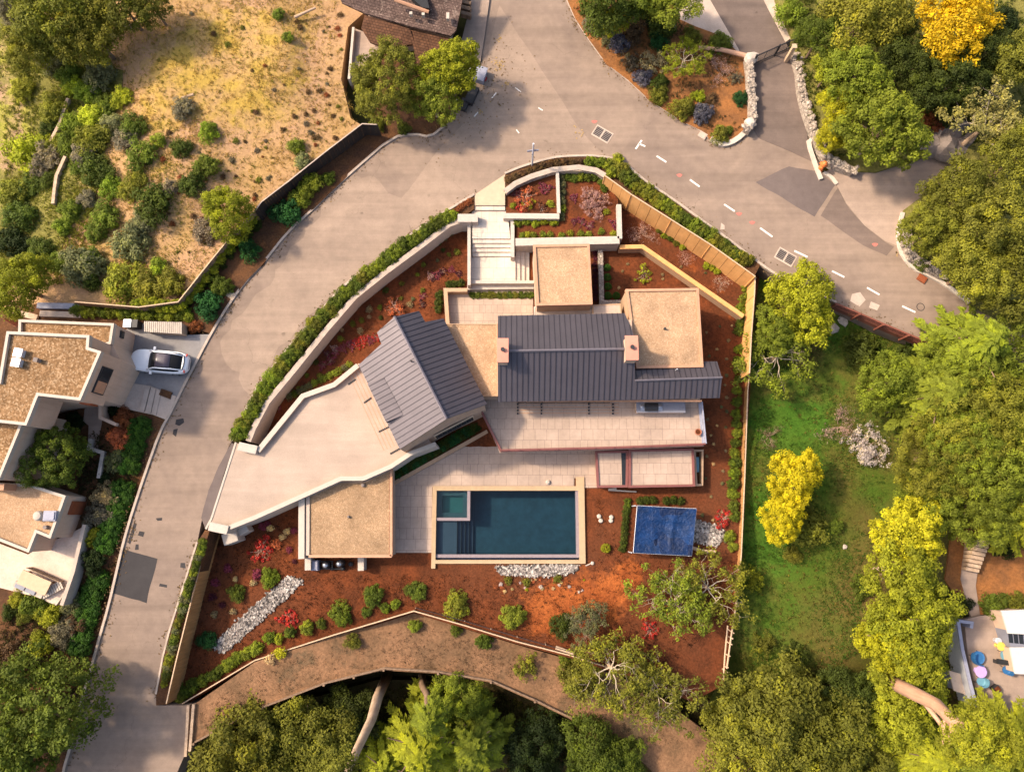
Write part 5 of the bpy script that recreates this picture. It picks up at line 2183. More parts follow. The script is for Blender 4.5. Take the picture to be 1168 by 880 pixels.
tag(mb.build('doormat_planter', M['strip']), 'small square planted bed beside the pale steps of the left house', 'planter')
patch('patio', [(-80, 620), (-5, 618), (32, 632), (57, 617), (72, 612), (96, 600), (90, 640), (80, 668), (64, 690), (40, 680), (0, 670), (-80, 665)], lambda x, y: 2.55, M['patio'], 1.0, 2.0)
patch('courtyard', [(97, 462), (118, 462), (117, 505), (106, 516), (100, 512), (101, 485), (95, 480)], lambda x, y: 2.75, M['apron'], 1.0, 1.0)
patch('lower_patio', [(-60, 706), (12, 706), (35, 720), (32, 738), (16, 724), (6, 745), (-60, 745)], lambda x, y: 1.6, M['patio'], 1.0, 1.0)
tag(MB().prism(polypx([(12, 715), (28, 720), (20, 736), (6, 732)], 1.7), 1.3, 1.68).build('turf_square', M['turf']), kind='structure')
wall_thing([(114, 462), (114, 476), (132, 484)], 4.0, 2.5, .25, 'stucco_pink', 'garden_wall', 'low pink stucco wall in the courtyard of the left house', 'wall')
wall_thing([(103, 500), (101, 511), (117, 516), (112, 545)], 3.2, 2.4, .3, 'rock_pale', 'garden_wall', 'crumbling pale stone edging around the courtyard tree', 'wall')
wall_thing([(96, 598), (83, 652), (70, 690)], 3.4, 2.0, .3, 'conc_pale', 'garden_wall', 'grey retaining wall between the pale patio and the hedge', 'wall')
# slatted bin store
t = thing('slatted_bin_store', (*XY(186, 375, 3), 3), 'low slatted timber bin store with grey slats beside the parked car', 'bin store')
zb = 4.2
bp = ccw(polypx([(164, 366), (207.5, 367), (207.5, 380.5), (164, 377.5)], zb))
mb = MB()
mb.prism(offset_poly(bp, .06), 3.0, zb - .12)
mb.build('box', M['barkpale'], t)
mb = MB()
for i in range(19):
    u = (i + .5) / 19
    a = P(164 + 43.5 * u, 366.2 + u, zb)
    b = P(164 + 43.5 * u, 378 + 2.6 * u, zb)
    mb.strip([(a.x, a.y), (b.x, b.y)], .10, zb - .1, zb)
mb.build('slats', M['kerb_white'], t)
t = thing('wheelie_bin', (*XY(153, 370, 3), 3), 'dark green wheelie bin with pale lid by the slatted bin store', 'bin')
p = XY(152, 372, 3)
mb = MB()
mb.prism([(p[0] - .3, p[1] - .3), (p[0] + .3, p[1] - .3), (p[0] + .3, p[1] + .3), (p[0] - .3, p[1] + .3)], 3.0, 3.95)
mb.build('bin_body', M['dark'], t)
mb = MB()
mb.box((p[0], p[1], 4.0), (.66, .7, .1))
mb.build('lid', M['galv'], t)
for i, (a, b, lab) in enumerate([(159, 372, 'dark bin standing between the pale bin and the slatted store')]):
    p = XY(a, b, 3)
    t = thing('wheelie_bin', (p[0], p[1], 3), lab, 'bin')
    mb = MB()
    mb.box((p[0], p[1], 3.45), (.55, .6, .9))
    mb.build('bin_body', M['black'], t)
    mb = MB()
    mb.box((p[0], p[1], 3.95), (.62, .68, .08))
    mb.build('lid', M['dark'], t)
# patio table and lattice shade
p = P(40, 664, 3.2)
t = thing('patio_table', (p.x, p.y, 2.55), 'tan rectangular table on the pale patio with a bench on its lower side', 'table')
ta = R_(-22)
mb = MB()
mb.box((p.x, p.y, 3.3), (2.6, 1.15, .12), ta)
mb.build('table_top', M['cap'], t)
for sx in (-1, 1):
    for sy in (-1, 1):
        mb = MB()
        mb.box((p.x + sx * 1.1 * math.cos(ta) - sy * .42 * math.sin(ta), p.y + sx * 1.1 * math.sin(ta) + sy * .42 * math.cos(ta), 2.9), (.12, .12, .7), ta)
        mb.build('leg', M['barkwood'], t)
p = P(33, 672, 2.9)
t = thing('bench', (p.x, p.y, 2.55), 'grey bench with dark cushions along the lower side of the patio table', 'bench')
mb = MB()
mb.box((p.x, p.y, 2.85), (2.6, .5, .3), ta)
mb.build('seat', M['conc_pale'], t)
for k in (-.7, .25):
    mb = MB()
    mb.box((p.x + k * math.cos(ta), p.y + k * math.sin(ta), 3.04), (.85, .42, .1), ta)
    mb.build('cushion', M['slate'], t)
p = P(50, 655, 3.2)
t = thing('lattice_screen', (p.x, p.y, 2.55), 'dark openwork lattice screen behind the patio table', 'screen')
mb = MB()
for k in range(12):
    q = (p.x + (k - 5.5) * .26 * math.cos(ta), p.y + (k - 5.5) * .26 * math.sin(ta))
    mb.box((q[0], q[1], 2.95), (.05, .05, .8), ta)
for zz in (2.7, 2.95, 3.2, 3.35):
    mb.box((p.x, p.y, zz), (3.0, .06, .05), ta)
mb.build('lattice', M['barkwood'], t)
p = P(60, 672, 2.8)
t = thing('sun_lounger', (p.x, p.y, 2.55), 'white slatted lounger on the patio right of the table', 'lounger')
mb = MB()
for k in range(9):
    mb.box((p.x + (k - 4) * .2 * math.cos(.5), p.y + (k - 4) * .2 * math.sin(.5), 2.9), (.15, .7, .05), .5)
mb.build('slats', M['trim_white'], t)
for s in (-1, 1):
    mb = MB()
    mb.box((p.x - s * .3 * math.sin(.5), p.y + s * .3 * math.cos(.5), 2.75), (1.8, .06, .25), .5)
    mb.build('frame', M['conc_pale'], t)
# long narrow shed strip above the back roof
t = thing('timber_walkway', (*XY(60, 352, 3), 2.8), 'grey timber decking and edging boards behind the left house', 'walkway')
for pts, m, zt2 in [([(42, 348), (90, 349)], 'bluegrey', 3.3), ([(45, 357), (92, 359)], 'conc_pale', 3.2), ([(15, 355), (42, 362)], 'barkpale', 3.1)]:
    mb = MB()
    mb.strip([XY(a, b, zt2) for a, b in pts], .5, 2.4, zt2)
    mb.build('board', M[m], t)
p = XY(11, 366, 3.5)
t = thing('garden_cone', (p[0], p[1], 2.6), 'small terracotta coloured obelisk behind the left house', 'obelisk')
mb = MB()
mb.lathe((p[0], p[1], 2.6), [(.3, 0), (.26, .1), (.1, 1.5), (.02, 1.7)], 8)
mb.build('obelisk', M['terracotta'], t)

# ================================================================ TOP HOUSE (brown shingles)
th = thing('shingled_house', (*XY(460, 10, 4), 3), 'old house with mottled brown shingle roofs at the top edge above the two big trees', 'house')
zr_, ze = 7.2, 5.6
uA, uB = P(380, -18, zr_), P(560, -14, zr_)


def pitched(pts, m, name='shingle_roof'):
    pts = [Vector(p) for p in pts]
    mb = MB()
    k = len(pts)
    mb.add([tuple(p) for p in pts] + [(p.x, p.y, p.z - .2) for p in pts], [tuple(range(k)), tuple(range(2 * k - 1, k - 1, -1))] + [(i, (i + 1) % k, k + (i + 1) % k, k + i) for i in range(k)])
    return mb.build(name, M[m], th)


pitched([P(375, -30, 7.4), P(460, -30, 7.4), P(533, -30, 7.0), P(525, 12, 6.2), P(520, 35, 5.7), P(514, 41, 5.6), P(468, 30, 5.8), P(416, 15, 5.9), P(390, 3, 6.0)], 'lichen')
pitched([P(416, 17, 5.6), P(467, 33, 5.5), P(474, 50, 4.9), P(440, 55, 4.8), P(422, 48, 4.9), P(412, 32, 5.2)], 'shingle')
pitched([P(467, 34, 5.3), P(512, 43, 5.2), P(505, 78, 4.4), P(476, 75, 4.4)], 'shingle')
mb = MB()
mb.prism(polypx([(400, -30), (525, -30), (512, 33), (470, 27), (420, 10)], 5.2), 2.8, 5.2)
mb.prism(polypx([(420, 20), (465, 34), (470, 46), (440, 50), (425, 44)], 4.6), 2.8, 4.55)
mb.build('wall', M['stucco'], th)
mb = MB()
mb.tube([P(450, 0, 7.0), P(489, 14, 6.5)], .16, 6)
mb.build('ridge_board', M['parapet'], th)
mb = MB()
mb.prism(polypx([(458, -12), (484, -12), (490, 10), (482, 9)], 6.7), 6.0, 6.75)
mb.build('roof_well', M['black'], th)
for a, b, c in [(469, 17, 'trim_white'), (483, 18, 'trim_white'), (511, 20, 'trim_white')]:
    p = P(a, b, 6.4)
    mb = MB()
    mb.box((p.x, p.y, 6.45), (.26, .6 if a > 500 else .26, .4))
    mb.build('roof_vent', M[c], th)
patch('forecourt', [(403, 32), (425, 40), (436, 48), (432, 60), (420, 75), (398, 92), (399, 60)], lambda x, y: 3.4, M['apron'], 1, 1.5)
wall_thing([(403, 31), (398, 90)], 3.9, 2.8, .22, 'trim_white', 'edging_wall', 'thin white wall between the hillside and the forecourt of the shingled house', 'wall')
patch('upper_drive', [(540, -60), (566, -60), (558, 2), (552, 46), (548, 70), (525, 52), (533, 20)], lambda x, y: 3.18, M['apron'], 1, 1.5)
t = thing('timber_steps', (*XY(529, 8, 3), 3), 'dark timber steps beside the shingled house', 'steps')
for k in range(4):
    mb = MB()
    mb.strip([XY(526, -6 + k * 7, 4), XY(537, -3 + k * 7, 4)], .35, 3.6, 4.0 + k * .05)
    mb.build('tread', M['barkwood'], t)
p = P(548, 84, 3.6)
mb = MB()
mb.box((p.x, p.y, 3.3), (.9, 1.3, .6), R_(-18))
mb.box((p.x, p.y, 3.64), (1.0, 1.4, .08), R_(-18))
tag(mb.build('concrete_bin', M['bluegrey']), 'grey concrete block at the kerb beside the bright green tree', 'block')
p = XY(552, 90, 3)
mb = MB()
mb.lathe((p[0], p[1], 3.0), [(.3, 0), (.3, .05), (.12, .08), (.1, .6), (.03, .65)], 10)
tag(mb.build('traffic_cone', M['red']), 'small red cone lying by the grey block at the upper kerb', 'cone')
p = P(538, 108, 3.4)
mb = MB()
mb.box((p.x, p.y, 3.25), (.8, 1.7, .5), R_(-22))
mb.box((p.x - .7, p.y - .9, 3.2), (.7, 1.1, .4), R_(-22))
tag(mb.build('utility_box', M['dark']), 'black utility box on the road edge beneath the bright green tree', 'utility box')

# ================================================================ SOUTH-EAST HOUSE AND PATIO
patch('side_garden', [(1085, 610), (1110, 600), (1300, 620), (1300, 700), (1130, 698), (1116, 705), (1095, 690), (1078, 660)], lambda x, y: gz(x, y) + .2, M['island'], 1, 1,)
patch('stone_path', [(1098, 640), (1116, 645), (1113, 668), (1118, 702), (1108, 706), (1096, 660)], lambda x, y: gz(x, y) + .3, M['apron'], 1, 1)
t = thing('garden_steps', (*XY(1112, 630, 0), -1.5), 'flight of weathered timber garden steps under the feathery trees at right', 'steps')
for k in range(8):
    mb = MB()
    mb.strip([XY(1102 + k * 1.6, 648 - k * 4.6, -.6 + k * .12), XY(1117 + k * 1.6, 651 - k * 4.6, -.6 + k * .12)], .3, -1.6, -.6 + k * .14)
    mb.build('tread', M['barkpale'], t)
patch('sun_patio', [(1100, 706), (1118, 702), (1300, 690), (1300, 830), (1118, 810), (1104, 745)], lambda x, y: -1.2, M['apron'], 1.0, 2)
t = thing('deck_railing', (*XY(1104, 760, 0), -1.2), 'blue grey balustrade with a broad cap along the left edge of the lower right patio', 'railing')
w = [XY(a, b, -.1) for a, b in [(1093, 707), (1098, 740), (1106, 775), (1114, 806)]]
mb = MB()
mb.strip(w, .28, -.22, -.1)
mb.build('cap_rail', M['bluegrey'], t)
mb = MB()
mb.strip(w, .12, -2.6, -.23)
mb.build('panel', M['galv'], t)
w = [XY(a, b, -.3) for a, b in [(1094, 708), (1109, 710), (1108, 716)]]
mb = MB()
mb.strip(w, .25, -1.4, -.3)
mb.build('end_panel', M['bluegrey'], t)
whs = thing('white_roofed_house', (*XY(1160, 740, 0), -1.2), 'white flat roofed house corner at the right edge beside the patio', 'house')
for px, z in [([(1142, 696), (1300, 690), (1300, 730), (1150, 722)], .5), ([(1152, 738), (1300, 735), (1300, 775), (1158, 768)], .5)]:
    poly = ccw(polypx(px, z))
    mb = MB()
    mb.prism(offset_poly(poly, .1), -1.5, z - .16)
    mb.build('wall', M['stucco_pink'], whs)
    mb = MB()
    mb.prism(poly, z - .15, z)
    mb.build('roof', M['whiteroof'], whs)
mb = MB()
mb.prism(polypx([(1147, 718), (1300, 722), (1300, 742), (1153, 738)], .2), -1.4, .2)
wn = mb.build('window_bay', M['slate'], whs)
for k in range(4):
    mb = MB()
    mb.prism(polypx([(1150 + k * 6, 720 + k * .6), (1154.5 + k * 6, 720.5 + k * .6), (1156 + k * 6, 733 + k * .6), (1151.5 + k * 6, 732.5 + k * .6)], .26), .2, .26)
    mb.build('pane', M['glass'], wn)


def round_table(px, py, r, mat, lab, h=.7):
    p = XY(px, py, -.4)
    t = thing('round_table', (p[0], p[1], -1.2), lab, 'table')
    mb = MB()
    mb.lathe((p[0], p[1], -1.2 + h), [(r * .9, -.05), (r, -.03), (r, 0), (r * .9, .02)], 20)
    mb.build('table_top', M[mat], t)
    mb = MB()
    mb.lathe((p[0], p[1], -1.2), [(r * .5, 0), (r * .45, .05), (.06, .1), (.06, h - .06)], 12)
    mb.build('pedestal', M[mat], t)


def patio_chair(px, py, mat, lab, rz, s=1.0):
    p = XY(px, py, -.6)
    t = bpy.data.objects.new('patio_chair', None)
    t.location = (p[0], p[1], -1.2)
    t.rotation_euler = (0, 0, rz)
    COL.objects.link(t)
    ORG[t.name] = Vector((0, 0, 0))
    tag(t, lab, 'chair')
    mb = MB()
    mb.lathe((0, 0, .38), [(.3 * s, 0), (.42 * s, .05), (.44 * s, .1), (.36 * s, .06)], 16)
    mb.build('seat', M[mat], t)
    mb = MB()
    for k in range(9):
        a = -1.1 + k * .275
        mb.box((-.46 * s * math.cos(a), .46 * s * math.sin(a), .7), (.06, .17 * s, .6), -a)
    mb.build('backrest', M[mat], t)
    for sx in (-.25, .25):
        for sy in (-.25, .25):
            mb = MB()
            mb.tube([(sx * s, sy * s, .4), (sx * 1.25 * s, sy * 1.25 * s, 0)], .025, 6)
            mb.build('leg', M['dark'], t)


patio_chair(1117, 750, 'blue', 'round blue tub chair on the lower right patio by the balustrade', .5, 1.25)
round_table(1120, 766, .5, 'lilacp', 'round lilac table between the two blue chairs on the patio')
patio_chair(1120, 777, 'teal', 'small teal tub chair below the lilac table', 2.6, .85)
round_table(1143, 737, .36, 'yellowp', 'small round yellow table beside the white roofed house')
patio_chair(1149, 747, 'teal', 'large teal tub chair by the wall of the white roofed house', 3.3, 1.2)
patio_chair(1149, 764, 'blue', 'pale blue tub chair below the black parasol base on the patio', 3.0, .8)
p = XY(1143, 754, -.8)
t = thing('barbecue', (p[0], p[1], -1.2), 'slim black barbecue standing between the teal chairs on the patio', 'barbecue')
mb = MB()
mb.box((p[0], p[1], -.4), (1.3, .4, .3), -.15)
mb.build('firebox', M['black'], t)
for k in (-.5, .5):
    mb = MB()
    mb.box((p[0] + k, p[1], -.9), (.06, .3, .7), -.15)
    mb.build('leg', M['dark'], t)
p = XY(1136, 785, -.9)
t = thing('planter_pot', (p[0], p[1], -1.2), 'dark green square pot at the lower edge of the patio', 'pot')
mb = MB()
mb.box((p[0], p[1], -.95), (.55, .5, .5), .6)
mb.build('pot', M['dark'], t)
mb = MB()
mb.box((p[0], p[1], -.68), (.45, .4, .04), .6)
mb.build('potting_soil', M['soil'], t)
p = XY(1141, 731, -.5)
t = thing('parasol_base', (p[0], p[1], -1.2), 'small pale round pot above the yellow table', 'pot')
mb = MB()
mb.lathe((p[0], p[1], -1.2), [(.2, 0), (.28, .5), (.24, .52)], 14)
mb.build('pot', M['galv'], t)
# lower structure under the balustrade
t = thing('garden_shed', (*XY(1090, 770, 0), -3), 'pale low shed roof in the shade between the yellow green tree and the balustrade', 'shed')
mb = MB()
mb.prism(polypx([(1083, 765), (1098, 770), (1106, 793), (1089, 786)], -1.2), -3.2, -1.35)
mb.build('wall', M['bluegrey'], t)
mb = MB()
mb.prism(polypx([(1082, 764), (1099, 769), (1107, 794), (1088, 787)], -1.2), -1.34, -1.2)
mb.build('roof', M['patio'], t)
# fallen timber, stones on the lawn
for px, py, l, a, lab in [(961, 366, .9, .2, 'pale slab lying on grass under the red guard rail'), (950, 375, 1.0, .8, 'grey boulder under the leafy tree beside the red guard rail'), (963, 623, .35, .7, 'pale splinter of wood on the lawn right of the yellow trees')]:
    p = P(px, py, lambda x, y: gz(x, y))
    tag(MB().stone((p.x, p.y, p.z + .1), l * .6, int(px), .4).build('stone', M['rock_pale']), lab, 'stone')
p0, p1 = P(788.5, 624, .3), P(816, 629, .3)
mb = MB()
mb.tube([p0 + Vector((0, 0, -.1)), (p0 + p1) / 2 + Vector((0, -.15, 0)), p1], [.15, .17, .14], 10)
tag(mb.build('log', M['cap']), 'pale curved log in the soil at the right corner of the blue tarp', 'log')
mb = MB()
a, b = P(694, 558.5, .15), P(726, 560.5, .15)
mb.tube([a, b], .07, 6)
a, b = P(694, 558, .2), P(703, 557, .2)
mb.tube([a, b], .10, 6)
tag(mb.build('pipe', M['trim_white']), 'white pipe lying on the soil below the small balcony', 'pipe')
for i, (px, py, lab) in enumerate([(683.5, 588.5, 'upper left'), (685.5, 593.5, 'lower left'), (697.5, 589.5, 'upper right'), (697, 593.5, 'lower right')]):
    p = P(px, py, .2)
    mb = MB()
    mb.lathe((p.x, p.y, -.1), [(.19, 0), (.2, .2), (.15, .28), (.04, .3)], 12)
    tag(mb.build('stepping_stone', M['trim_white']), 'round white capped pipe in the red soil right of the pool, ' + lab + ' of four', 'pipe cap', 'white capped pipes beside the pool')
for px, py, lab in [(805, 378, 'small pale wooden box in the soil beside the tan flat roof')]:
    p = P(px, py, .9)
    mb = MB()
    mb.box((p.x, p.y, .8), (.5, .8, .5))
    mb.box((p.x, p.y, 1.07), (.56, .86, .05))
    tag(mb.build('meter_box', M['cap']), lab, 'box')
p = P(625, 549.5, .4)
mb = MB()
mb.lathe((p.x, p.y, .1), [(.14, 0), (.2, .05), (.2, .15), (.1, .22)], 14)
tag(mb.build('skimmer_cap', M['trim_white']), 'round white ball like cap on the paving above the pool', 'cap')
p = P(676, 642, .2)
mb = MB()
mb.tube([P(668, 645, 0), P(676, 641.5, .1)], .05, 6)
mb.lathe((p.x, p.y, -.2), [(.16, 0), (.16, .3), (.08, .36)], 10)
tag(mb.build('valve_box', M['rock_pale']), 'small grey valve with pipe at the lower right corner of the pool', 'valve')


# ---- gravel beds (uncountable) ------------------------------------------
def gravel_bed(px, z, seed, n, r=(.07, .15)):
    zf = z if callable(z) else (lambda x, y: z)
    poly = ccw([XY(a, b, zf) for a, b in px])
    from mathutils.geometry import intersect_point_tri_2d
    rnd = random.Random(seed)
    mb = MB()
    mb.prism(poly, lambda x, y: zf(x, y) - .2, lambda x, y: zf(x, y) + .02)
    xs = [p[0] for p in poly]
    ys = [p[1] for p in poly]

    def inside(x, y):
        c = False
        j = len(poly) - 1
        for i in range(len(poly)):
            if (poly[i][1] > y) != (poly[j][1] > y) and x < (poly[j][0] - poly[i][0]) * (y - poly[i][1]) / (poly[j][1] - poly[i][1]) + poly[i][0]:
                c = not c
            j = i
        return c
    k = 0
    while k < n:
        x, y = rnd.uniform(min(xs) - .1, max(xs) + .1), rnd.uniform(min(ys) - .1, max(ys) + .1)
        if inside(x + rnd.gauss(0, .08), y + rnd.gauss(0, .08)):
            mb.stone((x, y, zf(x, y) + .04), rnd.uniform(*r), seed * 5000 + k, .7)
            k += 1
    return tag(mb.build('gravel_bed', M['pebble']), kind='stuff')


gravel_bed([(240, 738), (256, 744), (300, 706), (347, 662), (329, 656.5), (285, 695)], lambda x, y: zsoil(x, y) + .03, 1, 1300, (.04, .13))
gravel_bed([(564, 645), (660, 643.5), (658, 651), (630, 657), (571, 655.5)], lambda x, y: zsoil(x, y) + .03, 2, 950, (.04, .13))
gravel_bed([(793, 592), (815, 599), (826, 605), (824, 614), (818, 624), (803, 620), (790, 616)], lambda x, y: zsoil(x, y) + .03, 3, 800, (.04, .13))
# ================================================================ VEGETATION


def quads_mesh(name, C, N, T, A, B, tint, mats, extra=None):
    """C centres, N normals, T tangents (n,3); A,B half sizes; one leaf blade per row"""
    n = len(C)
    S = np.cross(N, T)
    S /= np.linalg.norm(S, axis=1)[:, None] + 1e-9
    A = A[:, None]
    B = B[:, None]
    V = np.empty((n, 4, 3))
    V[:, 0] = C - T * A
    V[:, 1] = C + S * B + N * (B * .25)
    V[:, 2] = C + T * A
    V[:, 3] = C - S * B + N * (B * .25)
    V = V.reshape(-1, 3)
    Fq = np.arange(4 * n).reshape(-1, 4)
    me = bpy.data.meshes.new(name)
    if extra is not None and len(extra.v):
        ev = np.array(extra.v)
        nv = len(V)
        me.from_pydata(np.vstack([V, ev]).tolist(), [], Fq.tolist() + [tuple(i + nv for i in f) for f in extra.f])
        tint = np.concatenate([tint, np.full(len(extra.f), .4)])
        mi = [0] * n + [1] * len(extra.f)
    else:
        me.from_pydata(V.tolist(), [], Fq.tolist())
        mi = [0] * n
    for m in mats:
        me.materials.append(m)
    if len(mats) > 1:
        me.polygons.foreach_set('material_index', mi)
    at = me.attributes.new('tint', 'FLOAT', 'FACE')
    at.data.foreach_set('value', np.clip(tint, 0, 1).astype(np.float32))
    me.update()
    return me


def rnd_unit(rg, n):
    v = rg.normal(size=(n, 3))
    return v / np.linalg.norm(v, axis=1)[:, None]


def tang(rg, N):
    t = np.cross(N, rg.normal(size=N.shape))
    return t / (np.linalg.norm(t, axis=1)[:, None] + 1e-9)


def crown(name, seed, nc=90, per=75, cr=.2, leaf=.055, flat=.8, low=-.35, lump=.22, inner=.25, dome=False, elong=1.7, tvar=.28):
    """crown of leaf clumps spread over an uneven volume of unit radius, centred at the origin (dome: base at z=0)"""
    rg = np.random.default_rng(seed)
    ph = rg.uniform(0, 6.28, 6)
    cs = []
    tries = 0
    md = cr * .85
    while len(cs) < nc and tries < 6000:
        tries += 1
        d = rnd_unit(rg, 1)[0]
        if d[2] < low:
            continue
        az = math.atan2(d[1], d[0])
        f = 1 + lump * (math.sin(2 * az + ph[0]) * .5 + math.sin(3 * az + ph[1]) * .4 + math.sin(5 * az + ph[2]) * .3 + .5 * math.sin(3 * d[2] * 2 + ph[3]))
        r = f * (1 - cr * .7) * (rg.uniform(.3, .8) if rg.random() < inner else rg.uniform(.86, 1.04))
        c = d * r * np.array([1, 1, flat])
        if all(np.linalg.norm(c - q) > md for q in cs) or tries > 4500:
            cs.append(c)
    C, N, T, A, B, K = [], [], [], [], [], []
    for c in cs:
        m = int(per * rg.uniform(.7, 1.25))
        rr = cr * rg.uniform(.75, 1.3)
        d = rnd_unit(rg, m)
        d[:, 2] = np.where(d[:, 2] < -.5, -d[:, 2], d[:, 2])
        rad = rr * rg.uniform(.55, 1.05, m)[:, None]
        pts = c + d * rad * np.array([1, 1, .85])
        nn = d * .9 + rnd_unit(rg, m) * .55 + np.array([0, 0, .3])
        nn /= np.linalg.norm(nn, axis=1)[:, None]
        C.append(pts)
        N.append(nn)
        T.append(tang(rg, nn))
        s = leaf * rg.uniform(.65, 1.3, m)
        A.append(s)
        B.append(s / elong)
        kt = rg.normal(.45, tvar * .6)
        K.append(np.clip(rg.normal(kt, tvar * .55, m), 0, 1))
    C, N, T, A, B, K = map(np.concatenate, (C, N, T, A, B, K))
    if dome:
        C[:, 2] += -C[:, 2].min()
    return quads_mesh(name, C, N, T, A, B, K, [M['leaf']])


def conifer(name, seed, nb=70, per=85, leaf=.05, flat=1.0, droop=.35):
    """layered drooping feathery branches; unit radius, axis from z=-1 to z=1"""
    rg = np.random.default_rng(seed)
    C, N, T, A, B, K = [], [], [], [], [], []
    wood = MB()
    for i in range(nb):
        h = (i + .5) / nb
        az = i * 2.39996 + rg.uniform(-.35, .35)
        ln = (1.0 - h) ** .62 * rg.uniform(.72, 1.1) + .08
        z0 = -1 + 2.0 * h
        dirv = np.array([math.cos(az), math.sin(az), 0])
        side = np.array([-math.sin(az), math.cos(az), 0])
        bend = rg.uniform(-.28, .28)
        kt = rg.normal(.45, .17)
        m = int(per * (ln * .8 + .35))
        t = rg.random(m) ** .7
        p = dirv * (t * ln)[:, None] + side * (bend * t * t * ln)[:, None]
        p[:, 2] += z0 + .18 * t * ln - droop * (t ** 2.2) * ln
        w = .20 * ln * (1 - t * .75) + .015
        sd = rg.choice([-1, 1], m) * rg.random(m)
        p += side * (sd * w)[:, None]
        p[:, 2] -= np.abs(sd) * w * .35
        tt = dirv * .85 + side * (np.sign(sd) * .75)[:, None] + rnd_unit(rg, m) * .3
        tt[:, 2] -= .3
        tt /= np.linalg.norm(tt, axis=1)[:, None]
        nn = np.array([0, 0, 1.]) + rnd_unit(rg, m) * .5 + dirv * .25
        nn -= tt * (nn * tt).sum(1)[:, None]
        nn /= np.linalg.norm(nn, axis=1)[:, None]
        C.append(p)
        N.append(nn)
        T.append(tt)
        s = leaf * rg.uniform(.7, 1.35, m)
        A.append(s * 1.25)
        B.append(s * .42)
        K.append(np.clip(rg.normal(kt, .13, m) + t * .18, 0, 1))
        if i % 2 == 0:
            q = [tuple(dirv * (k * ln) + side * (bend * k * k * ln) + np.array([0, 0, z0 + .18 * k * ln - droop * (k ** 2.2) * ln - .015])) for k in (0, .4, .75, .97)]
            wood.tube(q, [.018, .014, .009, .004], 4)
    C, N, T, A, B, K = map(np.concatenate, (C, N, T, A, B, K))
    C[:, 2] *= flat
    return quads_mesh(name, C, N, T, A, B, K, [M['leaf'], M['barkwood']], wood)


def grow(rg, wood, p, d, ln, rad, depth, tips, spread=.7, up=.15, nseg=3, kids=(2, 4)):
    pts, rr = [p.copy()], [rad]
    for s in range(nseg):
        d = d + rg.normal(size=3) * .22 + np.array([0, 0, up * .3])
        d /= np.linalg.norm(d)
        p = p + d * ln / nseg
        pts.append(p.copy())
        rr.append(rad * (1 - .45 * (s + 1) / nseg))
    wood.tube([tuple(q) for q in pts], rr, 5 if depth > 1 else 4, cap=False)
    if depth <= 0:
        tips.append((p, d))
        return
    for k in range(rg.integers(*kids)):
        b = pts[rg.integers(1, len(pts))] if k else p
        nd = d + rg.normal(size=3) * spread
        nd[2] = nd[2] * .6 + up
        nd /= np.linalg.norm(nd)
        grow(rg, wood, np.array(b), nd, ln * rg.uniform(.62, .85), rr[-1] * .85, depth - 1, tips, spread, up, nseg, kids)


def branchy(name, seed, leafs=40, leaf=.06, depth=3, stems=5, cr=.16, mat='barkwhite', flat=.6, skip=.0, rad=.05, up=.12, kids=(2, 4)):
    """open shrub or tree made of visible branches with leaf tufts at the tips, unit radius, base at z=0"""
    rg = np.random.default_rng(seed)
    wood, tips = MB(), []
    for i in range(stems):
        az = i * 6.283 / stems + rg.uniform(-.4, .4)
        d = np.array([math.cos(az), math.sin(az), rg.uniform(.5, 1.0)])
        d /= np.linalg.norm(d)
        grow(rg, wood, np.zeros(3), d, rg.uniform(.34, .48), rad, depth, tips, .75, up, 3, kids)
    ev = np.array(wood.v)
    rmax = np.percentile(np.hypot(ev[:, 0], ev[:, 1]), 97)
    k = np.array([1 / rmax, 1 / rmax, flat / rmax])
    wood.v = [tuple(v) for v in (ev * k).tolist()]
    C, N, T, A, B, K = [], [], [], [], [], []
    for p, d in tips:
        if rg.random() < skip or leafs == 0:
            continue
        m = max(1, int(leafs * rg.uniform(.5, 1.4)))
        dd = rnd_unit(rg, m)
        pts = p * k + dd * cr * rg.uniform(.2, 1.1, m)[:, None] * np.array([1, 1, .7])
        nn = dd * .5 + rnd_unit(rg, m) * .6 + np.array([0, 0, .5])
        nn /= np.linalg.norm(nn, axis=1)[:, None]
        C.append(pts)
        N.append(nn)
        T.append(tang(rg, nn))
        s = leaf * rg.uniform(.6, 1.3, m)
        A.append(s)
        B.append(s * .5)
        kt = rg.normal(.45, .2)
        K.append(np.clip(rg.normal(kt, .15, m), 0, 1))
    if not C:
        C, N, T, A, B, K = [np.zeros((1, 3))], [np.array([[0, 0, 1.]])], [np.array([[1., 0, 0]])], [np.array([.01])], [np.array([.01])], [np.array([.5])]
    C, N, T, A, B, K = map(np.concatenate, (C, N, T, A, B, K))
    return quads_mesh(name, C, N, T, A, B, K, [M['leaf'], M[mat]], wood)


def trunk_mesh(name, seed, mat, limbs=7):
    """unit trunk: z 0..1, limbs reaching to unit radius"""
    rg = np.random.default_rng(seed)
    w = MB()
    w.tube([(0, 0, -.15), (.01, .0, .25), (-.015, .02, .6), (0, .01, 1.0 if limbs else .62)], [.075, .06, .05, .03], 8)
    for i in range(limbs):
        az = i * 2.4 + rg.uniform(-.3, .3)
        z = .45 + .07 * i
        e = rg.uniform(.45, .7)
        w.tube([(0, 0, z), (math.cos(az) * e * .5, math.sin(az) * e * .5, z + .12), (math.cos(az) * e, math.sin(az) * e, z + .22)], [.03, .02, .008], 5)
    me = bpy.data.meshes.new(name)
    me.from_pydata(w.v, [], w.f)
    me.materials.append(M[mat])
    return me


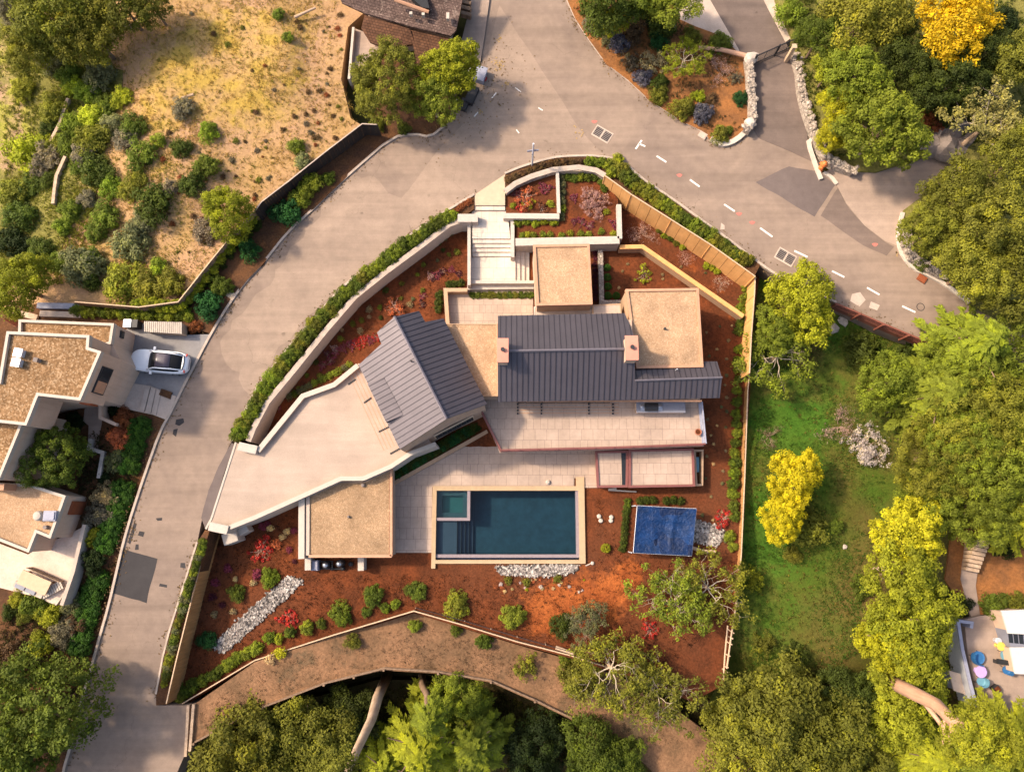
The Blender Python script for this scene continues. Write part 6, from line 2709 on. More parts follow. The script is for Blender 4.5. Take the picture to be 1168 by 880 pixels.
PR = {}
PR['round'] = [crown('round_crown', 10 + i, 130, 110, .165, .034, .8) for i in range(3)]
PR['lumpy'] = [crown('lumpy_crown', 20 + i, 85, 165, .21, .035, .78, lump=.34, inner=.18, tvar=.34) for i in range(3)]
PR['big'] = [crown('big_crown', 30 + i, 240, 90, .125, .026, .75, lump=.28, inner=.2, tvar=.32) for i in range(3)]
PR['conifer'] = [conifer('feathery_crown', 40 + i, 135, 100, .046, 1.0, .26) for i in range(3)]
PR['curl'] = [crown('curly_crown', 130 + i, 240, 95, .12, .031, .7, lump=.25, inner=.3, elong=3.2, tvar=.3) for i in range(3)]
PR['open'] = [branchy('open_crown', 50 + i, 30, .034, 4, 7, .12, 'barkwhite', .55, .22, .015, kids=(2, 4)) for i in range(2)]
PR['bush'] = [crown('bush', 60 + i, 42, 70, .27, .062, .75, -.2, .25, dome=True) for i in range(4)]
PR['hedge'] = [crown('hedge_shrub', 70 + i, 30, 62, .33, .085, .9, -.3, .2, dome=True, tvar=.34) for i in range(4)]
PR['ball'] = [crown('clipped_ball', 80, 70, 60, .22, .06, 1.0, -.5, .02, .0, dome=True, tvar=.15)]
PR['blossom'] = [branchy('blossom_shrub', 90 + i, 14, .038, 4, 8, .12, 'twigs', .7, .0, .018) for i in range(2)]
PR['bare'] = [branchy('bare_shrub', 94 + i, 3, .03, 4, 8, .10, 'twigs', .6, .2, .016) for i in range(2)]
PR['tuft'] = [crown('tuft', 98 + i, 12, 26, .52, .16, .7, -.1, .2, dome=True) for i in range(2)]
PR['spray'] = [branchy('spray_shrub', 100 + i, 22, .08, 2, 7, .16, 'twigs', .6, .0, .03) for i in range(2)]
PR['loose'] = [crown('loose_shrub', 110 + i, 34, 42, .22, .06, .7, -.1, .45, dome=True, tvar=.34) for i in range(2)]
TRUNK = {m: trunk_mesh('trunk', 5, m) for m in ('barkwood', 'barkpale', 'barkpink', 'barkwhite')}
TRUNK['plain'] = trunk_mesh('trunk', 5, 'barkpale', 0)

COLR = dict(
    yellow=(.38, .36, .016), gold=(.52, .43, .014), yg=(.265, .28, .020), lime=(.26, .27, .016), bright=(.19, .22, .022), olive=(.155, .155, .020),
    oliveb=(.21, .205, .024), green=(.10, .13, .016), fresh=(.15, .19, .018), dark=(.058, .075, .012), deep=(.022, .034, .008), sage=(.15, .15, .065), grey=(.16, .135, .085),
    blue=(.13, .12, .15), brown=(.13, .075, .035), red=(.46, .04, .03), coral=(.50, .15, .06), magenta=(.24, .045, .075), pink=(.48, .29, .25), white=(.62, .52, .47),
    rust=(.26, .08, .03), pale=(.35, .26, .13), cream=(.62, .46, .22), emerald=(.03, .10, .025), wine=(.09, .02, .03))
vrnd = random.Random(21)


def jit(c, a=.1):
    k = 1 + vrnd.uniform(-a, a)
    return tuple(x * k * (1 + vrnd.uniform(-a, a) * .5) for x in c) + (1,)


def plant(kind, px, py, r, col, label, cat='shrub', group=None, z=None, sq=1.0, name=None, zoff=.0):
    zf = z if z is not None else (lambda x, y: gz(x, y))
    zf2 = zf if callable(zf) else (lambda x, y: zf)
    R0 = r * .074
    p = P(px, py, lambda x, y: zf2(x, y) + R0 * .5 * sq)
    base = zf2(p.x, p.y)
    R = r * (CAM_Z - base - R0 * .5) / F
    me = PR[kind][vrnd.randrange(len(PR[kind]))]
    o = bpy.data.objects.new(name or {'ball': 'box_ball', 'hedge': 'hedge_shrub', 'tuft': 'plant_tuft'}.get(kind, 'shrub'), me)
    o.location = (p.x, p.y, base - .05 * R + zoff)
    o.rotation_euler = (0, 0, vrnd.uniform(0, 6.28))
    o.scale = (R, R, R * sq)
    o.color = jit(COLR[col] if isinstance(col, str) else col)
    COL.objects.link(o)
    tag(o, label, cat, group)
    return o


def tree(kind, px, py, r, col, label, h=4.0, bark='barkwood', group=None, zb=None, vs=1.0, name='tree', lean=(0, 0)):
    """h = height of crown centre above the ground"""
    g0 = gz(*XY(px, py, 2)) if zb is None else zb
    for _ in range(3):
        c = P(px, py, g0 + h)
        if zb is None:
            g0 = gz(c.x, c.y)
    R = r * (CAM_Z - g0 - h) / F
    t = bpy.data.objects.new(name, None)
    t.location = (c.x + lean[0], c.y + lean[1], g0)
    COL.objects.link(t)
    ORG[t.name] = Vector(t.location)
    tag(t, label, 'tree', group)
    me = PR[kind][vrnd.randrange(len(PR[kind]))]
    o = bpy.data.objects.new('crown', me)
    o.parent = t
    if kind == 'open':
        o.location = (-lean[0], -lean[1], h - R * .45)
    else:
        o.location = (-lean[0], -lean[1], h)
    o.rotation_euler = (0, 0, vrnd.uniform(0, 6.28))
    o.scale = (R, R, R * vs)
    o.color = jit(COLR[col] if isinstance(col, str) else col, .06)
    COL.objects.link(o)
    k = bpy.data.objects.new('trunk', TRUNK[bark] if kind != 'open' else TRUNK['plain'])
    k.parent = t
    k.scale = (R, R, h * (1.0 if kind != 'conifer' else 1.25))
    k.rotation_euler = (0, 0, vrnd.uniform(0, 6.28))
    COL.objects.link(k)
    return t


# ================================================================ TREES
for a in [
    # north west
    ('lumpy', 62, 22, 52, 'olive', 'largest olive green tree of the dense clump in the upper left corner', 4.1),
    ('lumpy', 105, 38, 40, 'oliveb', 'olive tree at the right edge of the upper left clump, beside the dry grass', 3.7),
    ('lumpy', 34, 60, 30, 'oliveb', 'olive brown tree at the lower left of the upper left clump', 3.3),
    ('lumpy', 140, 6, 34, 'olive', 'dark olive tree cut by the top edge above the dry hillside', 3.3),
    ('big', 20, 8, 26, 'grey', 'greyish tree in the extreme upper left corner', 2.5),
    ('lumpy', 172, 4, 26, 'olive', 'olive tree at the top edge, rightmost of the upper left clump', 2.9),
    ('big', 440, 94, 45, 'olive', 'large round dark olive tree with yellow tips below the shingled house', 3.7),
    ('round', 514, 78, 37, 'lime', 'bright lime green tree beside the upper road bend', 3.7),
    ('round', 495, 112, 34, 'bright', 'mid green tree between the lime tree and the dark olive tree by the bend', 2.9),
    ('lumpy', 261, 243, 30, 'yg', 'yellow green round tree growing through the hillside fence', 2.6),
    ('lumpy', 22, 326, 36, 'yg', 'yellow green tree at the left edge behind the left house', 2.9),
    ('big', 62, 524, 36, 'green', 'dark green tree filling the courtyard of the left house', 2.6),
    ('big', 42, 808, 66, 'green', 'very large dense green tree in the lower left corner beside the road', 3.7),
    ('big', 8, 860, 45, 'green', 'dense green tree at the bottom left corner, left of the largest one', 3.3),
    # north east cluster
    ('lumpy', 1088, 30, 50, (.58, .40, .012), 'golden yellow tree at the top right', 4.5),
    ('lumpy', 985, 22, 50, 'oliveb', 'olive green tree on the top edge left of the golden tree', 4.1),
    ('lumpy', 936, 40, 28, 'green', 'dark green tree at the top of the side lane beside the grass', 3.3),
    ('lumpy', 1035, 75, 36, 'dark', 'dark green tree directly below left of the golden tree', 3),
    ('round', 1085, 98, 44, 'dark', 'dark green tree directly below the golden tree', 3),
    ('round', 975, 88, 42, 'bright', 'mid green tree in the middle of the upper right wood', 3.7),
    ('lumpy', 960, 118, 24, 'yellow', 'small yellow tree over the rubble wall of the side lane', 2.9),
    ('lumpy', 948, 78, 22, 'yg', 'small yellow green tree on the lane side of the upper right wood', 2.9),
    ('round', 1006, 148, 52, 'bright', 'broad light green tree overhanging the pale driveway apron', 4.1),
    ('lumpy', 950, 155, 22, 'yellow', 'low yellow tree at the lower end of the rubble wall', 2.1),
    ('lumpy', 1128, 62, 36, 'dark', 'dark green tree right of the golden tree', 3.3),
    ('open', 1135, 135, 52, (.32, .28, .08), 'open pale branched tree with thin foliage at the right edge', 4.5),
    ('lumpy', 1165, 70, 40, 'olive', 'olive tree cut by the right edge below the upper right patio', 3.7),
    ('lumpy', 1160, 180, 40, 'olive', 'olive tree cut by the right edge right of the driveway apron', 3.7),
    ('lumpy', 1092, 222, 42, 'olive', 'dark olive tree on the lower bank of the pale driveway apron', 3.4),
    ('round', 1062, 262, 36, 'oliveb', 'yellowish olive tree beside the curved white kerb', 3.3),
    ('lumpy', 1130, 258, 46, 'olive', 'large olive tree at the right edge above the road end', 4.1),
    ('lumpy', 1110, 308, 40, 'oliveb', 'olive tree overhanging the road end', 3.8),
    ('lumpy', 1155, 320, 44, 'olive', 'olive tree cut by the right edge above the feathery wood', 4.1),
    # east wood
    ('conifer', 1110, 395, 60, 'bright', 'feathery green tree covering the end of the road', 4.9),
    ('curl', 1160, 410, 55, 'bright', 'feathery green tree at the right edge level with the guard rail end', 5.7),
    ('conifer', 1068, 452, 55, 'bright', 'feathery tree on the lawn edge right of the round bright green tree', 4.1),
    ('curl', 1125, 475, 58, 'oliveb', 'tall feathery olive tree in the heart of the right wood', 6.1),
    ('curl', 1160, 520, 55, 'bright', 'feathery tree on the right edge in the middle of the wood', 5.7),
    ('curl', 1075, 520, 54, 'oliveb', 'feathery olive tree right of the white blossom tree', 4.1),
    ('curl', 1120, 560, 55, 'bright', 'feathery tree at the lower end of the right wood above the steps', 4.9),
    ('curl', 1062, 575, 40, 'bright', 'small feathery tree above the yellow green row', 3.3),
    ('conifer', 1165, 590, 44, 'yg', 'feathery yellow green tree at the right edge above the garden steps', 4.5),
    ('curl', 1095, 425, 46, 'bright', 'curly foliaged green tree on the near side of the road end', 5),
    ('curl', 1100, 500, 46, 'bright', 'curly foliaged green tree in the centre left of the right wood', 5.5),
    ('round', 1014, 436, 36, 'fresh', 'round bright green tree at the top of the lawn', 3),
    ('round', 914, 345, 43, 'lime', 'green tree overhanging the road by the guard rail', 3.9),
    ('open', 893, 402, 46, 'bright', 'pale green thin crowned tree on the lawn beside the long thin fence', 3.7),
    ('round', 884, 378, 26, 'bright', 'small mid green tree crown between the road tree and the thin crowned tree', 3.4),
    ('round', 905, 546, 32, 'gold', 'golden yellow tree on the lawn, upper and larger of two', 2.6),
    ('round', 891, 591, 26, 'gold', 'golden yellow tree on the lawn, lower and smaller of two', 2.3),
    ('round', 1036, 606, 38, 'yellow', 'yellow tree at the top of the yellow green row on the right of the lawn', 4.1),
    ('round', 1026, 652, 44, 'yg', 'yellow green tree second from the top of the row right of the lawn', 4.1),
    ('round', 1040, 708, 46, 'yg', 'yellow green tree in the middle of the row right of the lawn', 4.1),
    ('round', 1012, 730, 34, 'yellow', 'yellow tree bulging toward the lawn low in the row', 3.3),
    ('round', 1036, 762, 42, 'yg', 'yellow green tree above the leaning pink trunk', 3.8),
    ('round', 1020, 815, 38, 'yg', 'yellow green tree left of the leaning pink trunk', 3.4),
    ('conifer', 1060, 862, 44, 'yg', 'feathery yellow green tree at the bottom edge below the pink trunk', 3.7),
    ('conifer', 1162, 850, 48, 'yg', 'feathery yellow green tree in the lower right corner', 4.9),
    ('conifer', 1120, 868, 46, 'bright', 'feathery tree on the bottom edge left of the lower right corner', 4.1),
    # south
    ('lumpy', 878, 808, 52, 'olive', 'large dark olive tree at the bottom right of centre', 4.5),
    ('lumpy', 935, 840, 48, 'olive', 'dark olive tree right of the largest one on the bottom slope', 4.1),
    ('lumpy', 845, 856, 44, 'oliveb', 'olive tree on the bottom edge right of the track', 4.1),
    ('lumpy', 905, 875, 40, 'oliveb', 'olive tree cut by the bottom edge below the dark pair', 3.7),
    ('lumpy', 965, 790, 30, 'dark', 'dark tree between the olive pair and the yellow green row', 2.9),
    ('lumpy', 975, 870, 34, 'olive', 'olive tree at the bottom edge left of the yellow green feathery tree', 3.3),
    ('open', 768, 690, 46, 'bright', 'light crowned tree in the red garden, left of the white branched tree', 3.4),
    ('open', 812, 672, 44, 'oliveb', 'white branched half bare tree next to the end of the thin fence', 3.4),
    ('open', 700, 765, 48, 'oliveb', 'open tree with pale branches spreading over the low fence', 3.7),
    ('open', 755, 785, 50, 'olive', 'open olive tree hiding the bend of the dirt track', 4.1),
    ('open', 672, 712, 26, 'sage', 'small grey green open tree in the red garden above the low fence', 2.1),
    ('lumpy', 678, 858, 36, 'green', 'dark green round tree at the bottom left of the track', 3.7),
    ('lumpy', 708, 862, 24, 'green', 'smaller dark green tree right beside the round one on the bottom edge', 3.3),
    ('lumpy', 280, 862, 54, 'olive', 'olive green tree in the ravine at the lower left, nearest the timber barrier', 4.9),
    ('lumpy', 350, 838, 46, 'olive', 'olive tree in the ravine left of the tall bare trunk', 4.9),
    ('lumpy', 395, 820, 32, 'dark', 'dark tree in the ravine directly below the track rail', 4.1),
    ('lumpy', 330, 880, 44, 'oliveb', 'olive tree cut by the bottom edge left of the tall trunk', 4.9),
    ('conifer', 482, 848, 52, 'yg', 'bright feathery tree in the ravine right of the tall bare trunk', 5.7),
    ('conifer', 540, 845, 46, 'bright', 'feathery green tree in the ravine right of the bright one', 4.9),
    ('lumpy', 520, 792, 28, 'bright', 'slim green tree reaching up to the track rail', 4.9),
    ('conifer', 440, 874, 36, 'yg', 'feathery yellow tree on the bottom edge at the foot of the tall trunk', 4.9),
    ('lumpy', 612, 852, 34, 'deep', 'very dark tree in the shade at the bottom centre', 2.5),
    ('lumpy', 700, 2, 46, 'green', 'dark green tree on the top edge above the island garden', 4.1),
    ('lumpy', 765, -4, 38, 'bright', 'green tree on the top edge by the side lane', 4.1),
    ('lumpy', 700, 22, 22, 'lime', 'small light green tree at the front of the island garden', 2.5),
    ('open', 783, 62, 30, 'yg', 'yellow green feathery tree in the middle of the island garden', 2.5),
]:
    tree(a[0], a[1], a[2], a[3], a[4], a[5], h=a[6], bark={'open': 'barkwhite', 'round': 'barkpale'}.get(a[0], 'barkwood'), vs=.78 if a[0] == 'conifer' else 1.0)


def tall_trunk(px0, py0, z0, px1, py1, z1, r, bark, label, crownc=None, name='tree', branches=()):
    a, b = P(px0, py0, z0), P(px1, py1, z1)
    t = thing(name, tuple(a), label, 'tree')
    mb = MB()
    mid = a.lerp(b, .5) + Vector((.25, .1, 0))
    mb.tube([a - Vector((0, 0, 1 if z0 < 1 else 5.5)), a.lerp(b, .25), mid, a.lerp(b, .78), b], [r * 1.2, r * 1.05, r * .9, r * .75, r * .55], 10)
    mb.build('trunk', M[bark], t, smooth=True)
    for (u, dx, dy, dz, rr) in branches:
        s = a.lerp(b, u)
        mb = MB()
        mb.tube([s, s + Vector((dx * .5, dy * .5, dz * .7)), s + Vector((dx, dy, dz))], [rr, rr * .8, rr * .4], 7)
        mb.build('branch', M[bark], t, smooth=True)
    if crownc:
        kind, R, col, dz = crownc
        o = bpy.data.objects.new('crown', PR[kind][0])
        o.parent = t
        o.location = b - a + Vector((0, 0, dz))
        o.scale = (R, R, R)
        o.color = jit(COLR[col], .05)
        COL.objects.link(o)
    return t


tall_trunk(440, 772, -6.5, 392, 892, 13, .42, 'barkpale', 'tall pale bare trunk leaning out of the ravine left of the bright feathery tree', ('lumpy', 2.4, 'olive', 1.5))
tall_trunk(480, 770, -6, 489, 822, 4, .30, 'barkwood', 'slim brown trunk rising from the ravine under the feathery green tree', ('conifer', 1.6, 'bright', 0))
tall_trunk(1034, 783, 2.5, 1100, 830, 12, .52, 'barkpink', 'thick pink barked trunk leaning across the lower right foliage', ('lumpy', 2.2, 'yg', 1.8),
           branches=[(.25, 1.3, -2.8, 1.5, .22), (.55, 1.2, -2.2, 1.0, .18), (.7, -.6, -2.0, .4, .14), (.8, -.4, -1.6, .2, .14), (.9, 1.8, .2, .5, .2)])
tall_trunk(776, 37, 3, 748, 4, 6, .15, 'barkpale', 'thin leaning trunk at the top of the island garden', ('lumpy', 2.0, 'bright', 1.0))
p0, p1 = P(797, 54, 3.5), P(852, 64, 3.8)
mb = MB()
mb.tube([p0, (p0 + p1) / 2 + Vector((0, .1, .1)), p1], [.16, .2, .22], 8)
tag(mb.build('fallen_trunk', M['barkpink']), 'pinkish fallen trunk lying toward the large boulder in the island garden', 'trunk')
p0, p1 = P(221, 108, 4.3), P(207, 112, 4.3)
tag(MB().tube([p0, p1], [.16, .12], 8).build('log', M['barkpale']), 'pale log beside the grey bush on the dry grass', 'log')
p0, p1 = P(336, 20, 4.2), P(360, 9, 4.2)
tag(MB().tube([p0, p1], [.14, .1], 8).build('log', M['barkpale']), 'thin pale log near the top of the dry slope', 'log')
p0, p1 = P(125, 27, 4.5), P(170, 20, 4.8)
tag(MB().tube([p0, P(145, 32, 4.4), p1], [.2, .2, .14], 8).build('log', M['twigs']), 'grey pink fallen log below the trees at the upper left', 'log')
p0, p1 = P(634, 738, .2), P(655, 745, .2)
tag(MB().tube([p0, p1], [.16, .14], 8).build('log', M['barkpale']), 'pale driftwood log lying along the low fence under the open tree', 'log')

# ================================================================ HILLSIDE BUSHES
HB = [(205, 168, 11, 'dark', 'egg shaped dark bush on the dry grass, upper of the four dark ones'), (236, 150, 11, 'fresh', 'dark green bush with pale top, rightmost on the dry grass'), (207, 122, 12, 'grey', 'grey speckled bush at the end of the pale log'),
      (233, 190, 14, 'green', 'round green bush at the right end of the row on the dry slope'), (217, 209, 13, 'dark', 'dark round bush touching the green bush on its lower left'), (172, 230, 20, 'dark', 'largest dark green bush low on the dry slope'),
      (162, 254, 13, 'sage', 'grey green bush directly below the largest dark bush'), (147, 275, 20, 'sage', 'wide grey green bush below the middle of the slope'), (118, 246, 15, 'green', 'upright green bush left of the largest dark bush'),
      (107, 264, 11, 'green', 'small green bush beneath the upright green bush'), (90, 300, 22, 'sage', 'large grey green bush above the left house hedge'), (98, 298, 14, 'green', 'green bush set in the large grey green bush'),
      (64, 298, 11, 'green', 'small green bush left of the large grey green bush'), (78, 238, 12, 'green', 'green bush beside the lower weathered plank'), (97, 226, 10, 'grey', 'pale grey bush in the middle left of the slope'),
      (138, 318, 20, 'oliveb', 'yellow brown bush above the clipped hedge of the left house'), (168, 326, 16, 'olive', 'olive bush right of the yellow brown bush'), (194, 322, 14, 'olive', 'olive bush at the corner of the creeper topped fence'),
      (180, 303, 9, 'fresh', 'small bright bush above the olive bushes'), (105, 323, 8, 'dark', 'small dark bush just above the clipped hedge'), (125, 140, 13, 'sage', 'grey green bush at the left end of the upper bush row'),
      (151, 143, 14, 'green', 'green bush at the right end of the upper bush row'), (141, 157, 12, 'grey', 'grey flowering bush below the upper bush row'), (159, 175, 16, 'green', 'rounded green bush in the centre of the bush patch'),
      (107, 193, 17, 'dark', 'large dark bush left of the bush patch'), (89, 187, 10, 'green', 'small green bush hugging the large dark bush'), (102, 157, 18, 'olive', 'olive bush on the path side of the bush patch'),
      (94, 175, 14, 'grey', 'greyish bush between the olive and the large dark bush'), (180, 160, 8, 'fresh', 'small bush at the right tip of the bush patch'), (138, 110, 12, 'yg', 'yellow green bush at the edge of the dry grass'),
      (120, 118, 12, 'green', 'green bush just left of the yellow green one'), (112, 86, 18, 'sage', 'pale green bush below the upper left trees'), (98, 102, 14, 'fresh', 'fresh green bush above the upper plank'),
      (104, 131, 14, 'yg', 'yellowish bush right of the upper plank'), (84, 98, 11, 'yg', 'yellow bush at the top of the upper plank'), (146, 216, 12, 'olive', 'olive bush in the row below the bush patch'),
      (125, 213, 13, 'fresh', 'leafy green bush at the left of the lower row'), (154, 202, 11, 'olive', 'small olive bush at the top of the lower row'), (193, 213, 9, 'grey', 'pale grey bush between two dark bushes'),
      (81, 141, 13, 'fresh', 'fresh green bush right of the upper plank end'), (76, 160, 13, 'green', 'green bush between the two planks'), (62, 164, 11, 'olive', 'olive bush left between the two planks'),
      (60, 122, 15, 'olive', 'olive bush left of the upper plank'), (54, 142, 10, 'dark', 'dark bush left of the upper plank end'), (31, 172, 22, 'yg', 'large yellow green bush near the left edge'),
      (51, 180, 17, 'grey', 'mottled grey bush beside the large yellow green bush'), (33, 212, 14, 'dark', 'dark bush below the mottled bush'), (15, 220, 18, 'olive', 'olive bush at the left edge'), (55, 70, 15, 'sage', 'silvery green bush under the corner trees'),
      (76, 84, 13, 'green', 'green bush above the upper plank'), (20, 246, 18, 'dark', 'dark bush at the left edge above the yellow tree'), (45, 282, 14, 'dark', 'dark spreading bush left of the lower plank'), (38, 300, 10, 'sage', 'pale bush beside the yellow tree'),
      (12, 275, 16, 'deep', 'very dark bush at the left edge'), (25, 100, 14, 'oliveb', 'straw coloured bush under the upper left trees'), (55, 205, 10, 'dark', 'dark bush at the start of the lower plank'), (70, 258, 9, 'fresh', 'small fresh bush in the grass by the lower plank'),
      (328, 42, 6, 'green', 'tiny green bush near the top of the dry slope, lower of two'), (317, 16, 7, 'green', 'tiny green bush near the top of the dry slope, upper of two'), (338, 166, 9, 'green', 'small green bush above the dark fence'),
      (232, 262, 14, 'grey', 'grey bush left of the yellow green fence tree'), (345, 184, 9, 'sage', 'small pale bush behind the dark fence')]
for a in HB:
    plant('bush' if a[2] > 9 else 'hedge', a[0], a[1], a[2] * 1.25, [x * 1.5 for x in COLR[a[3]]], a[4], 'bush')
# dry tufts on the slope (counted individually)
trn = random.Random(77)
k = 0
while k < 90:
    x, y = trn.uniform(180, 410), trn.uniform(8, 300)
    if y > 330 - (x - 180) * .8 or (x > 392 and y > 20) or (x < 240 and y < 200 and trn.random() < .7):
        continue
    if trn.random() > (.9 if (x > 330 or y > 150) else .3):
        continue
    plant('tuft', x, y, trn.uniform(1.6, 4.2), trn.choice(['brown', 'brown', 'olive', 'grey', 'rust']), 'small dry brown tuft scattered on the tan hillside', 'tuft', 'dry tufts on the hillside')
    k += 1

# ================================================================ VERGE SHRUBS
for a in [('bush', 353, 209, 16, 'bright', 'bright green shrub on the verge, highest of the row under the dark fence'), ('bush', 341, 223, 15, 'bright', 'yellowish green shrub second in the row under the dark fence'),
          ('bush', 374, 203, 9, 'green', 'small green shrub at the top of the verge row'), ('bush', 326, 241, 19, 'emerald', 'deep green shrub at the bottom of the row under the dark fence'),
          ('bush', 283, 285, 14, 'emerald', 'deep green shrub alone on the verge below the yellow green tree'), ('bush', 251, 325, 15, 'green', 'green shrub by the meter box on the verge'),
          ('bush', 236, 347, 18, 'emerald', 'large deep green shrub at the corner of the left house drive'), ('bush', 222, 372, 8, 'rust', 'rusty low shrub at the end of the slatted bin store'),
          ('bush', 430, 140, 10, 'olive', 'low olive shrub at the foot of the dark olive tree'), ('bush', 460, 146, 9, 'green', 'low green shrub in the kerb curve below the two trees')]:
    plant(a[0], a[1], a[2], a[3], a[4], a[5])
# ivy over the fence, hedge pieces
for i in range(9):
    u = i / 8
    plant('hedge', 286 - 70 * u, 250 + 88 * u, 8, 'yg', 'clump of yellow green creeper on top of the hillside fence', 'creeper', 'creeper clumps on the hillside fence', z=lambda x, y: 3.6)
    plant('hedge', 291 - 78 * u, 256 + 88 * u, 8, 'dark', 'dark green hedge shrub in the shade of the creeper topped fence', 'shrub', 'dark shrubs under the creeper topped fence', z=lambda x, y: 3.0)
for i in range(7):
    plant('hedge', 205 - i * 8, 347 + math.sin(i) * 1.5, 8, 'yg', 'clump of yellow creeper at the corner above the left house hedge', 'creeper', 'creeper clumps above the left house hedge', z=lambda x, y: 3.7)
for i in range(14):
    plant('hedge', 88 + i * 9.6, 353 + i * .45, 9, 'bright' if i % 3 else 'green', 'clipped green shrub in the long hedge behind the left house', 'shrub', 'clipped hedge behind the left house', z=lambda x, y: 3.0)

# left house garden
for a in [('bush', 140, 478, 13, 'rust', 'red leaved shrub at the top of the left house front garden'), ('bush', 136, 500, 15, 'coral', 'coral flecked shrub in the middle of the left house front garden'), ('bush', 131, 525, 14, 'sage', 'greyish shrub under the coral shrub'),
          ('bush', 121, 562, 15, 'pale', 'straw coloured shrub beside the green hedge of the left house'), ('bush', 112, 585, 16, 'grey', 'speckled shrub by the rust door of the left house'), ('bush', 104, 612, 12, 'yg', 'yellow flecked shrub at the corner of the left patio'),
          ('bush', 106, 640, 15, 'deep', 'very dark shrub below the yellow flecked shrub'), ('bush', 82, 690, 13, 'sage', 'grey shrub beside the patio lounger'), ('bush', 72, 722, 18, 'grey', 'brownish grey shrub above the big corner tree'),
          ('bush', 88, 712, 14, 'brown', 'brown leaved shrub by the roadside hedge at lower left'), ('bush', 38, 688, 16, 'green', 'clipped green shrub under the patio bench'), ('bush', 20, 682, 11, 'yg', 'yellow shrub at the left end of the patio bench'),
          ('bush', 53, 700, 15, 'yg', 'yellow green shrub beside the small lower patio'), ('bush', 45, 735, 14, 'yg', 'bright shrub below the green turf square'), ('bush', 10, 698, 9, 'dark', 'small dark shrub on the lower patio edge, left'),
          ('bush', 27, 702, 9, 'olive', 'small olive shrub on the lower patio edge, right'), ('bush', 8, 752, 20, 'brown', 'brown twiggy shrub at the left edge below the lower patio'), ('bush', 83, 480, 12, 'deep', 'dark spiky shrub against the pink wall of the left house'),
          ('bush', 92, 512, 10, 'dark', 'dark shrub at the right foot of the courtyard tree'), ('bush', 118, 545, 8, 'deep', 'small dark shrub between the two front hedges'), ('bush', 129, 466, 8, 'deep', 'tiny dark shrub at the top of the front garden')]:
    plant(a[0], a[1], a[2], a[3], a[4], a[5], z=(lambda x, y: max(1.2, gz(x, y))))
for pts, lab, grp in [([(160, 484), (157, 495), (153, 508), (149, 520), (146, 532)], 'soft green shrub in the upper clipped roadside hedge of the left house', 'upper roadside hedge of the left house'),
                      ([(141, 556), (138, 566), (134, 577), (131, 588), (127, 599), (123, 610), (120, 620)], 'soft green shrub in the lower clipped roadside hedge of the left house', 'lower roadside hedge of the left house'),
                      ([(113, 660), (108, 672), (103, 684), (99, 697), (96, 710), (93, 724), (90, 738)], 'soft green shrub in the long loose hedge above the big corner tree', 'loose hedge above the corner tree')]:
    for x, y in pts:
        for dx in (-5, 4):
            plant('hedge', x + dx + vrnd.uniform(-1, 1), y + vrnd.uniform(-2, 2), 10, (.045, .105, .014), lab, 'shrub', grp, z=lambda x, y: gz(x, y))

# ================================================================ ROADSIDE HEDGES
def along(pts, step):
    d = []
    for i in range(len(pts) - 1):
        a, b = Vector(pts[i]), Vector(pts[i + 1])
        d.append((b - a).length)
    L = sum(d)
    out = []
    s = 0
    while s <= L:
        q = s
        for i, x in enumerate(d):
            if q <= x:
                out.append(tuple(Vector(pts[i]).lerp(Vector(pts[i + 1]), q / x)))
                break
            q -= x
        s += step
    return out


for i, (x, y) in enumerate(along([(270, 497), (283, 474), (300, 446), (318, 421), (345, 388), (370, 358), (395, 334), (420, 311), (450, 287), (480, 267), (505, 250), (514, 244)], 8.6)):
    plant('hedge', x + vrnd.uniform(-1.5, 1.5), y + vrnd.uniform(-1.5, 1.5), vrnd.uniform(8.8, 11), vrnd.choice(['bright', 'green', 'olive', 'green', 'fresh']), 'leafy green shrub in the long hedge between the left road and the curved stone wall', 'shrub', 'hedge along the curved stone wall', z=lambda x, y: 3.0)
for i, (x, y) in enumerate(along([(702, 190), (730, 213), (766, 238), (800, 262), (830, 283), (858, 301)], 7.4)):
    plant('hedge', x + vrnd.uniform(-1.5, 1.5), y + vrnd.uniform(-1.5, 1.5), vrnd.uniform(8.6, 10.5), vrnd.choice(['bright', 'olive', 'green', 'olive', 'oliveb']), 'leafy olive green shrub in the thick hedge between the right road and the golden fence', 'shrub', 'hedge along the golden fence', z=lambda x, y: 3.0)
for x, y, c in [(673, 184, 'fresh'), (685, 185, 'fresh'), (694, 187, 'bright'), (705, 181, 'yg'), (698, 196, 'bright'), (713, 191, 'olive')]:
    plant('hedge', x, y, 7.5, c, 'round green shrub at the crest of the street hedge above the raised bed', 'shrub', 'green shrubs at the crest of the street hedge', z=lambda x, y: 3.1)
for i, (x, y) in enumerate(along([(580, 204), (592, 199), (606, 194), (622, 188), (640, 184.5), (664, 184.5)], 8.4)):
    plant('hedge', x, y, 5.6, 'brown', 'round brown shrub in the bare brown strip along the top street kerb', 'shrub', 'brown shrubs along the top kerb', z=lambda x, y: 3.0)
plant('bare', 590, 200, 6, 'pale', 'pale dry shrub at the left end of the brown kerb strip', z=lambda x, y: 3.1)
for i, (x, y) in enumerate(along([(520, 241), (527, 235), (536, 229)], 5)):
    plant('tuft', x, y, 4.2, 'rust', 'rusty red shrub in the short strip left of the entry path', 'shrub', 'rusty shrubs left of the entry path', z=lambda x, y: 3.05)
for i, (x, y) in enumerate(along([(232, 618), (224, 640), (213, 672), (206, 700), (199, 728), (192, 756), (186, 782)], 6.2)):
    plant('hedge', x + vrnd.uniform(-1, 1), y, vrnd.uniform(4.5, 6.5), vrnd.choice(['olive', 'bright', 'green', 'sage', 'dark']), 'small flowering shrub in the narrow strip outside the brown board fence', 'shrub', 'shrubs outside the brown board fence', z=lambda x, y: zroad(x, y))
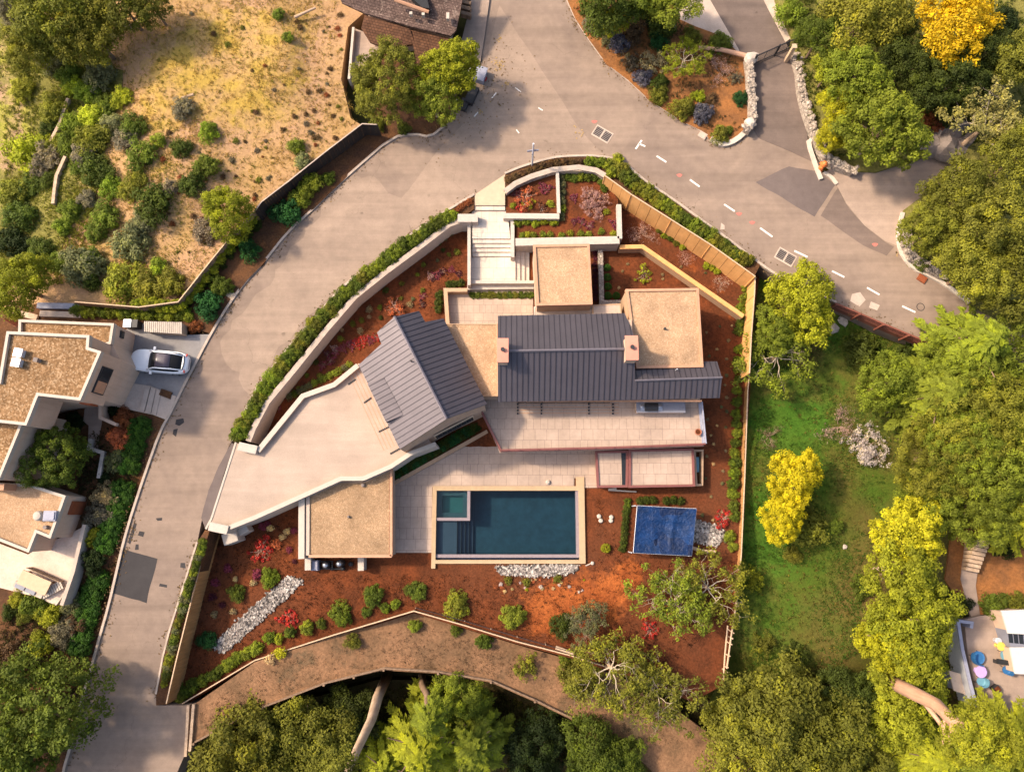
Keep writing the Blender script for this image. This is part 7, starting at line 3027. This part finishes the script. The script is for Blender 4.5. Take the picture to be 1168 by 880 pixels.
# shrubs inside the low fence
for x, y, r, c in [(202, 786, 8, 'green'), (205, 794, 8, 'olive'), (212, 789, 7, 'green'), (220, 781, 8, 'green'), (231, 776, 7, 'bright'), (238, 772, 6, 'green'), (245, 769, 7, 'green'), (251, 764, 6, 'green'), (257, 760, 7, 'bright'), (264, 755, 7, 'fresh'), (271, 750, 7, 'fresh'), (281, 745, 7, 'bright'),
                   (292, 739, 8, 'bright'), (307, 727, 7, 'fresh'), (317, 728, 6, 'yg'), (331, 720, 7, 'green'), (350, 716, 8, 'bright'), (366, 711, 6, 'green')]:
    plant('hedge', x, y, r, c, 'low green shrub in the row inside the low fence at the garden bottom', 'shrub', 'shrub row inside the low fence', z=zsoil)
for k, x, y, r, c, lab in [('bush', 388, 699, 13, 'fresh', 'bright green shrub left of three above the low fence'), ('bush', 426, 680, 13, 'green', 'green shrub in the middle of three above the low fence'), ('bush', 475, 674, 12, 'green', 'green shrub above the peak of the low fence'),
                           ('bush', 520, 691, 15, 'oliveb', 'olive shrub straddling the low fence right of its peak'), ('bush', 585, 702, 15, 'bright', 'leafy light green shrub in the soil below the pool gravel'), ('bush', 640, 713, 14, 'dark', 'dark shrub left of the small grey green tree'),
                           ('bush', 308, 659, 11, 'fresh', 'bright green shrub at the upper end of the gravel strip'), ('bush', 270, 676, 10, 'green', 'green shrub left of the gravel strip'), ('bush', 236, 730, 11, 'emerald', 'deep green shrub at the lower end of the gravel strip'),
                           ('hedge', 418, 698, 6, 'green', 'tiny shrub below the middle one of three'), ('hedge', 439, 693, 6, 'fresh', 'tiny shrub right below the middle one of three'), ('hedge', 451, 689, 6, 'fresh', 'tiny bright shrub nearest the fence peak on its left'),
                           ('spray', 297, 625, 14, 'red', 'vivid red shrub near the driveway corner'), ('spray', 325, 706, 12, 'red', 'vivid red shrub below the gravel strip'), ('spray', 740, 716, 11, 'red', 'vivid red shrub under the light crowned tree'),
                           ('spray', 826, 593, 11, 'red', 'red shrub beside the round gravel patch'), ('spray', 451, 350, 13, 'coral', 'orange red shrub at the peak of the garage roof'),
                           ('ball', 691, 625, 5.5, 'lime', 'small round lime shrub left of the blue tarp')]:
    plant(k, x, y, r, c, lab, z=zsoil, sq=.9)
# loose coloured plants in the lower left bed
for x, y, r, c in [(262, 612, 4, 'magenta'), (300, 600, 5, 'magenta'), (305, 597, 4, 'magenta'), (308, 602, 4, 'cream'), (322, 612, 4, 'cream'), (327, 606, 4, 'cream'), (335, 605, 4, 'magenta'), (259, 648, 5, 'magenta'), (268, 660, 3, 'cream'), (293, 655, 6, 'magenta'), (289, 664, 4, 'pale'), (245, 664, 5, 'magenta'),
                   (242, 680, 5, 'wine'), (244, 700, 4, 'pale'), (266, 697, 4, 'pale'), (253, 690, 4, 'wine'), (316, 620, 6, 'coral'), (330, 627, 4, 'magenta'), (336, 640, 3, 'wine'), (285, 600, 3, 'wine')]:
    plant('tuft', x, y, r, c, 'small magenta or cream flowering plant in the lower left red bed', 'plant', 'flowering plants of the lower left bed', z=zsoil)
# beds between stone wall and garage
gr = random.Random(5)
for x, y, r, c in [(368, 417, 6, 'magenta'), (376, 410, 6, 'magenta'), (383, 402, 6, 'magenta'), (391, 398, 6, 'magenta'), (400, 394, 7, 'magenta'), (407, 392, 7, 'red'), (414, 389, 7, 'red'), (422, 386, 6, 'magenta'), (430, 384, 6, 'red'), (380, 396, 5, 'pink'), (372, 403, 5, 'wine'),
                   (482, 338, 5, 'magenta'), (481, 346, 5, 'wine'), (497, 312, 6, 'magenta'), (504, 310, 6, 'wine'), (490, 313, 5, 'pink'), (516, 308, 5, 'magenta'), (522, 311, 5, 'wine'), (495, 318, 4, 'wine'), (315, 465, 5, 'magenta'), (308, 474, 5, 'red'), (296, 490, 4, 'wine'), (321, 455, 4, 'wine')]:
    plant('spray', x, y, r, c, 'small magenta or red shrub in the curved bed between stone wall and garage', 'plant', 'magenta shrubs of the curved bed', z=zsoil)
for x, y in [(360, 413), (388, 386), (390, 376), (402, 369), (412, 365), (421, 361), (411, 377), (433, 350), (457, 340), (458, 323), (468, 347), (471, 341), (476, 313), (482, 331), (499, 297), (512, 290), (521, 287), (440, 331), (446, 342), (364, 428), (340, 442), (421, 353), (434, 362), (483, 302), (505, 285), (350, 428)]:
    plant('tuft', x, y, gr.uniform(2.4, 4.4), gr.choice(['sage', 'olive', 'dark', 'pale', 'bright']), 'small green tuft dotted over the soil of the curved bed', 'plant', 'green tufts of the curved bed', z=zsoil)
for i, (x, y) in enumerate(along([(330, 452), (352, 440), (372, 430), (390, 421), (403, 412)], 6.5)):
    plant('tuft', x, y, 4.6, gr.choice(['green', 'bright', 'sage']), 'low green plant in the row beside the upper driveway wall', 'plant', 'plants beside the upper driveway wall', z=zsoil)
for i, (x, y) in enumerate(along([(520, 262), (500, 277), (470, 295), (440, 317), (415, 340), (395, 360)], 8)):
    plant('tuft', x, y, 3.6, gr.choice(['green', 'sage', 'dark']), 'low plant at the inner foot of the curved stone wall', 'plant', 'plants at the inner foot of the curved stone wall', z=zsoil)
for i, (x, y) in enumerate(along([(512, 324), (522, 323), (530, 322)], 7)):
    plant('hedge', x, y, 5, 'dark', 'dark shrub outside the corner of the sunken court', 'shrub', 'dark shrubs outside the sunken court', z=zsoil)
for i, (x, y) in enumerate(along([(501, 336), (500, 346), (500, 358)], 8)):
    plant('hedge', x, y, 5.5, 'dark', 'dark shrub along the left wall of the sunken court', 'shrub', 'dark shrubs left of the sunken court', z=zsoil)
# raised beds
plant('spray', 600, 226, 15, 'coral', 'orange and red twiggy shrub in the left raised bed', z=2.75)
plant('spray', 603, 231, 8, 'yellow', 'yellow shrub in front of the orange shrub in the left raised bed', z=2.8)
plant('spray', 593, 236, 8, 'red', 'crimson shrub at the lower left of the left raised bed', z=2.8)
plant('spray', 617, 236, 9, 'rust', 'rusty shrub at the lower right of the left raised bed', z=2.8)
plant('spray', 624, 213, 9, 'magenta', 'magenta shrub in the top corner of the left raised bed', z=2.8)
plant('tuft', 628, 232, 5, 'yg', 'yellow green plant in the right corner of the left raised bed', z=2.8)
plant('spray', 588, 220, 7, 'wine', 'dark wine shrub at the left of the raised bed', z=2.8)
plant('tuft', 585, 234, 4, 'yg', 'small yellow plant at the left edge of the left raised bed', z=2.8)
plant('blossom', 677, 229, 19, 'pink', 'pale pink bare branched shrub in the right raised bed', z=2.6)
for x, y, r in [(655, 226, 6), (663, 252, 6), (673, 256, 6), (700, 253, 7), (655, 253, 5)]:
    plant('spray', x, y, r, 'magenta', 'magenta shrub around the pale pink shrub in the right raised bed', 'shrub', 'magenta shrubs of the right raised bed', z=2.6)
for x, y in [(602, 267), (609, 268), (619, 267), (628, 267), (641, 268), (651, 266), (663, 266), (672, 267), (686, 264), (700, 266), (692, 241), (596, 268)]:
    plant('tuft', x, y, 4.6, vrnd.choice(['bright', 'yg', 'fresh']), 'low bright plant in the front row of the right raised bed', 'plant', 'front row of the right raised bed', z=2.6)
for x, y in [(590, 254), (600, 252), (611, 254), (621, 252), (632, 253), (640, 247), (641, 238), (641, 229), (641, 220), (641, 211), (640, 202)]:
    plant('hedge', x, y, 5.6, vrnd.choice(['bright', 'sage', 'yg']), 'yellow green shrub in the L shaped clipped row of the right raised bed', 'shrub', 'L shaped clipped row', z=2.6)
for x, y in [(648, 201), (655, 203), (663, 201), (671, 202), (678, 201), (684, 200), (688, 208), (690, 213)]:
    plant('hedge', x, y, 6.2, vrnd.choice(['green', 'bright', 'green']), 'dark green shrub in the row under the crest wall of the raised bed', 'shrub', 'dark row at the top of the raised bed', z=2.6)
for i in range(12):
    plant('hedge', 539 + i * 6.1, 336.5, 4.8, vrnd.choice(['green', 'olive']), 'dark green shrub in the clipped hedge of the sunken court', 'shrub', 'clipped hedge of the sunken court', z=1.3, sq=.8)
for x, y in [(692.5, 305), (693, 316), (693.5, 326.5), (693.5, 337), (703, 337)]:
    plant('ball', x, y, 4.6, (.05, .115, .015), 'round clipped ball bush inside the speckled L shaped wall', 'bush', 'clipped balls behind the entry', z=zsoil)
for i in range(9):
    plant('tuft', 678.5 + (i % 2), 288 + i * 6.6, 3.6, 'wine', 'dark wine coloured plant in the narrow strip beside the entry roof', 'plant', 'wine plants beside the entry roof', z=1.3)
plant('spray', 734, 311, 11, 'yg', 'yellow green shrub alone in the small red bed behind the tan flat roof', z=zsoil)
plant('bare', 733, 264, 20, 'pink', 'large bare pinkish twig shrub below the golden fence', z=zsoil)
plant('bare', 783, 293, 11, 'pink', 'small bare pink shrub in the middle of the upper right bed', z=zsoil)
plant('bare', 824, 322, 11, 'white', 'white twigged shrub at the right of the upper right bed', z=zsoil)
for x, y in [(758, 268), (765, 272), (772, 277), (779, 281), (806, 303), (813, 305), (818, 309), (752, 262)]:
    plant('hedge', x, y, 4.5, vrnd.choice(['olive', 'green', 'yg']), 'low shrub at the foot of the golden fence', 'shrub', 'shrubs at the foot of the golden fence', z=zsoil)
# east garden
for x, y, r in [(852, 328, 7), (850, 340, 7.5), (845, 351, 6.5), (850, 358, 7), (845, 368, 6.5), (843, 377, 6.5), (843, 398, 6), (842, 411, 6), (842, 421, 6), (842, 432, 5), (841, 445, 6), (841, 458, 6.5), (840, 472, 6.5), (840, 483, 6), (841, 494, 6.5), (839, 505, 6.5), (838, 517, 7), (839, 528, 7.5), (838, 540, 7), (837, 552, 7.5), (836, 563, 7), (837, 577, 7), (838, 588, 7), (833, 611, 7), (836, 623, 6)]:
    plant('hedge', x, y, r, vrnd.choice(['green', 'green', 'bright', 'fresh']), 'clipped green shrub in the column along the right garden fence', 'shrub', 'shrub column along the right garden fence', z=zsoil)
ss = random.Random(8)
for x, y in [(821, 372), (835, 371), (806, 379), (831, 388), (818, 398), (809, 406), (829, 409), (829, 428), (827, 439), (829, 453), (823, 464), (829, 469), (807, 478), (818, 485), (828, 487), (811, 496), (814, 506), (828, 514), (806, 520), (814, 529), (825, 537), (805, 545), (824, 551), (811, 566), (801, 587), (813, 593), (824, 583), (827, 617),
             (716, 301), (710, 309), (706, 328), (756, 313), (755, 255), (777, 304), (805, 311), (756, 318)]:
    plant('tuft', x, y, ss.uniform(1.5, 2.4), ss.choice(['cream', 'pale', 'pale', 'sage']), 'tiny pale straw coloured plant dotted over the red mulch right of the house', 'plant', 'tiny pale plants of the right bed', z=zsoil)
for i in range(34):
    x, y = ss.uniform(563, 668), ss.uniform(660, 675)
    plant('tuft', x, y, ss.uniform(1.3, 2.6), ss.choice(['cream', 'yellow', 'white', 'coral', 'rust']), 'tiny yellow or white flower in the band below the pool gravel', 'plant', 'tiny flowers below the pool', z=zsoil)
for x, y in [(601, 664), (636, 660), (580, 662)]:
    plant('tuft', x, y, 5, 'olive', 'olive plant among the tiny flowers below the pool', 'plant', 'olive plants below the pool', z=zsoil)
for i, (x, y) in enumerate(along([(716, 572), (714, 586), (713, 600), (712, 614), (710, 628)], 6)):
    plant('hedge', x, y, 4.6, vrnd.choice(['green', 'dark']), 'dark green plant in the row left of the blue tarp', 'shrub', 'plant row left of the blue tarp', z=zsoil)
for i, (x, y) in enumerate([(730, 571), (738, 570), (745, 570), (760, 571), (768, 570), (777, 571)]):
    plant('hedge', x, y, 5, 'dark', 'dark green plant in the row above the blue tarp', 'shrub', 'plant row above the blue tarp', z=zsoil)
# planter strip beneath the garage gable
for i, (x, y) in enumerate(along([(453, 539), (470, 529), (490, 517), (510, 505), (530, 494), (547, 484)], 5)):
    for d in (-2.4, 2.6):
        plant('tuft', x + d * .5, y + d, 4.6, vrnd.choice([(.03, .075, .012), 'dark', 'emerald']), 'dark green plant in the slanting planter under the garage gable', 'plant', 'plants under the garage gable', z=.32)
# track side plants
for k, x, y, r, c, lab in [('bush', 473, 713, 8, 'bright', 'small green shrub on the track just below the fence peak'), ('bush', 402, 731, 9, 'olive', 'olive shrub fading into the track below the fence'), ('bush', 520, 718, 7, 'green', 'small green shrub below the olive fence shrub'),
                           ('bush', 552, 732, 10, 'green', 'dark green shrub on the upper edge of the track'), ('loose', 600, 760, 16, 'oliveb', 'loose yellowish shrub on the upper track edge under the fence bend'), ('tuft', 319, 745, 7, 'yellow', 'yellow flowering weed on the track under the low fence'),
                           ('tuft', 308, 752, 6, 'cream', 'straw coloured weed beside the yellow weed'), ('bush', 645, 752, 8, 'fresh', 'small bright shrub against the fence under the open tree'), ('bush', 660, 775, 22, 'olive', 'sprawling olive shrub over the upper track edge')]:
    plant(k, x, y, r, c, lab, z=(lambda x, y: ztrack(x, y) + .05))
# ================================================================ LAWN AND ISLAND
for k, x, y, r, c, lab in [('blossom', 993, 508, 26, 'white', 'white blossom shrub on the edge of the lawn'), ('bare', 962, 484, 26, 'pink', 'pinkish bare shrub left of the white blossom'), ('bare', 880, 497, 18, 'brown', 'bare brown shrub on the lawn by the long thin fence'),
                           ('bush', 926, 602, 22, 'olive', 'dark olive shrub behind the lower golden tree'), ('bush', 985, 395, 22, 'dark', 'dark shrub under the guard rail, left of the bright green tree'), ('bush', 1040, 402, 18, 'dark', 'dark shrub under the end of the guard rail'),
                           ('bush', 955, 600, 9, 'green', 'small green shrub right of the dark olive shrub on the lawn'), ('bush', 905, 632, 10, 'olive', 'small olive shrub below the golden pair'), ('loose', 860, 660, 14, 'yg', 'yellowish shrub poking through the end of the thin fence'),
                           ('bush', 843, 652, 14, 'bright', 'leafy green shrub at the lower end of the thin fence'), ('loose', 870, 735, 16, 'olive', 'olive scrub below the ladder like fence'), ('loose', 905, 745, 18, 'dark', 'dark scrub on the lower lawn slope'),
                           ('bush', 985, 668, 14, 'green', 'green shrub at the foot of the yellow green row'), ('bush', 1094, 690, 14, 'deep', 'very dark shrub left of the stone path'), ('bush', 1135, 690, 16, 'green', 'green shrub over the low wall above the patio'), ('bush', 1160, 686, 13, 'olive', 'olive shrub above the white roof'),
                           ('bush', 1126, 705, 7, 'dark', 'low dark shrub at the top of the patio'), ('bush', 1142, 620, 16, 'dark', 'dark shrub beside the garden steps'), ('spray', 1150, 615, 18, 'yg', 'spiky yellow green plant right of the garden steps'),
                           ('bush', 905, 12, 22, 'fresh', 'bright green grassy shrub at the top of the lane pavement'), ('bush', 918, 38, 16, 'green', 'green shrub beside the black gate'), ('bush', 925, 130, 9, 'olive', 'small olive shrub behind the rubble wall'),
                           ('bush', 1075, 125, 22, 'dark', 'dark shrub above the rocky bank'), ('bush', 1060, 138, 16, 'rust', 'rust tinted shrub above the rocky bank'), ('bush', 1110, 120, 20, 'olive', 'olive shrub left of the open pale branched tree'),
                           ('bush', 1025, 20, 26, 'dark', 'dark shrub between the olive and golden trees on the top edge'), ('bush', 1150, 20, 18, 'deep', 'very dark shrub by the upper right patio'),
                           ('bush', 1052, 300, 12, 'green', 'green shrub behind the curved white kerb')]:
    plant(k, x, y, r, c, lab)
for k, x, y, r, c, lab in [('bush', 680, 24, 17, 'grey', 'silvery blue shrub at the left end of the island garden'), ('bush', 679, 12, 13, 'sage', 'silvery shrub above the first blue one in the island'), ('bush', 707, 47, 15, 'blue', 'blue flowering shrub in the left middle of the island'), ('bush', 693, 45, 10, 'sage', 'grey green shrub left of the blue flowering one'),
                           ('bush', 752, 46, 14, 'emerald', 'blue green shrub in the centre of the island'), ('loose', 720, 68, 15, 'grey', 'grey pink shrub near the road side of the island'), ('loose', 745, 70, 18, 'pale', 'tan dry shrub in the middle of the island'), ('bush', 733, 88, 12, 'blue', 'small blue flowering shrub by the island kerb'),
                           ('bush', 752, 95, 13, 'dark', 'dark shrub right of the small blue one'), ('bush', 752, 108, 13, 'olive', 'olive shrub along the lower island kerb, left'), ('bush', 778, 122, 16, 'olive', 'olive shrub along the lower island kerb, right'), ('bush', 803, 128, 15, 'blue', 'round purple blue shrub near the lower tip of the island'),
                           ('bush', 797, 109, 9, 'lime', 'small lime shrub above the round purple one'), ('bush', 846, 111, 11, 'emerald', 'deep green round shrub inside the island stone wall'), ('bare', 824, 76, 22, 'pink', 'bare pinkish tree like shrub in the upper right of the island'), ('bush', 822, 153, 12, 'olive', 'low olive shrub at the lower tip of the island'),
                           ('bush', 832, 148, 6, 'green', 'tiny green shrub at the island tip'), ('bush', 822, 48, 17, 'green', 'green shrub at the top of the island beside the lane'), ('bush', 720, 32, 20, 'brown', 'brown orange shrub under the top trees of the island'), ('bush', 755, 25, 22, 'dark', 'dark shrub under the top trees of the island, centre'),
                           ('bush', 740, 8, 24, 'deep', 'very dark shrub at the top edge of the island'), ('bush', 790, 40, 13, 'olive', 'olive shrub beside the leaning trunk in the island'), ('loose', 840, 88, 9, 'grey', 'small grey shrub near the island boulder'), ('bush', 665, 10, 7, 'rust', 'small rusty shrub at the far left island kerb'), ('bush', 812, 112, 8, 'brown', 'small brown shrub right of the lime one')]:
    plant(k, x, y, r, c, lab, z=3.14)


# ================================================================ GROUND COVER (uncountable)
def cover(name, region, n, seed, col, size, zf, z0=.0):
    rg = np.random.default_rng(seed)
    C, N, T, A, B, K = [], [], [], [], [], []
    poly = ccw([XY(a, b, zf) for a, b in region])
    xs = [p[0] for p in poly]
    ys = [p[1] for p in poly]

    def inside(x, y):
        c = False
        j = len(poly) - 1
        for i in range(len(poly)):
            if (poly[i][1] > y) != (poly[j][1] > y) and x < (poly[j][0] - poly[i][0]) * (y - poly[i][1]) / (poly[j][1] - poly[i][1]) + poly[i][0]:
                c = not c
            j = i
        return c
    cnt = 0
    while cnt < n:
        x, y = rg.uniform(min(xs), max(xs)), rg.uniform(min(ys), max(ys))
        if noise.noise(Vector((x * .22, y * .22, seed))) + .5 * noise.noise(Vector((x * .9, y * .9, seed))) < rg.uniform(-.5, .6) or not inside(x, y):
            continue
        z = zf(x, y)
        kt = rg.normal(.45, .2)
        for q in range(6):
            a = rg.uniform(0, 6.28)
            t = np.array([math.cos(a) * .6, math.sin(a) * .6, rg.uniform(.3, 1.0)])
            t /= np.linalg.norm(t)
            nn = np.cross(t, rg.normal(size=3))
            nn /= np.linalg.norm(nn)
            s = size * rg.uniform(.5, 1.4)
            C.append(np.array([x, y, z + s * .4]) + t * s * .5 + rg.normal(size=3) * np.array([.08, .08, 0]))
            N.append(nn)
            T.append(t)
            A.append(s)
            B.append(s * .3)
            K.append(kt + rg.normal() * .12)
        cnt += 1
    me = quads_mesh(name, np.array(C), np.array(N), np.array(T), np.array(A), np.array(B), np.array(K), [M['leaf']])
    o = bpy.data.objects.new(name, me)
    o.color = (*col, 1)
    COL.objects.link(o)
    tag(o, kind='stuff')
    return o


LAWN = [(866, 322), (895, 330), (954, 355), (1007, 382), (1060, 405), (1000, 600), (985, 660), (985, 740), (900, 790), (830, 800), (840, 700), (850, 600), (856, 440)]
cover('grass', LAWN, 7000, 1, (.06, .115, .014), .075, lambda x, y: gz(x, y))
cover('dry_grass', LAWN, 1500, 2, (.17, .135, .03), .09, lambda x, y: gz(x, y))
HILL = [(140, 0), (385, 0), (392, 100), (410, 138), (330, 205), (250, 290), (200, 335), (100, 335), (60, 300), (120, 120)]
cover('dry_grass', HILL, 7000, 3, (.40, .27, .07), .075, lambda x, y: gz(x, y))
cover('grass', HILL, 1700, 4, (.24, .23, .03), .085, lambda x, y: gz(x, y))
SCRUB = [(0, 0), (130, 0), (130, 120), (90, 320), (0, 340)]
cover('grass', [(60, 180), (190, 130), (250, 210), (230, 300), (90, 330), (50, 290)], 1900, 17, (.20, .20, .028), .08, lambda x, y: gz(x, y))
cover('undergrowth', SCRUB, 4200, 5, (.21, .21, .03), .13, lambda x, y: gz(x, y) + .05)
cover('undergrowth', [(220, 850), (430, 780), (560, 785), (640, 822), (740, 880), (740, 900), (210, 900)], 3000, 6, (.075, .07, .014), .17, lambda x, y: gz(x, y) - .15)
cover('undergrowth', [(800, 805), (900, 785), (960, 750), (1060, 775), (1085, 650), (1100, 450), (1180, 450), (1180, 900), (780, 900)], 4200, 7, (.09, .09, .014), .17, lambda x, y: gz(x, y) - .1)
cover('undergrowth', [(906, 45), (900, 0), (1180, 0), (1180, 160), (1090, 165), (1000, 190), (940, 178), (918, 130)], 2600, 8, (.085, .10, .014), .15, lambda x, y: gz(x, y))
cover('undergrowth', [(85, 500), (150, 480), (167, 510), (134, 640), (100, 760), (70, 870), (0, 870), (0, 700), (70, 700), (95, 610)], 2600, 9, (.07, .06, .02), .13, lambda x, y: gz(x, y))
cover('undergrowth', [(655, 10), (740, 5), (840, 65), (850, 140), (825, 160), (700, 70)], 900, 10, (.10, .075, .03), .11, lambda x, y: 3.14)
SOIL = [(205, 790), (245, 610), (335, 585), (340, 655), (490, 655), (672, 660), (680, 562), (720, 640), (800, 640), (846, 560), (835, 700), (760, 760), (590, 725), (472, 692), (290, 745)]
cover('bark_chips', SOIL, 3400, 11, (.22, .07, .025), .06, zsoil)
cover('leaf_mould', SOIL, 1500, 14, (.05, .022, .012), .07, zsoil)
cover('bark_chips', [(300, 470), (400, 352), (520, 262), (530, 320), (500, 365), (440, 355), (405, 410), (340, 445)], 900, 12, (.15, .05, .02), .055, zsoil)


def litter(pts, n, seed, spread):
    """dead leaves and grit swept against a kerb"""
    rg = np.random.default_rng(seed)
    w = densify([XY(a, b, zroad) for a, b in pts], .6, closed=False)
    C, N, T, A, B, K = [], [], [], [], [], []
    for k in range(n):
        x, y = w[rg.integers(len(w))]
        if noise.noise(Vector((x * .3, y * .3, seed))) < rg.uniform(-.5, .5):
            continue
        x += rg.normal() * spread
        y += rg.normal() * spread
        t = rnd_unit(rg, 1)[0] * np.array([1, 1, .1])
        t /= np.linalg.norm(t)
        nn = np.array([-t[1] * .2, t[0] * .2, 1.])
        nn -= t * nn.dot(t)
        nn /= np.linalg.norm(nn)
        C.append((x, y, zroad(x, y) + .02))
        N.append(nn)
        T.append(t)
        s_ = rg.uniform(.04, .11)
        A.append(s_)
        B.append(s_ * .55)
        K.append(rg.normal(.45, .25))
    me = quads_mesh('leaf_litter', *map(np.array, (C, N, T, A, B, K)), [M['leaf']])
    o = bpy.data.objects.new('leaf_litter', me)
    o.color = (.17, .105, .05, 1)
    COL.objects.link(o)
    tag(o, kind='stuff')


litter(ROADL[1:27], 2600, 3, .35)
litter(ROADR[1:13], 900, 4, .35)
litter([(541, 222), (517, 236), (473, 264), (436, 296), (395, 322), (363, 358), (337, 387), (306, 426), (290, 447), (264, 503)], 900, 5, .3)
litter([(576, 198), (629, 180), (684, 178), (730, 203), (798, 250), (868, 302), (891, 317), (954, 345), (1067, 395)], 1100, 6, .35)
litter([(570, 60), (560, 100), (540, 130), (500, 160)], 500, 7, 1.6)
litter([(225, 618), (209, 670), (188, 736), (178, 791)], 500, 8, .3)

TRK = [(225, 815), (290, 765), (402, 728), (472, 708), (590, 745), (650, 765), (705, 785), (780, 850), (740, 850), (655, 810), (560, 770), (438, 758), (300, 798), (235, 830)]
cover('grit', TRK, 1500, 15, (.36, .22, .12), .035, ztrack)
cover('leaf_mould', TRK, 1100, 16, (.07, .045, .025), .05, ztrack)
